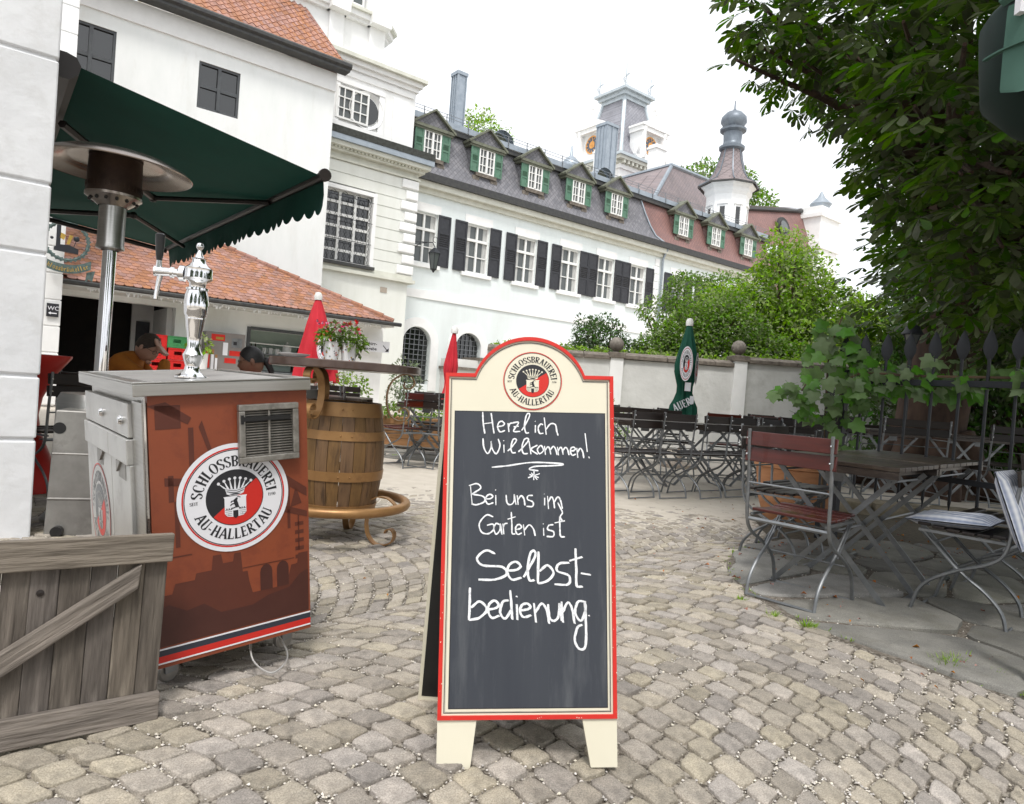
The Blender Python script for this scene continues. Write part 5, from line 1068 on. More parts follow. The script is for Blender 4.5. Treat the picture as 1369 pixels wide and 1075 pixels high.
# ------------------------------------------------------------------ shrubs and trees behind the wall
def shrub(name, label, cat, x, y, blobs, n, size, mt, trunk=None):
    T = thing(name, label, cat, (x, y, 0)); b = MB()
    for bx, by, bz, rh, rv in blobs: b.tube(bez([(0, 0, 0), (bx*.3, by*.3, bz*.4), (bx*.9, by*.9, bz*.95)], 3), [.06, .055, .05, .045, .04, .03, .02], 5)
    b.build('stems', 'bark', T); leafball(T, 'foliage', mt, blobs, n, size, kind='stuff'); return T
def sub(bl, k=3, s=.55):
    out = list(bl)
    for x, y, z, rh, rv in bl:
        for _ in range(k): d = rvec(); out.append((x+d.x*rh*.8, y+d.y*rh*.6, z+abs(d.z)*rv*.85, rh*s*R.uniform(.6, 1.1), rv*s*R.uniform(.6, 1.2)))
    return out
def greenery():
    shrub('dark_shrub', 'dark green yew-like shrub rising behind the wall left of the first stone ball', 'shrub', 2.1, 16.2, sub([(-.1, 0, 2.1, .7, .75), (-.5, 0, 1.8, .6, .5), (.5, 0, 1.9, .55, .5)], 5, .45), 6500, .085, 'leaf_d')
    shrub('leafy_shrub', 'bright green loose shrub spilling over the wall behind the green parasol', 'shrub', 4.0, 16.4, sub([(-.5, 0, 1.9, .7, .8), (.2, 0, 2.3, .8, 1.0), (1.1, .3, 2.5, .9, 1.1), (2.0, .2, 2.0, .9, .9), (-1.0, 0, 1.7, .5, .5), (2.8, 0, 1.9, .7, .7), (3.4, 0, 1.6, .7, .5)], 5, .42), 24000, .105, 'leaf_m')
    shrub('young_tree', 'tall light green young tree behind the wall below the red roofs', 'tree', 7.0, 18.0, sub([(0, 0, 4.0, 1.2, 1.3), (-.1, 0, 5.0, .75, .75), (.9, 0, 3.4, 1.2, 1.1), (-1.3, 0, 3.3, 1.1, .9), (2.0, .3, 3.0, 1.1, 1.1), (0, 0, 2.6, 1.5, 1.2), (-2.3, .4, 2.9, .8, .7), (3.4, .2, 3.2, 1.2, 1.2), (4.6, 0, 2.9, 1.1, 1.1), (3.0, 0, 2.2, 1.2, .9), (1.3, 0, 2.2, 1.3, .9)], 5, .42), 32000, .14, 'leaf_y')
    shrub('bush', 'small mid-green bush on the palace side of the leafy shrub, before the downpipe', 'shrub', 4.9, 19.5, sub([(0, 0, 4.0, .8, .7), (-.9, 0, 3.5, .6, .5), (.9, 0, 4.1, .7, .7)], 4, .45), 4500, .11, 'leaf_m')
    shrub('evergreen_tree', 'dense dark green tree at the far right behind the fence', 'tree', 11.5, 17.5, sub([(0, 0, 3.4, 2.2, 2.0), (-1.8, 0, 2.2, 1.4, 1.2), (2.2, 0, 4.2, 2.4, 2.4), (-.5, 0, 5.2, 1.6, 1.4), (4.5, 0, 3, 2, 2.4)], 4, .4), 15000, .2, 'leaf_d')
    for x, y, lab, sc in ((-7, -9, 'leafy tree standing behind the viewpoint to the left, reflected in windows and chrome', 1), (2.5, -12, 'tall leafy tree standing straight behind the viewpoint', 1.2), (11, -8, 'leafy tree standing behind the viewpoint to the right', 1.1)):
        T = shrub('tree', lab, 'tree', x, y, sub([(0, 0, 4.5*sc, 2.4*sc, 2.4*sc), (-2*sc, 0, 4*sc, 1.8*sc, 1.6*sc), (2*sc, 0, 4.2*sc, 1.8*sc, 1.8*sc), (0, 0, 6.6*sc, 1.7*sc, 1.6*sc)], 3, .45), 4200, .42, 'leaf_d')
    shrub('climber', 'wispy climbing plant with thin upright shoots against the palace pilaster', 'plant', 3.0, 16.0, sub([(0, 0, 1.9, .3, .6), (.3, 0, 1.8, .35, .5)], 4, .4), 1500, .09, 'leaf_m')
    mb = MB()
    for i in range(2600):
        x = R.choice((R.uniform(-.5, 2), R.uniform(4.7, 8.5), R.uniform(4.7, 8.5), R.uniform(2.2, 4.6))); z = 1.9 if x < 4.7 else 2.0
        p = Vector((x, 14.6+R.uniform(0, .5), z+abs(R.gauss(0, .06)))); leaf_quad(mb, p, Vector((0, -.5, 1))+rvec()*.6, rvec()+Vector((0, -.4, 0)), .1)
    mb.build('ivy', 'leaf_y', None, smooth=0, kind='stuff', label='pale green creeper lying along the top of the garden wall', cat='ivy')
    shrub('darkening_hedge', 'added hedge mass darkening the wall behind the fence at the right edge', 'hedge', 10.0, 12.6, sub([(-2.2, 0, 1.0, .9, 1.0), (-.8, 0, 1.2, 1.2, 1.3), (1, 0, 1.4, 1.5, 1.6), (3, 0, 1.5, 1.6, 1.7), (-.5, 0, 2.4, 1, .9), (1.5, 0, 2.8, 1.3, 1), (-3.0, 0, 1.2, 1.0, 1.2), (-1.5, .3, 1.9, 1.2, 1.0)], 4, .45), 26000, .15, 'leaf_d')  # hedge added to darken the wall stretch at the right edge
greenery()
def chestnut_leaf(size=1.0):
    mb = MB(); 
    for i, (a, l) in enumerate(((0, 1), (42, .92), (-42, .92), (85, .66), (-85, .66))):
        t = Vector((sin(radians(a)), cos(radians(a)), 0)); b = Vector((t.y, -t.x, 0)); L = l*size
        P = [(0, 0), (.35, .09), (.72, .2), (.9, .13), (1, 0)]; dr = lambda u: -.28*u*u*L
        c = [t*L*u+Vector((0, 0, dr(u)+.004*i)) for u, w in P]; up = [t*L*u+b*L*w+Vector((0, 0, dr(u)+.05*w*L*2)) for u, w in P]; dn = [t*L*u-b*L*w+Vector((0, 0, dr(u)+.05*w*L*2)) for u, w in P]
        vs = c+up[1:4]+dn[1:4]
        mb.add(vs, [(0, 1, 5), (1, 2, 6, 5), (2, 3, 7, 6), (3, 4, 7), (0, 8, 1), (1, 8, 9, 2), (2, 9, 10, 3), (3, 10, 4)])
    mb.tube([(0, 0, 0), (0, -.25*size, .06*size)], .008*size, 3); return mb
def chestnut():
    T = thing('chestnut_tree', 'huge dark horse chestnut with broad flared trunk overhanging the garden tables at the right', 'tree', (5.9, 9.6, 0))
    o = Vector((5.9, 9.6, 0))
    b = MB(); b.tube(bez([(-.05, 0, -.1), (-.05, 0, .4), (0, 0, 1.2), (.15, 0, 2.2), (.5, 0, 3.4), (.9, 0, 5.2), (1, 0, 8)], 4), [.85, .75, .62, .54, .5, .48, .46, .45, .45, .45, .44, .43, .42, .42, .41, .4, .38, .36, .33, .3, .27, .24, .2, .15, .1], 12)
    for k in range(7): a = k*.9; b.tube(bez([(.3*cos(a), .3*sin(a), .8), (.6*cos(a), .6*sin(a), .25), (1.0*cos(a), 1.0*sin(a), -.05)], 3), [.25, .24, .22, .2, .16, .12, .06], 7)
    b.build('trunk', 'bark', T, smooth=60)
    BL = [(1.80,5.50,4.15,0.36),(1.72,5.50,3.90,0.22),(1.50,5.20,3.60,0.10),(2.12,5.50,3.78,0.26),(2.30,6.00,4.36,0.62),(2.50,5.30,3.40,0.16),(2.52,5.50,3.95,0.44),(2.64,5.50,3.52,0.26),(2.36,4.50,3.58,0.46),(2.48,4.50,3.04,0.34),(2.84,5.50,3.09,0.28),(3.70,7.00,3.30,0.32),(3.98,7.00,2.95,0.40),(3.40,6.00,3.13,0.50),(4.85,8.00,2.86,0.55),(5.35,9.00,2.80,0.45),(2.52,4.20,2.93,0.52),(3.14,5.00,2.80,0.60),(3.85,6.00,2.70,0.70),(4.62,7.00,2.50,0.72),(2.34,3.80,3.08,0.50),(2.54,4.00,2.80,0.50),(2.89,4.50,2.64,0.60),(3.02,4.50,2.31,0.60),(3.94,6.00,2.28,0.70),(3.13,4.50,2.17,0.50),(2.79,4.00,2.47,0.50),(3.41,5.00,3.76,0.80),(2.74,5.00,3.92,0.70),(2.53,5.50,4.30,0.70),(2.17,6.00,4.55,0.70),(5.90,9.00,2.49,0.75),(5.63,8.00,2.39,0.90),(4.15,8.00,5.31,1.40),(5.75,9.00,4.54,1.50),(5.33,8.00,4.80,1.60),(6.50,10.00,3.50,1.00),(6.87,10.00,3.38,1.40),(3.37,8.00,5.26,1.00),(4.49,6.00,3.43,1.50),(6.31,8.00,2.53,1.50),(7.56,11.00,4.93,1.70)]
    TOP = [(3.5, 4, 5.5, 1.8), (6, 5, 5, 2.2), (5.5, 7.5, 8, 2.6), (8.5, 8, 6, 2.6), (3.2, 2.6, 4.6, 1.3), (5, 2, 5, 1.8), (7.5, 3, 5.5, 2.4), (9, 6, 4, 2.2), (6.9, 11.5, 6.8, 2.0), (7.5, 6, 8.5, 2.5), (3.6, 5.8, 6.6, 1.6), (5, .6, 5.4, 2), (8.5, 12.5, 3.6, 2.2), (10, 10, 4.2, 2.4), (4.4, 3.4, 4.2, 1.2), (6.5, 2, 4.4, 2), (8, 0, 4.6, 2.2), (4.5, -1.5, 5.2, 1.8), (6.6, 4.4, 3.4, 1.3), (7.6, 7, 3.4, 1.6), (9.5, 3, 3.6, 1.8), (3.6, .2, 5, 1.1), (7.4, 9.5, 5.2, 1.8), (8.0, 12, 4.6, 1.6), (5.2, 9, 6.2, 1.8)]
    v3 = [chestnut_leaf() for _ in range(1)][0]; tv, tf = v3.v, v3.f
    L = []; tr = 0; br = MB()
    for i, (x, y, z, r) in enumerate(BL+TOP):
        near = i < len(BL); n = int((38 if near else 16)*r*r*(4.2 if r < .5 else 3.2)) if near else int(125*r*r)
        for _ in range(n):
            d = rvec(); rr = r*(.35+.65*R.random()**.5); p = Vector((x+d.x*rr*1.12, y+d.y*rr, z+d.z*rr*.8))
            out = (d*.8+rvec()*.5); out.z = out.z*.3-.12; out.normalize()
            up = (Vector((0, 0, 1))+rvec()*.42).normalized(); up = (up-out*up.dot(out)).normalized(); sd = out.cross(up)
            s = R.uniform(.12, .20) if near else R.uniform(.2, .3)
            M = Matrix(((sd.x*s, out.x*s, up.x*s, p.x-o.x), (sd.y*s, out.y*s, up.y*s, p.y-o.y), (sd.z*s, out.z*s, up.z*s, p.z-o.z), (0, 0, 0, 1)))
            L.append((p.y*1.0+abs(p.x-.45*p.y)*.3 if p.y > 2 else 50, M))
        if near or i % 3 == 1:
            br.tube(bez([(o.x+.3, o.y, 2.6+.2*(i % 5)), ((x+o.x)/2, (y+o.y)/2, (z+3.4)/2+.5), (x, y, z)], 4), [.11, .10, .09, .075, .06, .05, .035, .02, .012], 5, M=Matrix.Translation(-o))
    br.build('branches', 'bark', T, smooth=60)
    L.sort(key=lambda t: t[0]); lm = v3.mesh('leaf', 'leaf_c', 0)
    for d, M in L[:300]: link('leaf', lm, T, M=M)
    c = MB()
    for d, M in L[300:]: c.add(tv, tf, M)
    c.build('crown', 'leaf_c', T, smooth=0, kind='stuff')
chestnut()
# ------------------------------------------------------------------ iron fence and vine
def fence():
    a, c = Vector((2.54, 5.3, 0)), Vector((3.16, 4.03, 0)); u = (c-a).normalized(); ln = (c-a).length
    rz = atan2(u.y, u.x); T = thing('iron_fence', 'dark iron fence with leaf-shaped spear tips, vine growing along its top rail', 'fence', a, rz)
    N_ = 13; sp = ln/8*1.0
    bar = MB(); bar.tube([(0, 0, .47), (0, 0, 1.42)], .010, 6); bar.lathe([(.001, .40), (.012, .47)], 6); bm = bar.mesh('bar', 'iron')
    sp_ = MB(); pr = [(0, .0), (.014, .03), (.034, .075), (.040, .105), (.034, .14), (.018, .19), (0, .225)]; n = len(pr)
    vs = []
    for x, z in pr: vs += [(-x, 0, z), (0, -.009 if 0 < x else 0, z), (x, 0, z), (0, .009 if 0 < x else 0, z)]
    sp_.add(vs, [(4*i+k, 4*i+(k+1) % 4, 4*i+4+(k+1) % 4, 4*i+4+k) for i in range(n-1) for k in range(4)]); spm = sp_.mesh('spear_tip', 'iron', 60)
    for i in range(N_):
        o = link('bar', bm, T, (i*sp, 0, 0), (0, radians(R.uniform(-.4, .4)), 0)); link('spear_tip', spm, o, (0, 0, 1.385), (0, 0, .5))
    b = MB(); b.box(-.12, N_*sp, -.02, .02, 1.235, 1.275); b.build('top_rail', 'iron', T, smooth=0)
    b = MB(); b.box(-.12, N_*sp, -.02, .02, .60, .635); b.build('bottom_rail', 'iron', T, smooth=0)
    for x in (-.1, .03): 
        b = MB(); b.box(x-.022, x+.022, -.022, .022, -.05, 1.34); b.build('post', 'iron', T, smooth=0)
    V = thing('grapevine', 'green vine with lobed leaves covering the fence post and trailing along the top rail', 'vine', (2.5, 5.2, 0))
    lf = MB(); pts = [(0, 0), (.28, -.12), (.5, .1), (.38, .28), (.56, .55), (.3, .58), (.22, .72), (0, 1.0), (-.22, .72), (-.3, .58), (-.56, .55), (-.38, .28), (-.5, .1), (-.28, -.12)]
    vs = [(x, y, -.14*(x*x+(y-.3)**2)) for x, y in pts]+[(0, .35, .05)]; lf.add(vs, [(i, (i+1) % 14, 14) for i in range(14)]); lf.tube([(0, 0, 0), (0, -.5, -.1)], .015, 3); lm = lf.mesh('leaf', 'leaf_v', 0)
    o = Vector((2.5, 5.2, 0)); path = [(2.16,5.10,1.19,.16),(2.30,5.20,1.40,.14),(2.42,5.30,1.59,.10),(2.51,5.20,1.30,.15),(2.53,5.00,1.22,.12),(2.69,5.00,1.34,.12),(2.80,4.80,1.30,.10),(2.89,4.70,1.33,.10),(2.99,4.50,1.29,.08),(3.07,4.35,1.31,.06),(2.48,5.20,0.98,.13),(2.53,5.20,0.79,.09),(3.10,4.10,1.30,.06),(2.56,5.20,1.45,.14),(2.30,5.20,1.06,.13),(2.50,5.30,1.70,.06),(2.2,5.15,1.05,.08),(2.62,5.0,1.25,.1),(2.62,5.1,1.14,.1)]
    st = MB()
    st.tube([Vector(p)-o for p in bez([(2.5, 5.35, 0), (2.45, 5.3, .6), (2.5, 5.25, 1.1), (2.55, 5.1, 1.3), (2.8, 4.75, 1.3), (3.15, 4.1, 1.3)], 5)], .009, 5); st.tube([Vector(p)-o for p in bez([(2.5, 5.3, 1.0), (2.3, 5.2, 1.3), (2.15, 5.1, 1.15)], 4)], .006, 4); st.tube([Vector(p)-o for p in bez([(2.45, 5.3, .6), (2.42, 5.3, 1.4), (2.5, 5.3, 1.75)], 4)], .006, 4)
    st.build('vine_stem', 'twig', V)
    path += [(2.74, 4.95, 1.28, .1), (2.84, 4.75, 1.24, .08), (2.94, 4.6, 1.26, .08), (3.04, 4.4, 1.25, .06), (3.14, 4.15, 1.3, .07), (2.05, 5.1, 1.12, .09), (2.38, 5.3, 1.62, .1), (2.6, 5.2, 1.5, .08)]; W_ = [p[3]**.9 for p in path]; tot = sum(W_)
    for (x, y, z, r), w in zip(path, W_):
        for _ in range(int(292*w/tot)):
            d = rvec(); p = Vector((x, y, z))+d*r*R.uniform(.5, 1.25)-o
            nn = (Vector((-.25, -1, .55))+rvec()*.75).normalized(); t = (Vector((R.uniform(-1, 1), 0, -.7))+rvec()*.4); t = (t-nn*t.dot(nn)).normalized(); sd = t.cross(nn)
            s = R.uniform(.075, .125); link('leaf', lm, V, M=Matrix(((sd.x*s, t.x*s, nn.x*s, p.x), (sd.y*s, t.y*s, nn.y*s, p.y), (sd.z*s, t.z*s, nn.z*s, p.z), (0, 0, 0, 1))))
    # lantern, hanging disc lamp, spot
    L_ = thing('garden_lantern', 'dark domed lantern on a post in front of the chestnut trunk, behind the fence spears', 'lantern', (4.32, 7.5, .95)); L_.scale = (.55, .55, .55)
    b = MB(); b.tube([(0, 0, 0), (0, 0, 1.55)], .03, 8); b.build('post', 'iron', L_); b = MB(); b.lathe([(.02, 2.0), (.05, 1.97), (.13, 1.93), (.15, 1.86), (.19, 1.8), (.2, 1.77), (.16, 1.76)], 12); b.lathe([(.04, 1.55), (.1, 1.57), (.1, 1.6)], 12); b.tube([(0, 0, 1.9), (0, 0, 2.06)], .015, 5)
    for k in range(6): a = k*pi/3; b.tube([(.17*cos(a), .17*sin(a), 1.77), (.1*cos(a), .1*sin(a), 1.58)], .008, 4)
    b.build('lamp_frame', 'iron', L_); b = MB(); b.lathe([(.095, 1.58), (.155, 1.76)], 6); b.build('lamp_glass', 'glass', L_, smooth=0)
    o_ = MB(); o_.lathe([(.001, .03), (.06, .03), (.16, 0), (.15, -.005), (.001, -.01)], 16); o_.tube([(0, 0, .03), (0, 0, .8)], .004, 4); o_.build('pendant_lamp', 'garden', None, loc=(4.34, 6.5, 2.97), label='small pale disc lamp hanging among the chestnut leaves', cat='lamp')
    o_ = MB(); o_.tube([(0, 0, 0), (.10, 0, .015)], .022, 8); o_.tube([(.05, 0, .02), (.06, .3, .3)], .006, 4); o_.build('spotlight', 'garden', None, loc=(4.45, 7.5, 2.2), label='small pale spotlight fixed near the chestnut trunk above the lantern', cat='lamp')
fence()
# ------------------------------------------------------------------ folding chairs and tables
def arc_slat(w, h, t, bow=.02, n=6):
    mb = MB(); vs = []
    for i in range(n+1):
        x = -w/2+w*i/n; y = bow*(1-(2*i/n-1)**2); vs += [(x, y, 0), (x, y+t, 0), (x, y+t, h), (x, y, h)]
    mb.add(vs, [(4*i+k, 4*i+(k+1) % 4, 4*i+4+(k+1) % 4, 4*i+4+k) for i in range(n) for k in range(4)]+[(3, 2, 1, 0), (4*n, 4*n+1, 4*n+2, 4*n+3)]); return mb
def chair_proto(name, label, wood, w=.43, slats=2, group=None, flat=False):
    T = thing(name, label, 'chair', group=group)
    bz = [(.715, .075), (.80, .075)] if slats == 2 else [(.62, .06), (.705, .06), (.79, .06)]
    bs = {}
    for z, h in bz:
        me = bs.get(h) or bs.setdefault(h, arc_slat(w+.04, h, .016).mesh('back_slat', wood, 40)); link('back_slat', me, T, (0, -.235-.008*(z-.7)*10, z), (radians(-6), 0, 0), bevel=.003)
    sm = MB(); sm.box(-w/2+.02, w/2-.02, -.028, .028, 0, .016); smm = sm.mesh('seat_slat', wood, 0)
    for i in range(6): y = -.16+i*.066; link('seat_slat', smm, T, (0, y, .44+.012*(abs(i-2.2)/2.5)**2), (0, 0, 0), bevel=.004)
    x = w/2
    for s in (-1, 1):
        b = MB()
        if flat: pr = dict(n=4, flatten=.35, up=(0, 0, 1))
        b.tube(bez([(s*x, -.245, .885), (s*x, -.215, .62), (s*x, -.2, .42), (s*x, -.14, .33), (s*x, .02, .25), (s*x, .15, .15), (s*x, .2, .0)], 4), .0095, 6); b.build('back_leg', 'galv', T, smooth=60)
        b = MB(); xi = s*(x-.035); b.tube(bez([(xi, .19, .435), (xi, .12, .37), (xi, .0, .255), (xi, -.12, .17), (xi, -.19, .09), (xi, -.215, .0)], 4), .0095, 6); b.build('front_leg', 'galv', T, smooth=60)
    def rod(name, p, q, r, n=5): bb = MB(); bb.tube([p, q], r, n); bb.build(name, 'galv', T)
    rod('foot_rail', (-x, .2, .008), (x, .2, .008), .007); rod('foot_rail', (-x+.035, -.215, .008), (x-.035, -.215, .008), .007)
    for yy, zz_, rr, dx in ((-.215, .60, .006, 0), (-.19, .405, .012, 0), (.12, .375, .006, .035), (.1, .2, .005, 0)): rod('cross_bar', (-x+dx, yy, zz_), (x-dx, yy, zz_), rr, 6)
    for s in (-1, 1):
        bb = MB(); bb.box(s*(x-.02)-.006, s*(x-.02)+.006, -.19, .19, .425, .438); bb.build('seat_rail', 'galv', T, smooth=0); rod('stay', (s*(x-.02), 0, .25), (s*(x-.02), .17, .43), .004, 4)
    rv = MB()
    for z, h in bz:
        for s in (-1, 1): rv.ball((s*x, -.258, z+h/2), .006, 6)
    rv.build('rivets', 'chrome', T); return T
def table_proto(name, label, w=.7, d=.7, round_=False, group=None):
    T = thing(name, label, 'table', group=group)
    if not round_:
        n = 7; sw = d/n; b = MB(); b.box(-w/2, w/2, -sw/2+.003, sw/2-.003, 0, .024); me = b.mesh('tabletop_plank', 'tbl', 0)
        for i in range(n): link('tabletop_plank', me, T, (0, -d/2+sw*(i+.5), .724+R.uniform(-.0008, .0008)), bevel=.003)
        b = MB(); b.box(-w/2+.0, w/2, -d/2, -d/2+.03, .685, .722); b.box(-w/2, w/2, d/2-.03, d/2, .685, .722); b.box(-w*.4, -w*.4+.03, -d/2+.03, d/2-.03, .69, .722); b.box(w*.4-.03, w*.4, -d/2+.03, d/2-.03, .69, .722); b.build('apron', 'tbl', T, smooth=0)
    else:
        b = MB(); b.lathe([(.001, .718), (w/2-.02, .718), (w/2, .724), (w/2, .742), (w/2-.01, .75), (.001, .75)], 32); b.build('tabletop', 'greytop', T)
    hw = .31; hd = .24
    for s in (-1, 1):
        for t in (-1, 1):
            y = s*hd+t*.012; L = Vector((t*2*hw, 0, .69)); b = MB(); a = atan2(.69, 2*hw*t)
            M = Matrix.Translation((-t*hw, y, 0)) @ Matrix.Rotation(-a, 4, 'Y'); ln = L.length; b.box(0, ln, -.004, .004, -.014, .014, M); b.build('leg', 'galv', T, smooth=0)
    for s in (-1, 1):
        b = MB(); b.box(s*hw-.014, s*hw+.014, -hd-.02, hd+.02, 0, .008); b.tube([(s*hw*.9, -hd, .66), (s*hw*.9, hd, .66)], .007, 5); b.build('foot_bar', 'galv', T, smooth=0)
    b = MB(); b.tube([(0, -hd-.01, .345), (0, hd+.01, .345)], .007, 5); b.box(-.05, .05, -hd-.008, -hd-.004, .63, .7); b.box(-.05, .05, hd+.004, hd+.008, .63, .7); b.build('hinge_rod', 'galv', T, smooth=0); return T
def furniture():
    # near group on the flagstones
    c = chair_proto('folding_chair', 'folding garden chair with red-brown slats, empty, back turned to the viewer beside the near table', 'slat_r'); c.location = (1.60, 3.65, 0); c.rotation_euler = (0, 0, radians(-46))
    t = table_proto('folding_table', 'dark wet-looking folding table nearest the viewer, red-brown chair tucked at it'); t.location = (1.98, 3.93, 0); t.rotation_euler = (0, 0, radians(-46))
    t2 = copy_tree(t, (2.56, 4.53, 0), radians(-46), 'dark folding table standing end to end behind the near one, by the fence'); t2.location = (2.63, 4.56, 0); t2.scale = (1, 1.5, 1)
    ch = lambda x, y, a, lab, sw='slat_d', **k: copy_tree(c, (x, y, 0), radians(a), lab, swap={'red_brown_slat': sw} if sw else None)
    r1 = ch(2.44, 3.55, 43, 'grey-framed chair at the right edge with a blue-white striped cushion on its seat'); r2 = ch(2.98, 4.05, 43, 'grey-framed chair behind the cushioned one at the right edge of the tables')
    ch(1.90, 4.62, -136, 'dark-slatted chair half hidden behind the red-brown chair, facing the near table'); ch(2.15, 5.0, -136, 'dark-slatted chair on the far side of the second near table')
    def cushion(x, y, z, rz, rx, lab):
        b = MB(); n = 8; w, d, h = .38, .38, .042; vs = []; 
        for sgn in (1, -1):
            for i in range(n+1):
                for j in range(n+1):
                    u, v = 2*i/n-1, 2*j/n-1; k = (1-abs(u)**5)*(1-abs(v)**5); q = .006*sin(u*7+v*3); vs.append((w/2*u, d/2*v, sgn*(h*(k**.5)*.7+.003+q*k*(sgn > 0))))
        m = (n+1)**2
        for i in range(n):
            for j in range(n): a = i*(n+1)+j; b.f += [(a, a+n+1, a+n+2, a+1), (m+a, m+a+1, m+a+n+2, m+a+n+1)]
        b.v = vs; M = Matrix.Translation((x, y, z)) @ Matrix.Rotation(rz, 4, 'Z') @ Matrix.Rotation(rx, 4, 'X'); o = b.build('seat_cushion', 'cush', None, smooth=70); o.matrix_world = M; return tag(o, lab, 'cushion')
    cushion(2.38, 3.60, .488, radians(45), radians(-4), 'blue and white striped cushion lying on the seat of the right chair')
    cushion(2.50, 3.33, .60, radians(43), radians(70), 'striped cushion hanging against the backrest of the right chair')
    # garden seating before the wall
    g = 'folding garden chairs at the tables before the wall'
    spots = [(1.25, 7.05, 36, 'chair nearest the sign board in the front row before the garden wall'), (1.62, 7.2, 30, 'second chair from the sign board in the front row, back to the viewer'), (2.05, 7.4, 38, 'third chair from the sign board in the front row, in front of the green parasol'), (2.42, 7.65, 32, 'fourth front-row chair, right of the green parasol'), (2.80, 7.9, 40, 'rightmost leaning chair of the front row before the second pier'),
             (1.35, 9.2, 165, 'chair facing the viewer behind the leftmost table before the wall'), (1.85, 9.35, 178, 'chair facing the viewer between the sign board and the green parasol'), (2.25, 9.3, 200, 'chair facing the viewer left of the green parasol foot'), (3.0, 9.5, 172, 'chair facing the viewer right of the green parasol'), (3.35, 9.3, 150, 'chair on the far side of the long table near the second pier'),
             (3.35, 8.6, -100, 'chair standing alone by the round table, seen from the side'), (3.95, 10.5, 170, 'brown chair beyond the round table'), (4.55, 9.9, 120, 'chair right of the round table'), (3.7, 8.9, -10, 'low dark chair in front of the round table'), (3.25, 7.75, 58, 'chair seen from the side at the near right end of the seating before the wall'), (5.1, 11.6, 185, 'small far chair against the wall beyond the round table'), (4.5, 12.2, 170, 'small far chair below the second wall pier'), (2.7, 11.3, 185, 'small far chair left of the second wall pier'), (1.5, 11.0, 170, 'small far chair under the first wall pier')]
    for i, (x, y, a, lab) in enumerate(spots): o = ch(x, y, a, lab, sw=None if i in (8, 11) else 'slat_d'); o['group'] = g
    for x, y, a, lab in ((1.55, 8.2, 5, 'dark garden table behind the first front-row chairs'), (2.3, 8.45, 5, 'dark garden table behind the green parasol chairs'), (3.05, 8.75, 8, 'dark garden table at the right end of the front row')): o = copy_tree(t, (x, y, 0), radians(a), lab); o['group'] = 'garden tables before the wall'
    o = copy_tree(t, (4.9, 10.9, 0), radians(5), 'far dark garden table against the wall, right of the round table'); o['group'] = 'garden tables before the wall'; o = copy_tree(t, (2.1, 10.6, 0), 0, 'far dark garden table under the wall, between the two piers'); o['group'] = 'garden tables before the wall'
    rt = table_proto('round_table', 'round grey-topped garden table before the wall near the second pier', .95, .95, True); rt.location = (3.95, 9.55, 0)
    # left group beyond the barrel
    g = 'chairs and tables beyond the barrel'
    for i, (x, y, a, lab) in enumerate([(-.92, 8.2, -28, 'black-slatted chair just left of the sign board, back to the viewer'), (-1.25, 8.1, 52, 'red-brown chair with metal legs seen beyond the bronze scroll of the barrel table'), (-1.15, 9.4, 180, 'chair facing the viewer behind the left garden table'), (-1.9, 8.6, -70, 'chair left of the left garden table, behind the barrel'), (-2.35, 9.2, 175, 'dark chair near the planter beyond the barrel'), (-.55, 10.3, 170, 'small far chair left of the sign board, before the porch'), (-1.0, 11.2, 150, 'small far chair before the arched window'), (-2.55, 8.1, 20, 'chair half hidden by the barrel bracket')]):
        o = ch(x, y, a, lab, sw=None if i == 1 else 'slat_d'); o['group'] = g
    for x, y, a, lab in ((-1.05, 8.7, 0, 'garden table left of the sign board with chairs around it'), (-2.2, 8.75, 0, 'garden table behind the barrel, before the planter'), (-.8, 10.9, 10, 'far garden table before the porch')): o = copy_tree(t, (x, y, 0), radians(a), lab); o['group'] = g
    # seating behind the fence
    B = chair_proto('garden_bench', 'dark two-slat bench back with grey posts seen through the fence bars', 'slat_d', .66); B['category'] = 'bench'; B.location = (4.25, 7.35, .12); B.rotation_euler = (0, 0, radians(-4))
    copy_tree(B, (5.45, 7.4, .12), radians(-8), 'dark bench cut by the right picture edge behind the fence'); copy_tree(B, (5.1, 9.6, 0), radians(175), 'dark bench deeper in the shade behind the fence, facing the viewer'); copy_tree(B, (3.5, 7.6, .1), radians(-18), 'dark bench seen between the vine post and the first fence bars')
    for x, y, a, lab in ((4.5, 8.3, 3, 'brown-topped table behind the bench beyond the fence'), (5.6, 8.4, 0, 'brown-topped table at the right behind the fence'), (4.3, 10.2, 0, 'light-topped table before the chestnut trunk')): copy_tree(t, (x, y, .1 if y < 9 else 0), radians(a), lab)
    ch(4.6, 10.9, 178, 'blue-grey chair beyond the light-topped table, left of the chestnut trunk')
    # left side behind the steel counter
    for i, (x, y, a, lab) in enumerate([(-3.3, 5.05, 60, 'chair beside the red and white covered table, next to the near wall'), (-3.1, 6.0, 100, 'dark chair between the covered table and the man in the orange sweater'), (-3.40, 5.72, -90, 'chair under the man in the orange sweater'), (-1.92, 5.72, 90, 'chair under the woman at the counter')]): ch(x, y, a, lab)
    copy_tree(t, (-2.58, 5.75, 0), 0, 'small garden table between the seated man and woman')
furniture()
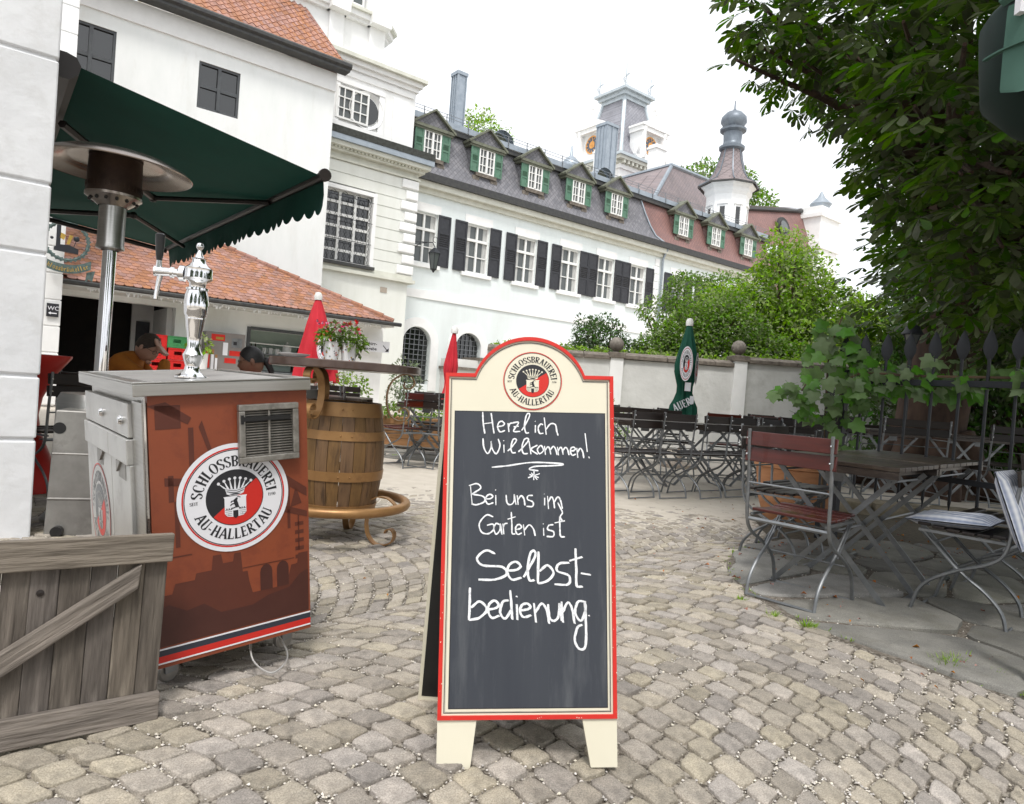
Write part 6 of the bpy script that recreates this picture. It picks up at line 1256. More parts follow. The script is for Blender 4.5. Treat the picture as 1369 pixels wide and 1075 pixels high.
def pots():
    T = thing('terracotta_planter', 'wide terracotta bowl planter with wavy wood-like bands behind the red-brown chair', 'planter', (2.50, 5.9, 0)); T.scale = (.9, .9, 1); b = MB(); b.lathe([(.001, 0), (.22, 0), (.27, .05), (.34, .25), (.36, .42), (.37, .5), (.39, .51), (.39, .55), (.34, .55), (.33, .48), (.001, .46)], 32)
    b.build('pot', 'terra', T); s = MB(); s.disc(.33, .49, 'z', 24); s.build('potting_soil', 'soil', T, smooth=0)
    T = thing('planter_box', 'pale stone planter box with feathery green plant before the kiosk corner', 'planter', (-2.45, 10.1, 0)); b = MB(); b.box(-.35, .35, -.2, .2, 0, .62); b.box(-.38, .38, -.23, .23, .56, .64); b.build('box', 'planter', T, smooth=0, bevel=.01); leafball(T, 'plant', 'leaf_y', [(0, 0, .85, .28, .28), (-.15, 0, .78, .22, .2), (.15, 0, .82, .2, .2)], 500, .07)
    T = thing('potted_olive', 'silvery green potted shrub between the kiosk corner and the brown door', 'plant', (-1.75, 11.0, 0)); b = MB(); b.lathe([(.001, 0), (.17, 0), (.22, .45), (.001, .43)], 14); b.build('pot', 'planter', T); leafball(T, 'foliage', 'leaf_s', [(0, 0, 1.05, .25, .35), (.15, 0, .9, .2, .25), (-.1, 0, .75, .2, .2)], 500, .07); b = MB(); b.tube([(0, 0, .4), (0, 0, 1.0)], .015, 5); b.build('stem', 'twig', T)
    T = thing('wooden_planter', 'orange-brown wooden planter box low behind the left garden chairs', 'planter', (-1.5, 10.3, 0)); b = MB()
    for k in range(4): bb = MB(); bb.box(-.62, .62, -.2, .2, .05+k*.105, .05+k*.105+.098); bb.build('board', 'wood_o', T, smooth=0)
    leafball(T, 'plant', 'leaf_m', [(0, 0, .55, .5, .12)], 350, .08)
    T = thing('bush_in_bed', 'low green planting behind the left garden chairs', 'plant', (-.9, 12.4, 0)); leafball(T, 'foliage', 'leaf_y', [(-.3, 0, .3, .5, .3), (.5, 0, .3, .6, .25)], 700, .08)
    T = thing('wall_weeds', 'slender leafy weed growing at the foot of the garden wall behind the chairs', 'plant', (2.05, 13.9, 0)); leafball(T, 'foliage', 'leaf_m', [(0, 0, .75, .12, .22), (.4, 0, .65, .15, .12), (.1, 0, .4, .3, .3)], 350, .07)
    # far wall strip seen below the arches, dark menu boards leaning
    T = thing('menu_board', 'dark leaning menu board behind the left garden chairs', 'sign', (-.75, 11.6, 0)); b = MB(); b.box(-.35, .35, 0, .03, .05, .85); b.build('panel', 'lnavy', T, smooth=0); b = MB(); b.box(-.38, -.35, -.01, .04, 0, .9); b.box(.35, .38, -.01, .04, 0, .9); b.build('legs', 'galv', T, smooth=0)
pots()
def closed_parasol(name, label, x, y, z0, z1, r, mt, tilt=0, tie=None, pole=True):
    T = thing(name, label, 'parasol', (x, y, 0), 0); T.rotation_euler = (0, radians(tilt), 0)
    b = MB(); n = 32; vs = []; rows = 14
    for j in range(rows+1):
        u = j/rows; z = z1-(z1-z0)*u; rad = r*(.1+.9*u**.8) if tie is None else (r*(.28+.9*min(1, u/.45)**.9) if u < .45 else r*(1.18-.55*max(0, 1-abs(u-.68)/.2)+.12*(u > .85)))
        for k in range(n):
            f = 1+(.18 if tie is None else .26)*sin(k*8*2*pi/n+u*2)*min(1, u*3); vs.append((rad*f*cos(2*pi*k/n+u*.5), rad*f*sin(2*pi*k/n+u*.5), z+(.02*sin(k*4*2*pi/n) if j == rows else 0)))
    b.add(vs, [(j*n+k, (j+1)*n+k, (j+1)*n+(k+1) % n, j*n+(k+1) % n) for j in range(rows) for k in range(n)]); b.build('canopy', mt, T, smooth=70)
    b = MB(); b.tube([(0, 0, 0), (0, 0, z1)], .022, 8); b.build('pole', 'trim' if mt != 'brolly_r' else 'white_paint', T); b = MB(); b.lathe([(.055, z1-.03), (.06, z1+.03), (.04, z1+.08), (.001, z1+.09)], 12); b.build('cap', 'white_paint', T)
    b = MB(); b.lathe([(.001, 0), (.28, 0), (.28, .05), (.05, .08), (.03, .3)], 20); b.build('base', 'planter', T); return T
def parasols():
    T = closed_parasol('red_parasol', 'closed red parasol with white cap and round badge, leaning behind the barrel table', -2.86, 10, .9, 2.12, .30, 'brolly_r', tilt=-2)
    emblem(T, .2, M=Matrix.Translation((.19, -.26, 1.36)) @ Matrix.Rotation(radians(28), 4, 'Z') @ Matrix.Rotation(radians(-12), 4, 'X') @ Matrix.Diagonal((.55, 1, 1, 1)))
    T = closed_parasol('red_parasol', 'closed slim red parasol just left of the sign board', -1.07, 11, .6, 1.86, .085, 'brolly_r', tilt=2, tie=1)
    T = closed_parasol('green_parasol', 'closed dark green parasol with white print standing before the garden wall', 2.63, 10.5, .72, 2.2, .135, 'brolly_g', tilt=0, tie=1)
    emblem(T, .17, M=Matrix.Translation((-.05, -.19, 1.58)) @ Matrix.Rotation(radians(-10), 4, 'Z') @ Matrix.Diagonal((.55, 1, 1.55, 1)), plate='lwhite'); emblem(T, .15, M=Matrix.Translation((.12, -.15, 1.52)) @ Matrix.Rotation(radians(55), 4, 'Z') @ Matrix.Diagonal((.45, 1, 1.6, 1)), plate='lwhite')
    b = MB(); b.box(-.04, .05, -.165, -.16, 1.17, 1.3); b.box(.05, .11, -.165, -.16, .98, 1.1); b.build('white_patch', 'lwhite', T, smooth=0)
    b = MB(); line_text(b, 'AUER', 0, 0, .12, 0, .85); o = b.build('lettering', 'lwhite', T, smooth=0); o.matrix_local = Matrix.Translation((-.17, -.195, .84)) @ Matrix.Rotation(radians(-28), 4, 'Y')
    # large green parasol hanging in from the right edge
    T = thing('large_parasol', 'large folded green parasol with shade-darkened cloth, pale green flap and strap at the top right edge', 'parasol', (2.09, 2.62, .03))
    b = MB(); b.lathe([(.001, 2.06), (.12, 2.08), (.24, 2.15), (.335, 2.25), (.35, 2.4), (.36, 2.54), (.34, 2.575), (.27, 2.62), (.24, 2.9), (.16, 3.5), (.05, 3.95)], 30); b.build('canopy', 'shadegreen', T, smooth=70)
    vs = []; n = 10
    for i in range(n+1):
        a = radians(190+(300-190)*i/n); c = .0 if i else .01
        for j, z in enumerate((2.18, 2.19, 2.34, 2.50, 2.52)): rr = .375+.005*sin(i*1.3+j); vs.append((rr*cos(a), rr*sin(a), z-(i*.006)+(.02 if i == 0 and j < 2 else 0)))
    b = MB(); b.add(vs, [(i*5+j, (i+1)*5+j, (i+1)*5+j+1, i*5+j+1) for i in range(n) for j in range(4)]); b.build('flap', 'flap_g', T, smooth=60)
    b = MB(); b.lathe([(.365, 2.535), (.385, 2.55), (.388, 2.585), (.36, 2.60)], 24, a0=radians(185), a1=radians(320)); b.build('rim_band', 'flap_g', T)
    b = MB(); b.tube([(.38*cos(radians(a)), .38*sin(radians(a)), 2.36-(a-180)*.0003) for a in range(176, 214, 4)], .012, 4, flatten=.4); b.build('strap', 'flap_g', T); b = MB(); b.ball((.39*cos(radians(210)), .39*sin(radians(210)), 2.352), .009, 8); b.build('snap_button', 'brass', T)
    b = MB(); b.box(-.375, -.35, -.14, -.11, 2.46, 2.52); b.build('care_label', 'lwhite', T, smooth=0); b = MB(); b.tube([(0, 0, 0), (0, 0, 4.2)], .03, 8); b.build('pole', 'galv', T)
parasols()
# chalk strokes on the board: (width, points in metres across / up the board)
HW = [
(0.0040,[(-0.134,0.948),(-0.132,0.917),(-0.127,0.886)]),
(0.0040,[(-0.11,0.945),(-0.105,0.911),(-0.101,0.887)]),
(0.0040,[(-0.131,0.914),(-0.105,0.918)]),
(0.0040,[(-0.09,0.907),(-0.078,0.909),(-0.072,0.915),(-0.079,0.922),(-0.088,0.918),(-0.091,0.905),(-0.084,0.892),(-0.07,0.896)]),
(0.0040,[(-0.062,0.917),(-0.059,0.892)]),
(0.0040,[(-0.06,0.907),(-0.056,0.916),(-0.046,0.918)]),
(0.0040,[(-0.05,0.918),(-0.032,0.919),(-0.046,0.895),(-0.027,0.894)]),
(0.0040,[(-0.046,0.907),(-0.031,0.909)]),
(0.0040,[(-0.023,0.897),(-0.014,0.911),(-0.001,0.938),(-0.003,0.946),(-0.01,0.94),(-0.015,0.911),(-0.011,0.891),(-0.002,0.891)]),
(0.0040,[(0.016,0.913),(0.016,0.891)]),
(0.0040,[(0.015,0.924),(0.016,0.923)]),
(0.0040,[(0.038,0.914),(0.031,0.916),(0.024,0.905),(0.028,0.89),(0.039,0.89)]),
(0.0040,[(0.041,0.935),(0.047,0.886)]),
(0.0040,[(0.046,0.901),(0.059,0.917),(0.073,0.915),(0.077,0.896),(0.081,0.884)]),
(0.0040,[(-0.132,0.873),(-0.129,0.847),(-0.118,0.83),(-0.109,0.847),(-0.109,0.865),(-0.106,0.845),(-0.094,0.83),(-0.084,0.852),(-0.089,0.872)]),
(0.0040,[(-0.073,0.856),(-0.072,0.833)]),
(0.0040,[(-0.074,0.868),(-0.073,0.866)]),
(0.0040,[(-0.062,0.838),(-0.052,0.848),(-0.038,0.867),(-0.041,0.873),(-0.048,0.869),(-0.053,0.848),(-0.049,0.834),(-0.039,0.834)]),
(0.0040,[(-0.032,0.836),(-0.02,0.848),(-0.004,0.868),(-0.007,0.875),(-0.016,0.87),(-0.022,0.848),(-0.017,0.832),(-0.005,0.832)]),
(0.0040,[(-0.002,0.867),(0.004,0.83)]),
(0.0040,[(0.022,0.856),(0.004,0.844),(0.023,0.83)]),
(0.0040,[(0.03,0.855),(0.022,0.844),(0.028,0.832),(0.039,0.841),(0.034,0.854),(0.028,0.854)]),
(0.0040,[(0.042,0.854),(0.045,0.829)]),
(0.0040,[(0.044,0.842),(0.052,0.852),(0.057,0.845),(0.06,0.83)]),
(0.0040,[(0.058,0.842),(0.067,0.853),(0.074,0.845),(0.078,0.829)]),
(0.0040,[(0.079,0.852),(0.082,0.828)]),
(0.0040,[(0.081,0.841),(0.088,0.851),(0.093,0.843),(0.095,0.83)]),
(0.0040,[(0.094,0.841),(0.102,0.851),(0.108,0.844),(0.112,0.829)]),
(0.0040,[(0.116,0.841),(0.125,0.842),(0.13,0.847),(0.125,0.852),(0.118,0.849),(0.116,0.839),(0.121,0.829),(0.131,0.832)]),
(0.0040,[(0.134,0.85),(0.137,0.822)]),
(0.0040,[(0.136,0.836),(0.144,0.849),(0.151,0.839),(0.154,0.821)]),
(0.0040,[(0.158,0.892),(0.164,0.839)]),
(0.0040,[(0.168,0.826),(0.17,0.821)]),
(0.0040,[(-0.165,0.743),(-0.159,0.69)]),
(0.0040,[(-0.169,0.74),(-0.147,0.746),(-0.136,0.734),(-0.16,0.717)]),
(0.0040,[(-0.16,0.717),(-0.129,0.711),(-0.125,0.697),(-0.146,0.688),(-0.161,0.69)]),
(0.0040,[(-0.121,0.704),(-0.109,0.705),(-0.102,0.711),(-0.109,0.717),(-0.118,0.713),(-0.122,0.702),(-0.115,0.69),(-0.1,0.694)]),
(0.0040,[(-0.094,0.715),(-0.093,0.687)]),
(0.0040,[(-0.095,0.73),(-0.094,0.728)]),
(0.0040,[(-0.065,0.716),(-0.062,0.694),(-0.052,0.689),(-0.043,0.698),(-0.042,0.718)]),
(0.0040,[(-0.042,0.718),(-0.037,0.689)]),
(0.0040,[(-0.034,0.715),(-0.031,0.689)]),
(0.0040,[(-0.032,0.702),(-0.023,0.714),(-0.015,0.705),(-0.012,0.687)]),
(0.0040,[(0.01,0.715),(-0.003,0.714),(-0.005,0.704),(0.01,0.697),(0.009,0.685),(-0.008,0.685)]),
(0.0040,[(0.043,0.709),(0.043,0.688)]),
(0.0040,[(0.042,0.72),(0.042,0.719)]),
(0.0040,[(0.051,0.714),(0.054,0.678)]),
(0.0040,[(0.053,0.697),(0.062,0.712),(0.068,0.701),(0.071,0.68)]),
(0.0040,[(0.07,0.697),(0.08,0.712),(0.088,0.701),(0.093,0.679)]),
(0.0040,[(-0.1,0.655),(-0.119,0.66),(-0.138,0.637),(-0.132,0.614),(-0.114,0.609),(-0.099,0.62),(-0.1,0.635),(-0.117,0.632)]),
(0.0040,[(-0.082,0.634),(-0.092,0.637),(-0.098,0.623),(-0.091,0.608),(-0.081,0.62),(-0.081,0.637),(-0.075,0.607)]),
(0.0040,[(-0.073,0.637),(-0.07,0.608)]),
(0.0040,[(-0.072,0.626),(-0.068,0.636),(-0.06,0.638)]),
(0.0040,[(-0.05,0.669),(-0.048,0.632),(-0.047,0.611),(-0.038,0.609)]),
(0.0040,[(-0.06,0.649),(-0.038,0.656)]),
(0.0040,[(-0.037,0.621),(-0.027,0.623),(-0.021,0.628),(-0.027,0.635),(-0.035,0.631),(-0.038,0.62),(-0.032,0.608),(-0.02,0.612)]),
(0.0040,[(-0.016,0.635),(-0.012,0.605)]),
(0.0040,[(-0.013,0.62),(0.0,0.634),(0.012,0.623),(0.017,0.604)]),
(0.0040,[(0.04,0.626),(0.041,0.605)]),
(0.0040,[(0.039,0.638),(0.04,0.636)]),
(0.0040,[(0.068,0.635),(0.055,0.633),(0.052,0.622),(0.068,0.616),(0.067,0.603),(0.049,0.603)]),
(0.0040,[(0.085,0.658),(0.086,0.624),(0.088,0.604),(0.1,0.602)]),
(0.0040,[(0.071,0.64),(0.1,0.646)]),
(0.0062,[(-0.095,0.556),(-0.119,0.564),(-0.143,0.544),(-0.127,0.524),(-0.074,0.52),(-0.062,0.5),(-0.094,0.486),(-0.138,0.486)]),
(0.0062,[(-0.058,0.51),(-0.036,0.512),(-0.023,0.522),(-0.036,0.534),(-0.053,0.527),(-0.06,0.507),(-0.046,0.486),(-0.021,0.492)]),
(0.0062,[(-0.015,0.493),(-0.002,0.514),(0.017,0.551),(0.013,0.564),(0.003,0.555),(-0.004,0.514),(0.002,0.485),(0.015,0.485)]),
(0.0062,[(0.026,0.562),(0.025,0.518),(0.025,0.476)]),
(0.0062,[(0.025,0.476),(0.051,0.483),(0.068,0.505),(0.051,0.525),(0.029,0.509)]),
(0.0062,[(0.111,0.532),(0.083,0.529),(0.078,0.51),(0.111,0.497),(0.108,0.474),(0.071,0.474)]),
(0.0062,[(0.129,0.571),(0.131,0.508),(0.132,0.471),(0.148,0.468)]),
(0.0062,[(0.112,0.537),(0.148,0.548)]),
(0.0062,[(0.144,0.504),(0.17,0.5)]),
(0.0062,[(-0.161,0.465),(-0.161,0.421),(-0.162,0.379)]),
(0.0062,[(-0.162,0.379),(-0.133,0.386),(-0.114,0.408),(-0.134,0.428),(-0.157,0.412)]),
(0.0062,[(-0.109,0.407),(-0.092,0.41),(-0.082,0.419),(-0.092,0.43),(-0.106,0.424),(-0.111,0.405),(-0.1,0.385),(-0.08,0.391)]),
(0.0062,[(-0.055,0.431),(-0.071,0.427),(-0.078,0.4),(-0.064,0.383),(-0.047,0.408)]),
(0.0062,[(-0.051,0.458),(-0.047,0.412),(-0.045,0.381)]),
(0.0062,[(-0.033,0.421),(-0.031,0.38)]),
(0.0062,[(-0.034,0.443),(-0.033,0.44)]),
(0.0062,[(-0.022,0.405),(-0.005,0.407),(0.005,0.414),(-0.005,0.423),(-0.019,0.418),(-0.024,0.403),(-0.014,0.387),(0.007,0.392)]),
(0.0062,[(0.014,0.424),(0.02,0.373)]),
(0.0062,[(0.018,0.399),(0.035,0.423),(0.05,0.404),(0.056,0.37)]),
(0.0062,[(0.053,0.421),(0.057,0.386),(0.07,0.377),(0.082,0.391),(0.084,0.424)]),
(0.0062,[(0.084,0.424),(0.09,0.377)]),
(0.0062,[(0.09,0.428),(0.094,0.373)]),
(0.0062,[(0.093,0.4),(0.108,0.426),(0.12,0.406),(0.126,0.37)]),
(0.0062,[(0.154,0.428),(0.135,0.427),(0.128,0.399),(0.143,0.377),(0.156,0.405),(0.154,0.428),(0.157,0.367),(0.155,0.31),(0.138,0.304),(0.126,0.329),(0.134,0.36),(0.147,0.367)]),
(0.0062,[(0.165,0.392),(0.166,0.39)]),
(0.0040,[(-0.106,0.792),(-0.061,0.797),(0.007,0.807),(0.087,0.805),(0.091,0.801),(0.053,0.798),(0.016,0.796),(-0.001,0.788),(0.025,0.784)]),
(0.0040,[(-0.004,0.764),(0.029,0.776)]),
(0.0040,[(0.005,0.778),(0.022,0.759)]),
(0.0040,[(0.013,0.785),(0.012,0.758)]),
(0.0040,[(0.0,0.773),(0.026,0.765)]),
(0.0040,[(0.08,0.696),(0.087,0.682),(0.093,0.668),(0.087,0.657),(0.094,0.643)])]
# ------------------------------------------------------------------ near wall, awning, heater
def near_wall():
    P = site_thing('near_house_wall', 'white rendered wall of thick horizontal blocks filling the left picture edge', 'wall', .26, 4.506, 0)
    zs = [-.12, .535, .88, 1.543, 1.917, 2.587, 2.95, 3.6, 3.95, 4.6]
    b = MB(); b.box(-6, -.012, .012, .5, -.1, 4.6); b.build('wall', 'near_render', P, smooth=0)
    for i in range(len(zs)-1):
        x = 0
        for k in range(4):
            w = 1.6+.2*((i+k) % 2)-.7*(k == 0 and i % 2); b = MB(); b.box(x-w+.005, x, 0, .52, zs[i]+.008, zs[i+1]-.008); b.build('wall_block', 'near_render', P, smooth=0, bevel=.009); x -= w
    P2 = site_thing('near_house', 'white side of the near house behind the awning', 'house', 0, 5.0, 0)
    b = MB(); b.box(-6, .2, .04, 8, 0, 4.6); b.build('wall', 'near_render', P2, smooth=0)
def awning():
    T = site_thing('awning', 'dark green retractable awning with scalloped valance and folding arms, spreading from the near house', 'awning', 0, 0, 0)
    y0, y1, xr, xf = 4.82, 10.1, .34, 1.88; zr, zf0, zf1 = 2.70, 2.43, 2.53
    b = MB(); n = 12; vs = []
    for i in range(n+1):
        t = i/n
        for j in range(9): u = j/8; z = zr+((zf0+(zf1-zf0)*t)-zr)*u-.035*sin(pi*u)*sin(pi*t)**.3; vs.append((xr+(xf-xr)*u, y0+(y1-y0)*t, z+.003*sin(i*3.1)))
    b.add(vs, [(i*9+j, i*9+j+1, (i+1)*9+j+1, (i+1)*9+j) for i in range(n) for j in range(8)]); b.build('canopy', 'awning', T, smooth=60)
    m = 27; vs = []; k = 6*m
    for i in range(k+1):
        t = i/k; y = y0+.02+(y1-y0-.04)*t; zt = zf0+(zf1-zf0)*t-.02; sc = abs(sin(pi*t*m))**.7
        vs += [(xf+.02, y, zt), (xf+.03+.01*sin(t*40), y, zt-.1), (xf+.025+.02*sin(t*33), y, zt-.185-.05*sc)]
    b = MB(); b.add(vs, [(3*i+j, 3*i+3+j, 3*i+4+j, 3*i+1+j) for i in range(k) for j in range(2)]); b.build('valance', 'awning', T, smooth=60)
    b = MB(); b.tube([(xf, y0-.03, zf0), (xf, y1+.03, zf1)], .033, 10); b.lathe([(.001, 0), (.045, 0), (.045, .03), (.001, .03)], 14, Matrix.Translation((xf, y0-.03, zf0)) @ Matrix.Rotation(radians(90), 4, 'X')); b.build('front_bar', 'arm', T)
    b = MB(); b.prism([(.26, 2.60), (.33, 2.60), (.375, 2.64), (.385, 2.69), (.36, 2.735), (.31, 2.75), (.26, 2.75)], y0-.02, y1, 'y'); b.build('cassette', 'arm', T)
    for y, yk, ye in ((5.6, 6.9, 5.9), (9.2, 7.9, 9.0)):
        b = MB(); e = (1.15, yk, 2.47); b.tube([(.36, y, 2.56), e], .028, 6); b.tube([e, (xf-.02, ye, 2.42)], .022, 6); b.ball(e, .04, 8); b.build('folding_arm', 'arm', T)
    b = MB(); b.tube([(xr, y1-.02, 2.66), (xf, y1-.02, 2.49)], .03, 6); b.build('side_rail', 'arm', T)
def heater():
    T = thing('patio_heater', 'tall stainless patio heater with dish reflector and heat-stained burner under the awning', 'heater', (-2.545, 4.2, 0)); T.rotation_euler = (0, radians(.6), 0)
    b = MB(); b.lathe([(.40, 2.165), (.425, 2.15), (.43, 2.155), (.41, 2.175), (.3, 2.225), (.17, 2.25), (.001, 2.26)], 48); b.lathe([(.42, 2.152), (.33, 2.178), (.285, 2.19), (.27, 2.205), (.25, 2.2), (.1, 2.225), (.001, 2.23)], 48); b.build('reflector', 'heater', T, smooth=60)
    b = MB(); b.lathe([(.145, 2.22), (.15, 2.02), (.155, 1.995)], 32)
    for k in range(36): a = k*pi/18; b.box(-.004, .004, -.1545, -.152, 2.03, 2.06, Matrix.Rotation(a, 4, 'Z'))
    b.build('burner_mesh', 'burn', T)
    b = MB(); b.lathe([(.156, 2.0), (.155, 1.985), (.08, 1.93)], 32); b.build('burner_bowl', 'heater', T)
    b = MB()
    for k in range(14): a = k*2*pi/14; b.ball((.127*cos(a), .127*sin(a), 1.962), .011, 8)
    b.build('air_holes', 'black', T)
    b = MB(); b.lathe([(.074, 1.94), (.074, 1.70), (.078, 1.69), (.078, 1.675), (.05, 1.665)], 28); b.build('sleeve', 'steel', T)
    b = MB(); b.lathe([(.038, 1.68), (.038, .75)], 24); b.build('pole', 'chrome', T)
    b = MB(); b.lathe([(.001, .78), (.2, .78), (.22, .74), (.22, .08), (.26, .03), (.26, 0), (.001, 0)], 28); b.build('tank_housing', 'steel', T)
near_wall(); awning(); heater()
# ------------------------------------------------------------------ beer counter
def rotm(yaw, lean, roll): return Matrix.Rotation(yaw, 4, 'Z') @ Matrix.Rotation(roll, 4, 'Y') @ Matrix.Rotation(lean, 4, 'X')
def counter():
    M = Matrix.Translation((-1.0101, 2.02, .085)) @ rotm(.7135, .0068, -.0944)
    T = thing('beer_counter', 'wheeled steel beer counter with terracotta printed side panel, round brewery badge and steel doors', 'counter', M=M)
    w, l, h, t = .49, .84, .82, .042
    b = MB(); b.box(.012, w, .02, l, 0, h-.002); b.build('body', 'steel', T, smooth=0)
    b = MB(); b.box(.012, w+.004, -.006, .02, 0, h-.001); b.build('printed_panel', 'redprint', T, smooth=0)
    # the print: dark brown skyline, arches, slabs
    b = MB(); y = -.0066; sky = [(.015, .065), (.488, .065), (.488, .27), (.455, .27), (.45, .235), (.43, .235), (.42, .20), (.40, .20), (.385, .17), (.30, .17), (.29, .21), (.285, .245), (.27, .245), (.265, .31), (.245, .31), (.24, .285), (.21, .285), (.205, .315), (.18, .315), (.175, .27), (.13, .27), (.125, .25), (.07, .25), (.06, .22), (.015, .22)]
    b.flat(sky, y)
    def q(*p): b.flat(list(p), y)
    def rect(x0, z0, x1, z1): q((x0, z0), (x1, z0), (x1, z1), (x0, z1))
    b.build('skyline_print', 'midprint', T, smooth=0); b = MB()
    y = -.0070; rect(.015, .065, .488, .13); q((.015, .13), (.2, .13), (.15, .17), (.1, .16), (.05, .19), (.015, .18)); q((.3, .13), (.488, .13), (.488, .21), (.46, .2), (.42, .16), (.35, .15))
    y = -.0068
    for x, z in ((.345, .17), (.4, .17)):
        b.flat([(x-.02, z), (x+.02, z), (x+.02, z+.06)]+[(x+.02*cos(a*pi/6), z+.06+.025*sin(a*pi/6)) for a in range(1, 6)]+[(x-.02, z+.06)], -.0072)
    b.build('arch_print', 'brownprint', T, smooth=0); b = MB(); y = -.0069
    for k in range(9): rect(.445, .14+k*.028, .475, .153+k*.028)
    for x0, z0, x1, z1 in ((.03, .72, .1, .79), (.06, .5, .075, .58), (.075, .36, .088, .5), (.12, .6, .17, .61), (.12, .61, .135, .72), (.42, .36, .43, .5), (.455, .28, .46, .4), (.02, .33, .12, .334), (.27, .255, .44, .258)): rect(x0, z0, x1, z1)
    q((.01, .79), (.12, .73), (.13, .75), (.06, .8)); q((.15, .72), (.19, .6), (.2, .6), (.16, .74)); q((.05, .55), (.16, .54), (.2, .5), (.2, .515), (.16, .56), (.05, .575)); q((.40, .52), (.488, .46), (.488, .49), (.42, .54)); q((.40, .42), (.488, .39), (.488, .41), (.41, .44)); q((.43, .43), (.47, .44), (.45, .5))
    b.build('timber_print', 'midprint', T, smooth=0)
    for z0, z1, mt, nm in ((.012, .017, 'lwhite', 'white_stripe'), (.017, .037, 'lred', 'red_stripe'), (.037, .055, 'lnavy', 'dark_stripe'), (.055, .060, 'lwhite', 'white_stripe')):
        b = MB(); b.flat([(.013, z0), (w+.003, z0), (w+.003, z1), (.013, z1)], -.0074); b.build(nm, mt, T, smooth=0)
    emblem(T, .172, (.252, -.0078, .49), div=39)
    # grille
    b = MB(); gx0, gx1, gz0, gz1 = .262, .455, .597, .782; f = .02
    b.box(gx0, gx1, -.034, -.012, gz0, gz0+f); b.box(gx0, gx1, -.034, -.012, gz1-f, gz1); b.box(gx0, gx0+f, -.034, -.012, gz0+f, gz1-f); b.box(gx1-f, gx1, -.034, -.012, gz0+f, gz1-f); b.box((gx0+gx1)/2-.004, (gx0+gx1)/2+.004, -.03, -.012, gz0+f, gz1-f)
    g = b.build('grille', 'vent', T, smooth=0, bevel=.003); b = MB(); b.box(gx0+f, gx1-f, -.013, -.0125, gz0+f, gz1-f); b.build('grille_back', 'black', g, smooth=0)
    n = 17; sl_ = MB(); sl_.add([(0, -.028, 0), (gx1-gx0-2*f, -.028, 0), (gx1-gx0-2*f, -.017, .006), (0, -.017, .006), (0, -.0285, .0022), (gx1-gx0-2*f, -.0285, .0022), (gx1-gx0-2*f, -.017, .0082), (0, -.017, .0082)], [(0, 1, 2, 3), (7, 6, 5, 4), (0, 4, 5, 1)]); sm = sl_.mesh('slat', 'vent', 0)
    for i in range(n): link('slat', sm, g, (gx0+f, 0, gz0+f+.001+i*(gz1-gz0-2*f)/n))
    b = MB(); b.box(gx0+.005, gx1-.03, -.038, -.033, gz1-.052, gz1-.038); b.box(gx0+.005, gx0+.013, -.04, -.033, gz1-.06, gz1-.032); b.build('slide_lever', 'black', g, smooth=0)
    # worktop
    b = MB(); b.box(-.028, w+.012, -.024, l+.02, h, h+t-.006); b.box(-.028, w+.012, -.024, .0, h+t-.006, h+t); b.box(-.028, 0, .0, l+.02, h+t-.006, h+t); b.box(w-.02, w+.012, 0, l+.02, h+t-.006, h+t); b.box(0, w-.02, l-.01, l+.02, h+t-.006, h+t); b.build('worktop', 'steel', T, smooth=0, bevel=.003)
    b = MB(); b.box(.03, w-.05, .05, l-.04, h+t-.0055, h+t-.003); b.build('drip_tray', 'steel2', T, smooth=0)
    # steel door side (x = 0)
    b = MB(); b.box(-.002, .012, .0, .125, 0, h-.02); b.build('corner_post', 'steel', T, smooth=0, bevel=.003); b = MB(); b.box(.0, .004, -.004, .0, 0, h-.01); b.box(.001, .006, -.01, -.0065, 0, h-.005); b.build('edge_trim', 'chrome', T, smooth=0)
    for y0, y1, nm in ((.13, .40, 'door'), (.405, .835, 'door')):
        b = MB(); b.box(-.012, .010, y0, y1, .01, .60); d = b.build(nm, 'steel2', T, smooth=0, bevel=.003)
        b = MB(); b.box(-.020, .008, y0-.0, y1, .60, .68); b.build('handle_lip', 'steel2', d, smooth=0, bevel=.003)
        b = MB(); b.box(-.0135, -.0125, (y0+y1)/2-.08, (y0+y1)/2+.02, .545, .598); b.prism([(y0+.1, .6), (y0+.16, .56), (y0+.16, .6)], -.02, -.0136, 'x'); b.build('finger_recess', 'galv2', d, smooth=0)
    b = MB(); b.box(-.013, .008, .13, .835, .684, .79); b.build('upper_panel', 'steel2', T, smooth=0, bevel=.003)
    for y in (.2, .5): b = MB(); b.lathe([(.001, 0), (.014, 0), (.016, .006), (.010, .014), (.001, .016)], 14, Matrix.Translation((-.013, y, .735)) @ Matrix.Rotation(radians(-90), 4, 'Y')); b.build('lock_knob', 'chrome', T)
    emblem(T, .17, M=Matrix.Translation((-.0128, .62, .37)) @ Matrix.Rotation(radians(-90), 4, 'Z'), div=35, plate='steel2', tone='galv', outer=False)
    # castors and cable
    wh = MB(); wh.lathe([(.001, -.012), (.03, -.012), (.036, -.008), (.036, .008), (.03, .012), (.001, .012)], 18, Matrix.Translation((0, 0, -.048)) @ Matrix.Rotation(radians(90), 4, 'X')); wm = wh.mesh('castor', 'galv2')
    fk = MB(); fk.box(-.018, .018, -.02, -.014, -.05, 0); fk.box(-.018, .018, .014, .02, -.05, 0); fm = fk.mesh('fork', 'galv', 0)
    for x, y in ((.06, .08), (.43, .08), (.06, .76), (.43, .76)): c = link('castor', wm, T, (x, y, 0), (0, 0, .3)); link('fork', fm, c)
    b = MB(); b.tube(bez([(.31, .06, .0), (.29, -.02, -.05), (.32, -.09, -.076), (.38, -.06, -.072), (.41, .0, -.06), (.40, .06, -.01)], 6), .0032, 6); b.build('hose', 'steel2', T)
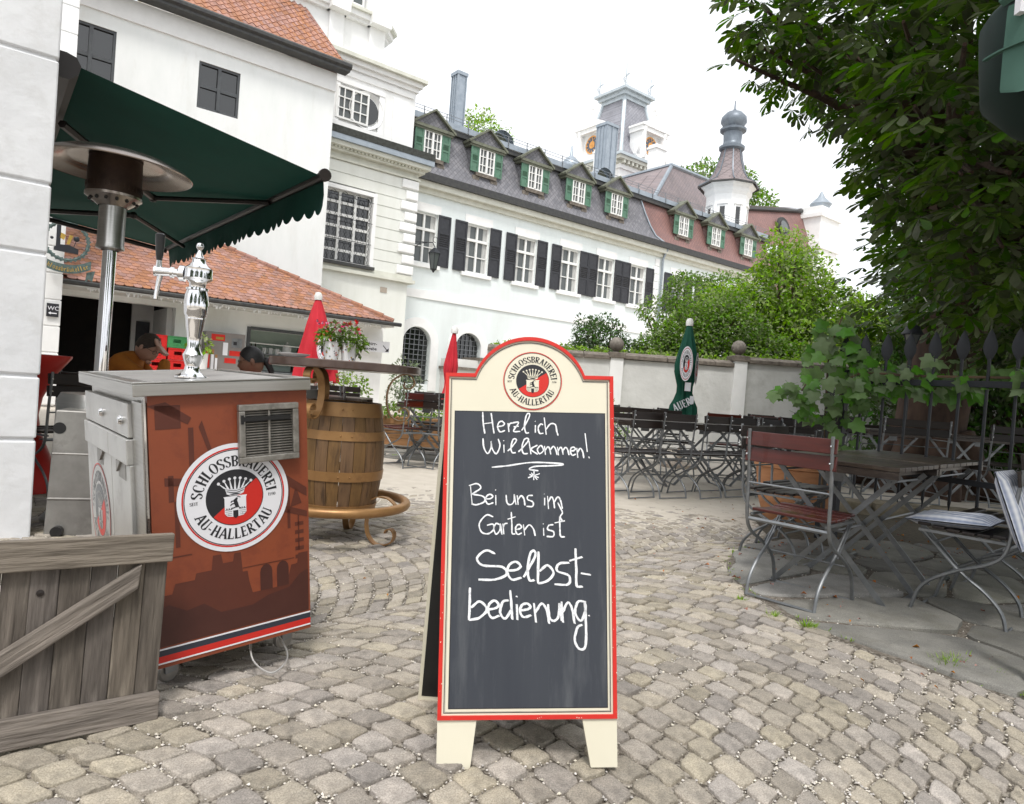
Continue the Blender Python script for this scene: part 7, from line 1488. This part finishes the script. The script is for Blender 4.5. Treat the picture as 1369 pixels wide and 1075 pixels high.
    # beer tap stands on the worktop
    base = M @ Vector((.192, .20, h+t-.003)); K = thing('beer_tap', 'ornate polished chrome beer tap column with black handle on the steel counter', 'beer tap', base, .2)
    s = .40/.505; pf = [(.001, 0), (.062, 0), (.062, .006), (.045, .014), (.030, .028), (.026, .05), (.034, .075), (.038, .095), (.030, .11), (.022, .13), (.026, .17), (.033, .215), (.036, .24), (.037, .245), (.036, .25), (.042, .262), (.045, .30), (.043, .34), (.037, .36), (.041, .362), (.041, .370), (.030, .374), (.031, .39), (.040, .4), (.050, .406), (.053, .41), (.052, .43), (.052, .445), (.053, .45), (.036, .462), (.026, .475), (.024, .488), (.029, .492), (.018, .497), (.012, .51), (.006, .525), (.008, .53), (.013, .537), (.014, .545), (.010, .555), (.001, .558)]
    b = MB(); b.lathe([(r*s*1.05, z*s) for r, z in pf], 36); b.build('column', 'chrome', K, smooth=40)
    zc = .425*s; b = MB()
    def rod(x0, x1, r0, r1=None): b.tube([(x0, 0, zc), (x1, 0, zc)], [r0, r1 or r0], 16)
    rod(-.04, -.055, .026); rod(-.055, -.062, .02, .016); rod(-.062, -.075, .013); rod(-.075, -.083, .018); rod(-.083, -.125, .0135, .0155); rod(-.125, -.132, .017)
    b.tube([(-.112, 0, zc), (-.118, 0, zc-.035), (-.124, 0, zc-.09)], [.010, .0075, .007], 12); b.build('faucet', 'chrome', K)
    b = MB(); b.tube([(-.120, 0, zc+.008), (-.120, 0, zc+.035)], [.010, .008], 12); b.build('lever', 'chrome', K); b = MB(); b.tube([(-.120, 0, zc+.035), (-.120, 0, zc+.05), (-.121, 0, zc+.10), (-.121, 0, zc+.118), (-.121, 0, zc+.122)], [.008, .011, .0145, .0145, .010], 14); b.build('handle', 'black', K)
counter()
def bin_():
    T = thing('metal_bin', 'tall grey sheet-metal bin with round side hole behind the steel counter', 'bin', (-2.42, 3.95, 0), radians(20))
    b = MB(); b.add([(-.17, -.15, 0), (.17, -.15, 0), (.17, .2, 0), (-.17, .2, 0), (-.15, -.13, .70), (.17, -.13, .70), (.17, .2, .70), (-.15, .2, .70)], [(4, 5, 6, 7), (0, 1, 5, 4), (1, 2, 6, 5), (2, 3, 7, 6), (3, 0, 4, 7)]); b.box(-.16, .18, -.14, .2, .45, .465); b.box(-.165, .18, -.15, .2, .2, .215); b.build('body', 'galv2', T, smooth=0, bevel=.01)
    b = MB(); b.disc(.032, -.136, 'y', 20, (-.125, .6)); b.build('hole', 'black', T, smooth=0)
    wh = MB(); wh.tube([(-.02, 0, 0), (.02, 0, 0)], .03, 14); wm = wh.mesh('wheel', 'black')
    for x in (-.1, .12): link('wheel', wm, T, (x, -.17, .03), (0, 0, 1.57))
    T = thing('covered_table', 'round standing table in a flared red and white stretch cover beside the near wall', 'table', (-3.66, 5.0, 0))
    pf = [(.36, 1.0), (.36, .985), (.27, .86), (.19, .68), (.17, .55), (.19, .42), (.27, .22), (.36, .03), (.36, 0)]
    for a0, a1, mt, nm in ((-.55, .9, 'lred', 'red_panel'), (.9, 2.9, 'lwhite', 'white_panel'), (2.9, 4.4, 'lred', 'red_panel'), (4.4, 5.733, 'lwhite', 'white_panel')):
        b = MB(); b.lathe(pf, 14, a0=a0, a1=a1); b.build(nm, mt, T, smooth=60)
    b = MB(); b.lathe([(.36, 1.0), (.001, 1.005)], 32); b.build('tabletop', 'lwhite', T)
bin_()
# ------------------------------------------------------------------ wooden gate
def gate():
    M = Matrix.Translation((-.9283, 1.8988, .01)) @ rotm(.7125, -.0382, .0304)
    T = thing('wooden_gate', 'weathered grey plank gate with diagonal brace at the lower left', 'gate', M=M); H = .514
    x = -.004; k = 0; mesh = {}
    while x > -1.0:
        w = (.058, .066, .062, .070, .064, .060)[k % 6]; z0, z1 = .045+R.uniform(-.01, .005), H-.035
        b = MB(); b.box(-w+.0018, 0, .012, .028+R.uniform(-.002, .002), z0, z1); o = b.build('plank', 'weath', T, smooth=0, loc=(x, 0, 0), bevel=.002); o.rotation_euler = (0, radians(R.uniform(-.25, .25)), 0); x -= w; k += 1
    b = MB(); b.prism([(-1.05, H-.078), (0.003, H-.078), (0.003, H), (-1.05, H)], -.012, .0105); b.build('top_rail', 'weathx', T, smooth=0, bevel=.003)
    b = MB(); b.prism([(-1.05, -.005), (.0, -.005), (0.0, .072), (-1.05, .072)], -.012, .0105); b.build('bottom_rail', 'weathx', T, smooth=0, bevel=.003)
    L = Vector((-.93, 0, -.57)); a = atan2(-.57, -.93); b = MB(); b.prism([(0, 0), (.075, 0), (1.0, 0), (1.0, .052), (.04, .052)], -.014, .0105)
    o = b.build('brace', 'weathx', T, smooth=0, bevel=.003); o.matrix_local = Matrix.Translation((-.055, -.003, H-.083)) @ Matrix.Rotation(radians(180-33), 4, 'Y') @ Matrix.Rotation(pi, 4, 'X') if False else Matrix.Translation((-.075, -.002, H-.080)) @ Matrix.Rotation(-(pi+radians(33)), 4, 'Y')
    b = MB(); b.lathe([(.001, 0), (.009, .001), (.009, .003), (.001, .005)], 10, Matrix.Translation((-.30, .012, .375)) @ Matrix.Rotation(radians(90), 4, 'X')); b.build('bolt', 'arm', T)
gate()
# ------------------------------------------------------------------ chalk sign board
def sign_board():
    M = Matrix.Translation((.1127, 1.7865, .004)) @ rotm(.065, -.1688, -.0532)
    T = thing('sign_board', 'cream A-frame chalkboard with red rim, arched top, brewery badge and chalk writing in German', 'sign', M=M)
    def outline(w, zb, zs, r, zt, x=.0, cham=0):
        # arch between shoulders
        xs = r; hgt = zt-zs; Rr = (xs*xs+hgt*hgt)/(2*hgt); cz = zt-Rr; a = math.asin(xs/Rr); n = 24
        arc = [(Rr*sin(a-2*a*i/n), cz+Rr*cos(a-2*a*i/n)) for i in range(n+1)]
        return [(-w, zb), (w, zb), (w, zs)]+arc+[(-w, zs)]
    def outl(d):
        w, zs, r, zt = .2405-d, 1.058-d, .158, 1.168-d
        o = outline(w, .124+d, zs, r-.3*d, zt); i = 3; o[i] = (o[i][0], zs); return o
    # full panel: legs included
    body = [(-.2405, 0), (-.152, 0), (-.137, .122), (.147, .122), (.169, 0), (.2405, 0)]+outl(0)[2:]
    b = MB(); b.prism(body, 0, .016); b.build('front_panel', 'lcream', T, smooth=0)
    def ringp(a, c, y, mt, nm):
        b = MB(); n = len(a)
        for i in range(n): j = (i+1) % n; b.add([(a[i][0], y, a[i][1]), (a[j][0], y, a[j][1]), (c[j][0], y, c[j][1]), (c[i][0], y, c[i][1])], [(0, 1, 2, 3)])
        return b.build(nm, mt, T, smooth=0)
    A, B_ = outl(0), outl(.0105)
    b = MB(); n = len(A)
    for i in range(n):
        j = (i+1) % n; p = [A[i], A[j], B_[j], B_[i]]; b.add([(p[0][0], -.006, p[0][1]), (p[1][0], -.006, p[1][1]), (p[2][0], -.006, p[2][1]), (p[3][0], -.006, p[3][1])]+[(q_[0], .0005, q_[1]) for q_ in p], [(0, 1, 2, 3), (4, 5, 1, 0), (3, 2, 6, 7)])
    b.build('red_rim', 'lred', T, smooth=0)
    fl = MB()
    for _ in range(34):
        s_ = R.uniform(.0005, .0015); zz_ = R.uniform(.13, 1.04); xx_ = R.choice((-1, 1))*R.uniform(.2295, .2402) if _ % 5 else R.uniform(-.23, .23)
        if _ % 5 == 0: zz_ = R.uniform(.126, .134)
        fl.add([(xx_-s_, -.0064, zz_-s_*.8), (xx_+s_*.6, -.0064, zz_-s_), (xx_+s_, -.0064, zz_+s_*1.5), (xx_-s_*.5, -.0064, zz_+s_*1.2)], [(0, 1, 2, 3)])
    fl.build('paint_chips', 'lcream', T, smooth=0, kind='stuff')
    ringp(outl(.0155), outl(.0175), -.0006, 'lblack', 'pinstripe'); ringp(outl(.0185), outl(.0195), -.0006, 'vent', 'pinstripe')
    bx0, bx1, bz0, bz1 = -.2105, .2140, .153, .948
    b = MB(); b.box(bx0-.0025, bx1+.0025, -.0008, .0, bz0-.0025, bz1+.0025); b.build('board_outline', 'lblack', T, smooth=0)
    b = MB(); b.flat([(bx0, bz0), (bx1, bz0), (bx1, bz1+0), (bx0, bz1)], -.0012); b.build('chalkboard', 'board', T, smooth=0)
    b = MB(); 
    for w, st in HW:
        if w > .005: stroke(b, st, .0060, -.0021, jit=.35); stroke(b, [(x+.0022, z-.0012) for x, z in st], .0030, -.0024, jit=1)
        else: stroke(b, st, .0040, -.0021, jit=.45)
    b.build('chalk_writing', 'chalk', T, smooth=0)
    emblem(T, .0845, (.0075, -.0006, 1.04), div=31, outer=False, plate='lcream', tone='lblack')
    # rear leaf, hinged at the top and standing behind
    zt = 1.04; b = MB(); rear = thing('rear_hold', None, None); bpy.data.objects.remove(rear)
    Mi = M.inverted(); top = Vector((0, .022, zt)); y_f = M @ top
    foot = Vector((y_f.x-.035, y_f.y+.155, 0)); fl = Mi @ foot; dv = (fl-top); ang = atan2(dv.y, -dv.z); ln = dv.length
    Mr = Matrix.Translation(top) @ Matrix.Rotation(math.asin(-fl.x/ln), 4, 'Y') @ Matrix.Rotation(ang, 4, 'X')
    b = MB(); b.prism([(-.2405, -ln), (.2405, -ln), (.2405, 0), (-.2405, 0)], 0, .016); o = b.build('rear_panel', 'lcream', T, smooth=0); o.matrix_local = Mr
    b = MB(); b.box(-.230, .230, -.0012, -.0005, -ln+.018, -.03); o = b.build('rear_lining', 'black', T, smooth=0); o.matrix_local = Mr
    b = MB(); b.tube([(-.22, .019, zt+.004), (-.16, .019, zt+.004)], .006, 8); b.tube([(.16, .019, zt+.004), (.22, .019, zt+.004)], .006, 8); b.build('hinge', 'galv', T)
sign_board()
# ------------------------------------------------------------------ barrel table
def barrel():
    T = thing('barrel_table', 'standing table on an oak beer barrel with bronze hoops, scroll brackets and ring footrest', 'table', (-1.03, 4.2, 0), .1)
    z0, z1 = .19, .85; zz = lambda u: z0+(z1-z0)*u; rad = lambda u: .222+.042*sin(pi*u)**.9
    N_ = 22
    for k in range(N_):
        a0, a1 = 2*pi*k/N_+.006, 2*pi*(k+1)/N_-.006; b = MB(); vs = []
        for j in range(9):
            u = j/8
            for a in (a0, (a0+a1)/2, a1): r = rad(u); vs.append((r*cos(a), r*sin(a), zz(u)))
            for a in (a1, a0): r = rad(u)-.02; vs.append((r*cos(a), r*sin(a), zz(u)))
        b.add(vs, [(j*5+i, j*5+(i+1) % 5, j*5+5+(i+1) % 5, j*5+5+i) for j in range(8) for i in range(5)]); b.build('stave', 'oak', T, smooth=50)
    for u0, u1 in ((.875, 1.0), (.665, .745), (.30, .385), (.0, .075)):
        b = MB(); b.lathe([(rad(u0)-.002, zz(u0)), (rad(u0)+.006, zz(u0)), (rad(u1)+.006, zz(u1)), (rad(u1)-.002, zz(u1))], 44); h = b.build('hoop', 'hoop', T)
        rv = MB(); u = (u0+u1)/2
        for a in (-1.2, -1.45): rv.ball(((rad(u)+.006)*cos(a), (rad(u)+.006)*sin(a), zz(u)), .006, 8)
        rv.build('rivets', 'hoop', h)
    b = MB(); b.lathe([(.215, .80), (.19, .805), (.001, .805)], 30); b.lathe([(.215, .84), (.001, .83)], 30); b.build('barrel_head', 'tbl', T)
    b = MB(); b.lathe([(.001, 1.045), (.42, 1.045), (.445, 1.042), (.452, 1.048), (.452, 1.085), (.448, 1.09), (.43, 1.086), (.001, 1.082)], 64); b.build('tabletop', 'tabletop', T)
    def bar(pts, w, name, a, th=.007):
        """flat iron bar swept along a profile (r, z) in the radial plane at angle a"""
        P = bez([(r, 0, z) for r, z in pts], 5); n = len(P); vs = []
        for i, p in enumerate(P):
            t = (P[min(i+1, n-1)]-P[max(i-1, 0)]).normalized(); o = Vector((-t.z, 0, t.x))*th/2
            for s, q in ((-1, 1), (1, 1), (1, -1), (-1, -1)): vs.append((p.x+o.x*q, s*w/2, p.z+o.z*q))
        b = MB(); b.add(vs, [(4*i+k, 4*i+(k+1) % 4, 4*i+4+(k+1) % 4, 4*i+4+k) for i in range(n-1) for k in range(4)]+[(3, 2, 1, 0), (4*n-4, 4*n-3, 4*n-2, 4*n-1)]); o = b.build(name, 'hoop', T, smooth=40); o.rotation_euler = (0, 0, a)
    def spiral(cx, cz, r0, r1, a0, a1, n=10): return [(cx+(r0+(r1-r0)*i/n)*cos(radians(a0+(a1-a0)*i/n)), cz+(r0+(r1-r0)*i/n)*sin(radians(a0+(a1-a0)*i/n))) for i in range(n+1)]
    br = spiral(.375, .985, .016, .05, 200, 380)+[(.40, 1.035), (.35, 1.04), (.29, 1.0), (.262, .93), (.262, .86), (.285, .79), (.33, .755)]+spiral(.36, .805, .052, .016, -75, 190)
    for a in (-.08, radians(-112), radians(125)): bar(br, .045, 'scroll_bracket', a)
    lg = [(.10, .185), (.2, .17), (.21, .11), (.225, .055), (.27, .008), (.33, -.0+.004), (.385, .03), (.40, .075), (.38, .105), (.35, .10), (.34, .08)]
    up = [(.16, .19), (.2, .235), (.26, .285), (.33, .292), (.38, .265), (.40, .24)]
    for a in (radians(-22), radians(-140), radians(82)): bar(lg, .04, 'foot_scroll', a); bar(up, .035, 'ring_strut', a, .006)
    b = MB(); b.tube([(.42*cos(t), .42*sin(t), .235) for t in [2*pi*k/48 for k in range(48)]], .028, 12, closed=True); b.build('footrest_ring', 'hoop', T, smooth=60)
    p = thing('plate', 'white china plate lying on the left of the barrel table top', 'plate', (-1.30, 4.02, 1.086)); b = MB(); b.lathe([(.001, .004), (.05, 0), (.05, .006), (.092, .026), (.093, .030), (.055, .013), (.001, .012)], 36); b.build('plate_body', 'porc', p, smooth=60)
    for i, (x, y, lab) in enumerate(((-1.165, 4.33, 'left white speckled flower pot with pink blooms on the barrel table'), (-1.065, 4.38, 'right white speckled flower pot with red blooms on the barrel table'))):
        q = thing('flower_pot', lab, 'flower pot', (x, y, 1.084)); b = MB(); b.lathe([(.001, 0), (.04, 0), (.056, .125), (.06, .13), (.053, .13), (.048, .11), (.001, .11)], 22); b.build('pot', 'porc', q)
        b = MB(); d = ['lnavy', 'brass', 'pink']
        for c_ in range(3):
            b = MB()
            for _ in range(14): a = R.uniform(0, 6.28); z = R.uniform(.015, .11); r = .0412+z*.128; M = Matrix.Rotation(a, 4, 'Z'); s_ = R.uniform(.003, .006); b.add([(r, -s_, z-s_*.6), (r, s_, z-s_), (r, s_*.7, z+s_), (r, -s_, z+s_*.5)], [(0, 1, 2, 3)], M)
            b.build('speckles', d[c_], q, smooth=0)
        leafball(q, 'foliage', 'leaf_m', [(0, 0, .18, .075, .07), (-.03*(1-2*i), 0, .15, .07, .05), (.05*i, 0, .12, .05, .07)], 260, .04)
        b = MB()
        for _ in range(26 if i == 0 else 16): a = R.uniform(0, 6.28); rr = .095*R.random()**.5; p3 = Vector((rr*cos(a), rr*sin(a), .19+R.uniform(0, .07))); [leaf_quad(b, p3, rvec(), rvec(), .014, .9) for __ in range(5)]
        b.build('blossoms', 'flower', q, smooth=0)
        if i: 
            b = MB()
            for c3 in ((.0, -.02, .26), (.04, -.02, .27), (-.03, -.03, .25), (.05, .0, .22)): [leaf_quad(b, Vector(c3), rvec(), rvec(), .02, .9) for __ in range(10)]
            b.build('red_blossoms', 'flower_r', q, smooth=0)
barrel()
# ------------------------------------------------------------------ people
def skin_body(name, verts, edges, radii, mt, parent, sub=2):
    me = bpy.data.meshes.new(name); me.from_pydata(verts, edges, []); o = bpy.data.objects.new(name, me); COL.objects.link(o); o.parent = parent
    s = o.modifiers.new('skin', 'SKIN'); s.use_smooth_shade = True
    for i, r in enumerate(radii): me.skin_vertices[0].data[i].radius = (r, r) if not isinstance(r, tuple) else r
    me.skin_vertices[0].data[0].use_root = True
    u = o.modifiers.new('sub', 'SUBSURF'); u.levels = u.render_levels = sub
    dg = bpy.context.evaluated_depsgraph_get(); m2 = bpy.data.meshes.new_from_object(o.evaluated_get(dg)); n = o.name; bpy.data.objects.remove(o)
    return m2
def head_mb(M):
    b = MB(); n, h = 20, 16; vs = []; fs = []
    for i in range(h+1):
        v = pi*i/h; z = -cos(v)
        for k in range(n):
            a = 2*pi*k/n; c, s = cos(a), sin(a); r = sin(v)
            x = r*c*.098; y = r*s*.076; zz_ = z*.118
            if c > 0: x *= 1-.12*max(0, z*.3); 
            if z < -.1: x = x*(1+.05*c)-.012*(-z)*(c < 0); y *= 1-.28*(-z-.1)
            if c > .85 and -.35 < z < .05: x += .006
            vs.append((x+(.012 if z < -.3 else 0)*max(0, c), y, zz_))
    for i in range(h):
        for k in range(n): fs.append((i*n+k, i*n+(k+1) % n, (i+1)*n+(k+1) % n, (i+1)*n+k))
    b.add(vs, fs, M)
    b.add([(.092, -.012, -.035), (.092, .012, -.035), (.088, 0, .02), (.118, 0, -.03), (.1, 0, -.048)], [(0, 3, 2), (3, 1, 2), (0, 4, 3), (4, 1, 3)], M)        # nose
    for s in (-1, 1): b.ball((.0, s*.077, -.012), .026, 10, M, (.75, .35, 1.15)); b.ball((.079, s*.032, .004), .013, 8, M, (.8, 1.3, .6))   # ears, lids
    b.ball((.092, 0, -.066), .02, 8, M, (.5, 1.2, .35)); b.ball((.078, 0, -.1), .03, 8, M, (.7, 1, .7)); return b
def hand_mb(b, M):
    b.box(-.01, .012, -.038, .038, 0, .085, M)
    for i, (y, l) in enumerate(((-.029, .068), (-.010, .078), (.010, .074), (.029, .058))): b.tube([(0, y, .08), (.006, y*1.15, .08+l*.5), (.022, y*1.2, .08+l)], [.0095, .009, .007], 6, M=M)
    b.tube([(0, -.036, .02), (.01, -.062, .05), (.018, -.066, .078)], [.012, .010, .008], 6, M=M)
def person(name_lab, loc, rz, skin, hair, top, headpose, arms, verts, edges, rad, crad, glasses=True, hair_long=False):
    T = thing('person', name_lab, 'person', loc, rz)
    me = skin_body('body', verts, edges, rad, skin, T)
    b = MB(); b.add([tuple(v.co) for v in me.vertices], [tuple(p.vertices) for p in me.polygons])
    hb = head_mb(headpose); b.add(hb.v, hb.f)
    for Mh in arms: hand_mb(b, Mh)
    b.build('body', skin, T, smooth=60)
    nv = len(crad); m3 = skin_body('clothing', verts[:nv], [e for e in edges if e[0] < nv and e[1] < nv], crad, top, T); m3.materials.clear(); m3.materials.append(m_[top]); link('top_garment', m3, T)
    b = MB(); vs = []; n = 20
    for i in range(9):
        v = pi*(.30+.70*i/8) if not hair_long else pi*(.2+.8*i/8); z = -cos(v)
        for k in range(n):
            a = 2*pi*k/n; c = cos(a); fr = max(0, c); zz_ = max(z, (-.2+.75*fr**1.5) if i < 7 else z); rr = sqrt(max(0, 1-zz_*zz_)); g_ = 1.05+.02*noise.noise(Vector((a*3, v*5, 1)))
            vs.append((rr*c*.1*g_-.003, rr*sin(a)*.079*g_, zz_*.121*g_))
    b.add(vs, [(i*n+k, i*n+(k+1) % n, (i+1)*n+(k+1) % n, (i+1)*n+k) for i in range(8) for k in range(n)], headpose)
    if hair_long: b.ball((-.115, 0, -.02), .035, 12, headpose, (1, .9, 1.1)); b.tube([(-.12, 0, -.03), (-.14, 0, -.1), (-.13, 0, -.18)], [.03, .025, .008], 8, M=headpose)
    b.build('hair', hair, T, smooth=70)
    if glasses:
        b = MB()
        for s in (-1, 1): b.tube([(.1+.001, s*.034+.023*cos(t), .002+.017*sin(t)) for t in [k*pi/7 for k in range(14)]], .002, 4, M=headpose, closed=True); b.tube([(.1, s*.058, .006), (.04, s*.081, .008), (-.0, s*.082, .0)], .0022, 4, M=headpose)
        b.tube([(.101, -.011, .004), (.101, .011, .004)], .0022, 4, M=headpose); b.build('glasses', 'black', T)
    return T
def people():
    E = [(0, 1), (1, 2), (2, 3), (2, 4), (4, 5), (5, 6), (2, 7), (7, 8), (8, 9), (0, 10), (10, 11), (11, 12), (0, 13), (13, 14), (14, 15)]
    V = [(0, 0, .50), (.04, 0, .72), (.13, 0, .93), (.22, 0, 1.01), (.14, -.17, .93), (.48, -.16, .745), (.475, -.05, .99), (.14, .17, .93), (.30, .25, .73), (.52, .1, .745), (.2, -.1, .50), (.46, -.11, .50), (.44, -.11, .06), (.2, .1, .50), (.46, .11, .50), (.44, .11, .06)]
    rad = [.12, .12, .11, .05, .055, .04, .028, .055, .04, .028, .085, .06, .04, .085, .06, .04]; cr = [.145, .15, .135, .05, .085, .062, .045, .085, .062, .045]
    V2 = V[:10]
    hp = Matrix.Translation((.30, 0, 1.075)) @ Matrix.Rotation(radians(28), 4, 'Y') @ Matrix.Rotation(radians(-12), 4, 'Z')
    arm = Matrix.Translation((.472, -.045, 1.02)) @ Matrix.Rotation(radians(-42), 4, 'Y')
    E2 = E
    person('seated man in rust-orange sweater and glasses, leaning with his hand on his head', (-3.40, 5.75, .05), radians(4), 'skin_m', 'hair_m', 'sweater', hp, [arm, Matrix.Translation((.52, .1, .75)) @ Matrix.Rotation(radians(85), 4, 'Y')], V, E2, rad, cr)
    V = [(0, 0, .50), (.02, 0, .70), (.04, 0, .88), (.06, 0, .97), (.04, -.15, .88), (.14, -.2, .70), (.34, -.14, .745), (.04, .15, .88), (.14, .2, .70), (.34, .1, .745), (.2, -.1, .50), (.44, -.1, .50), (.42, -.1, .06), (.2, .1, .50), (.44, .1, .50), (.42, .1, .06)]
    hp = Matrix.Translation((.09, 0, 1.075)) @ Matrix.Rotation(radians(12), 4, 'Y') @ Matrix.Rotation(radians(20), 4, 'Z')
    cr = [.13, .13, .12, .045, .07, .055, .04, .07, .055, .04]
    person('seated dark-haired woman in coral top and glasses, only her head showing above the steel counter', (-2.08, 5.65, 0), radians(184), 'skin_w', 'hair_w', 'pink', hp, [Matrix.Translation((.34, -.14, .75)) @ Matrix.Rotation(radians(85), 4, 'Y'), Matrix.Translation((.34, .1, .75)) @ Matrix.Rotation(radians(85), 4, 'Y')], V, E, rad, cr, hair_long=True)
people()
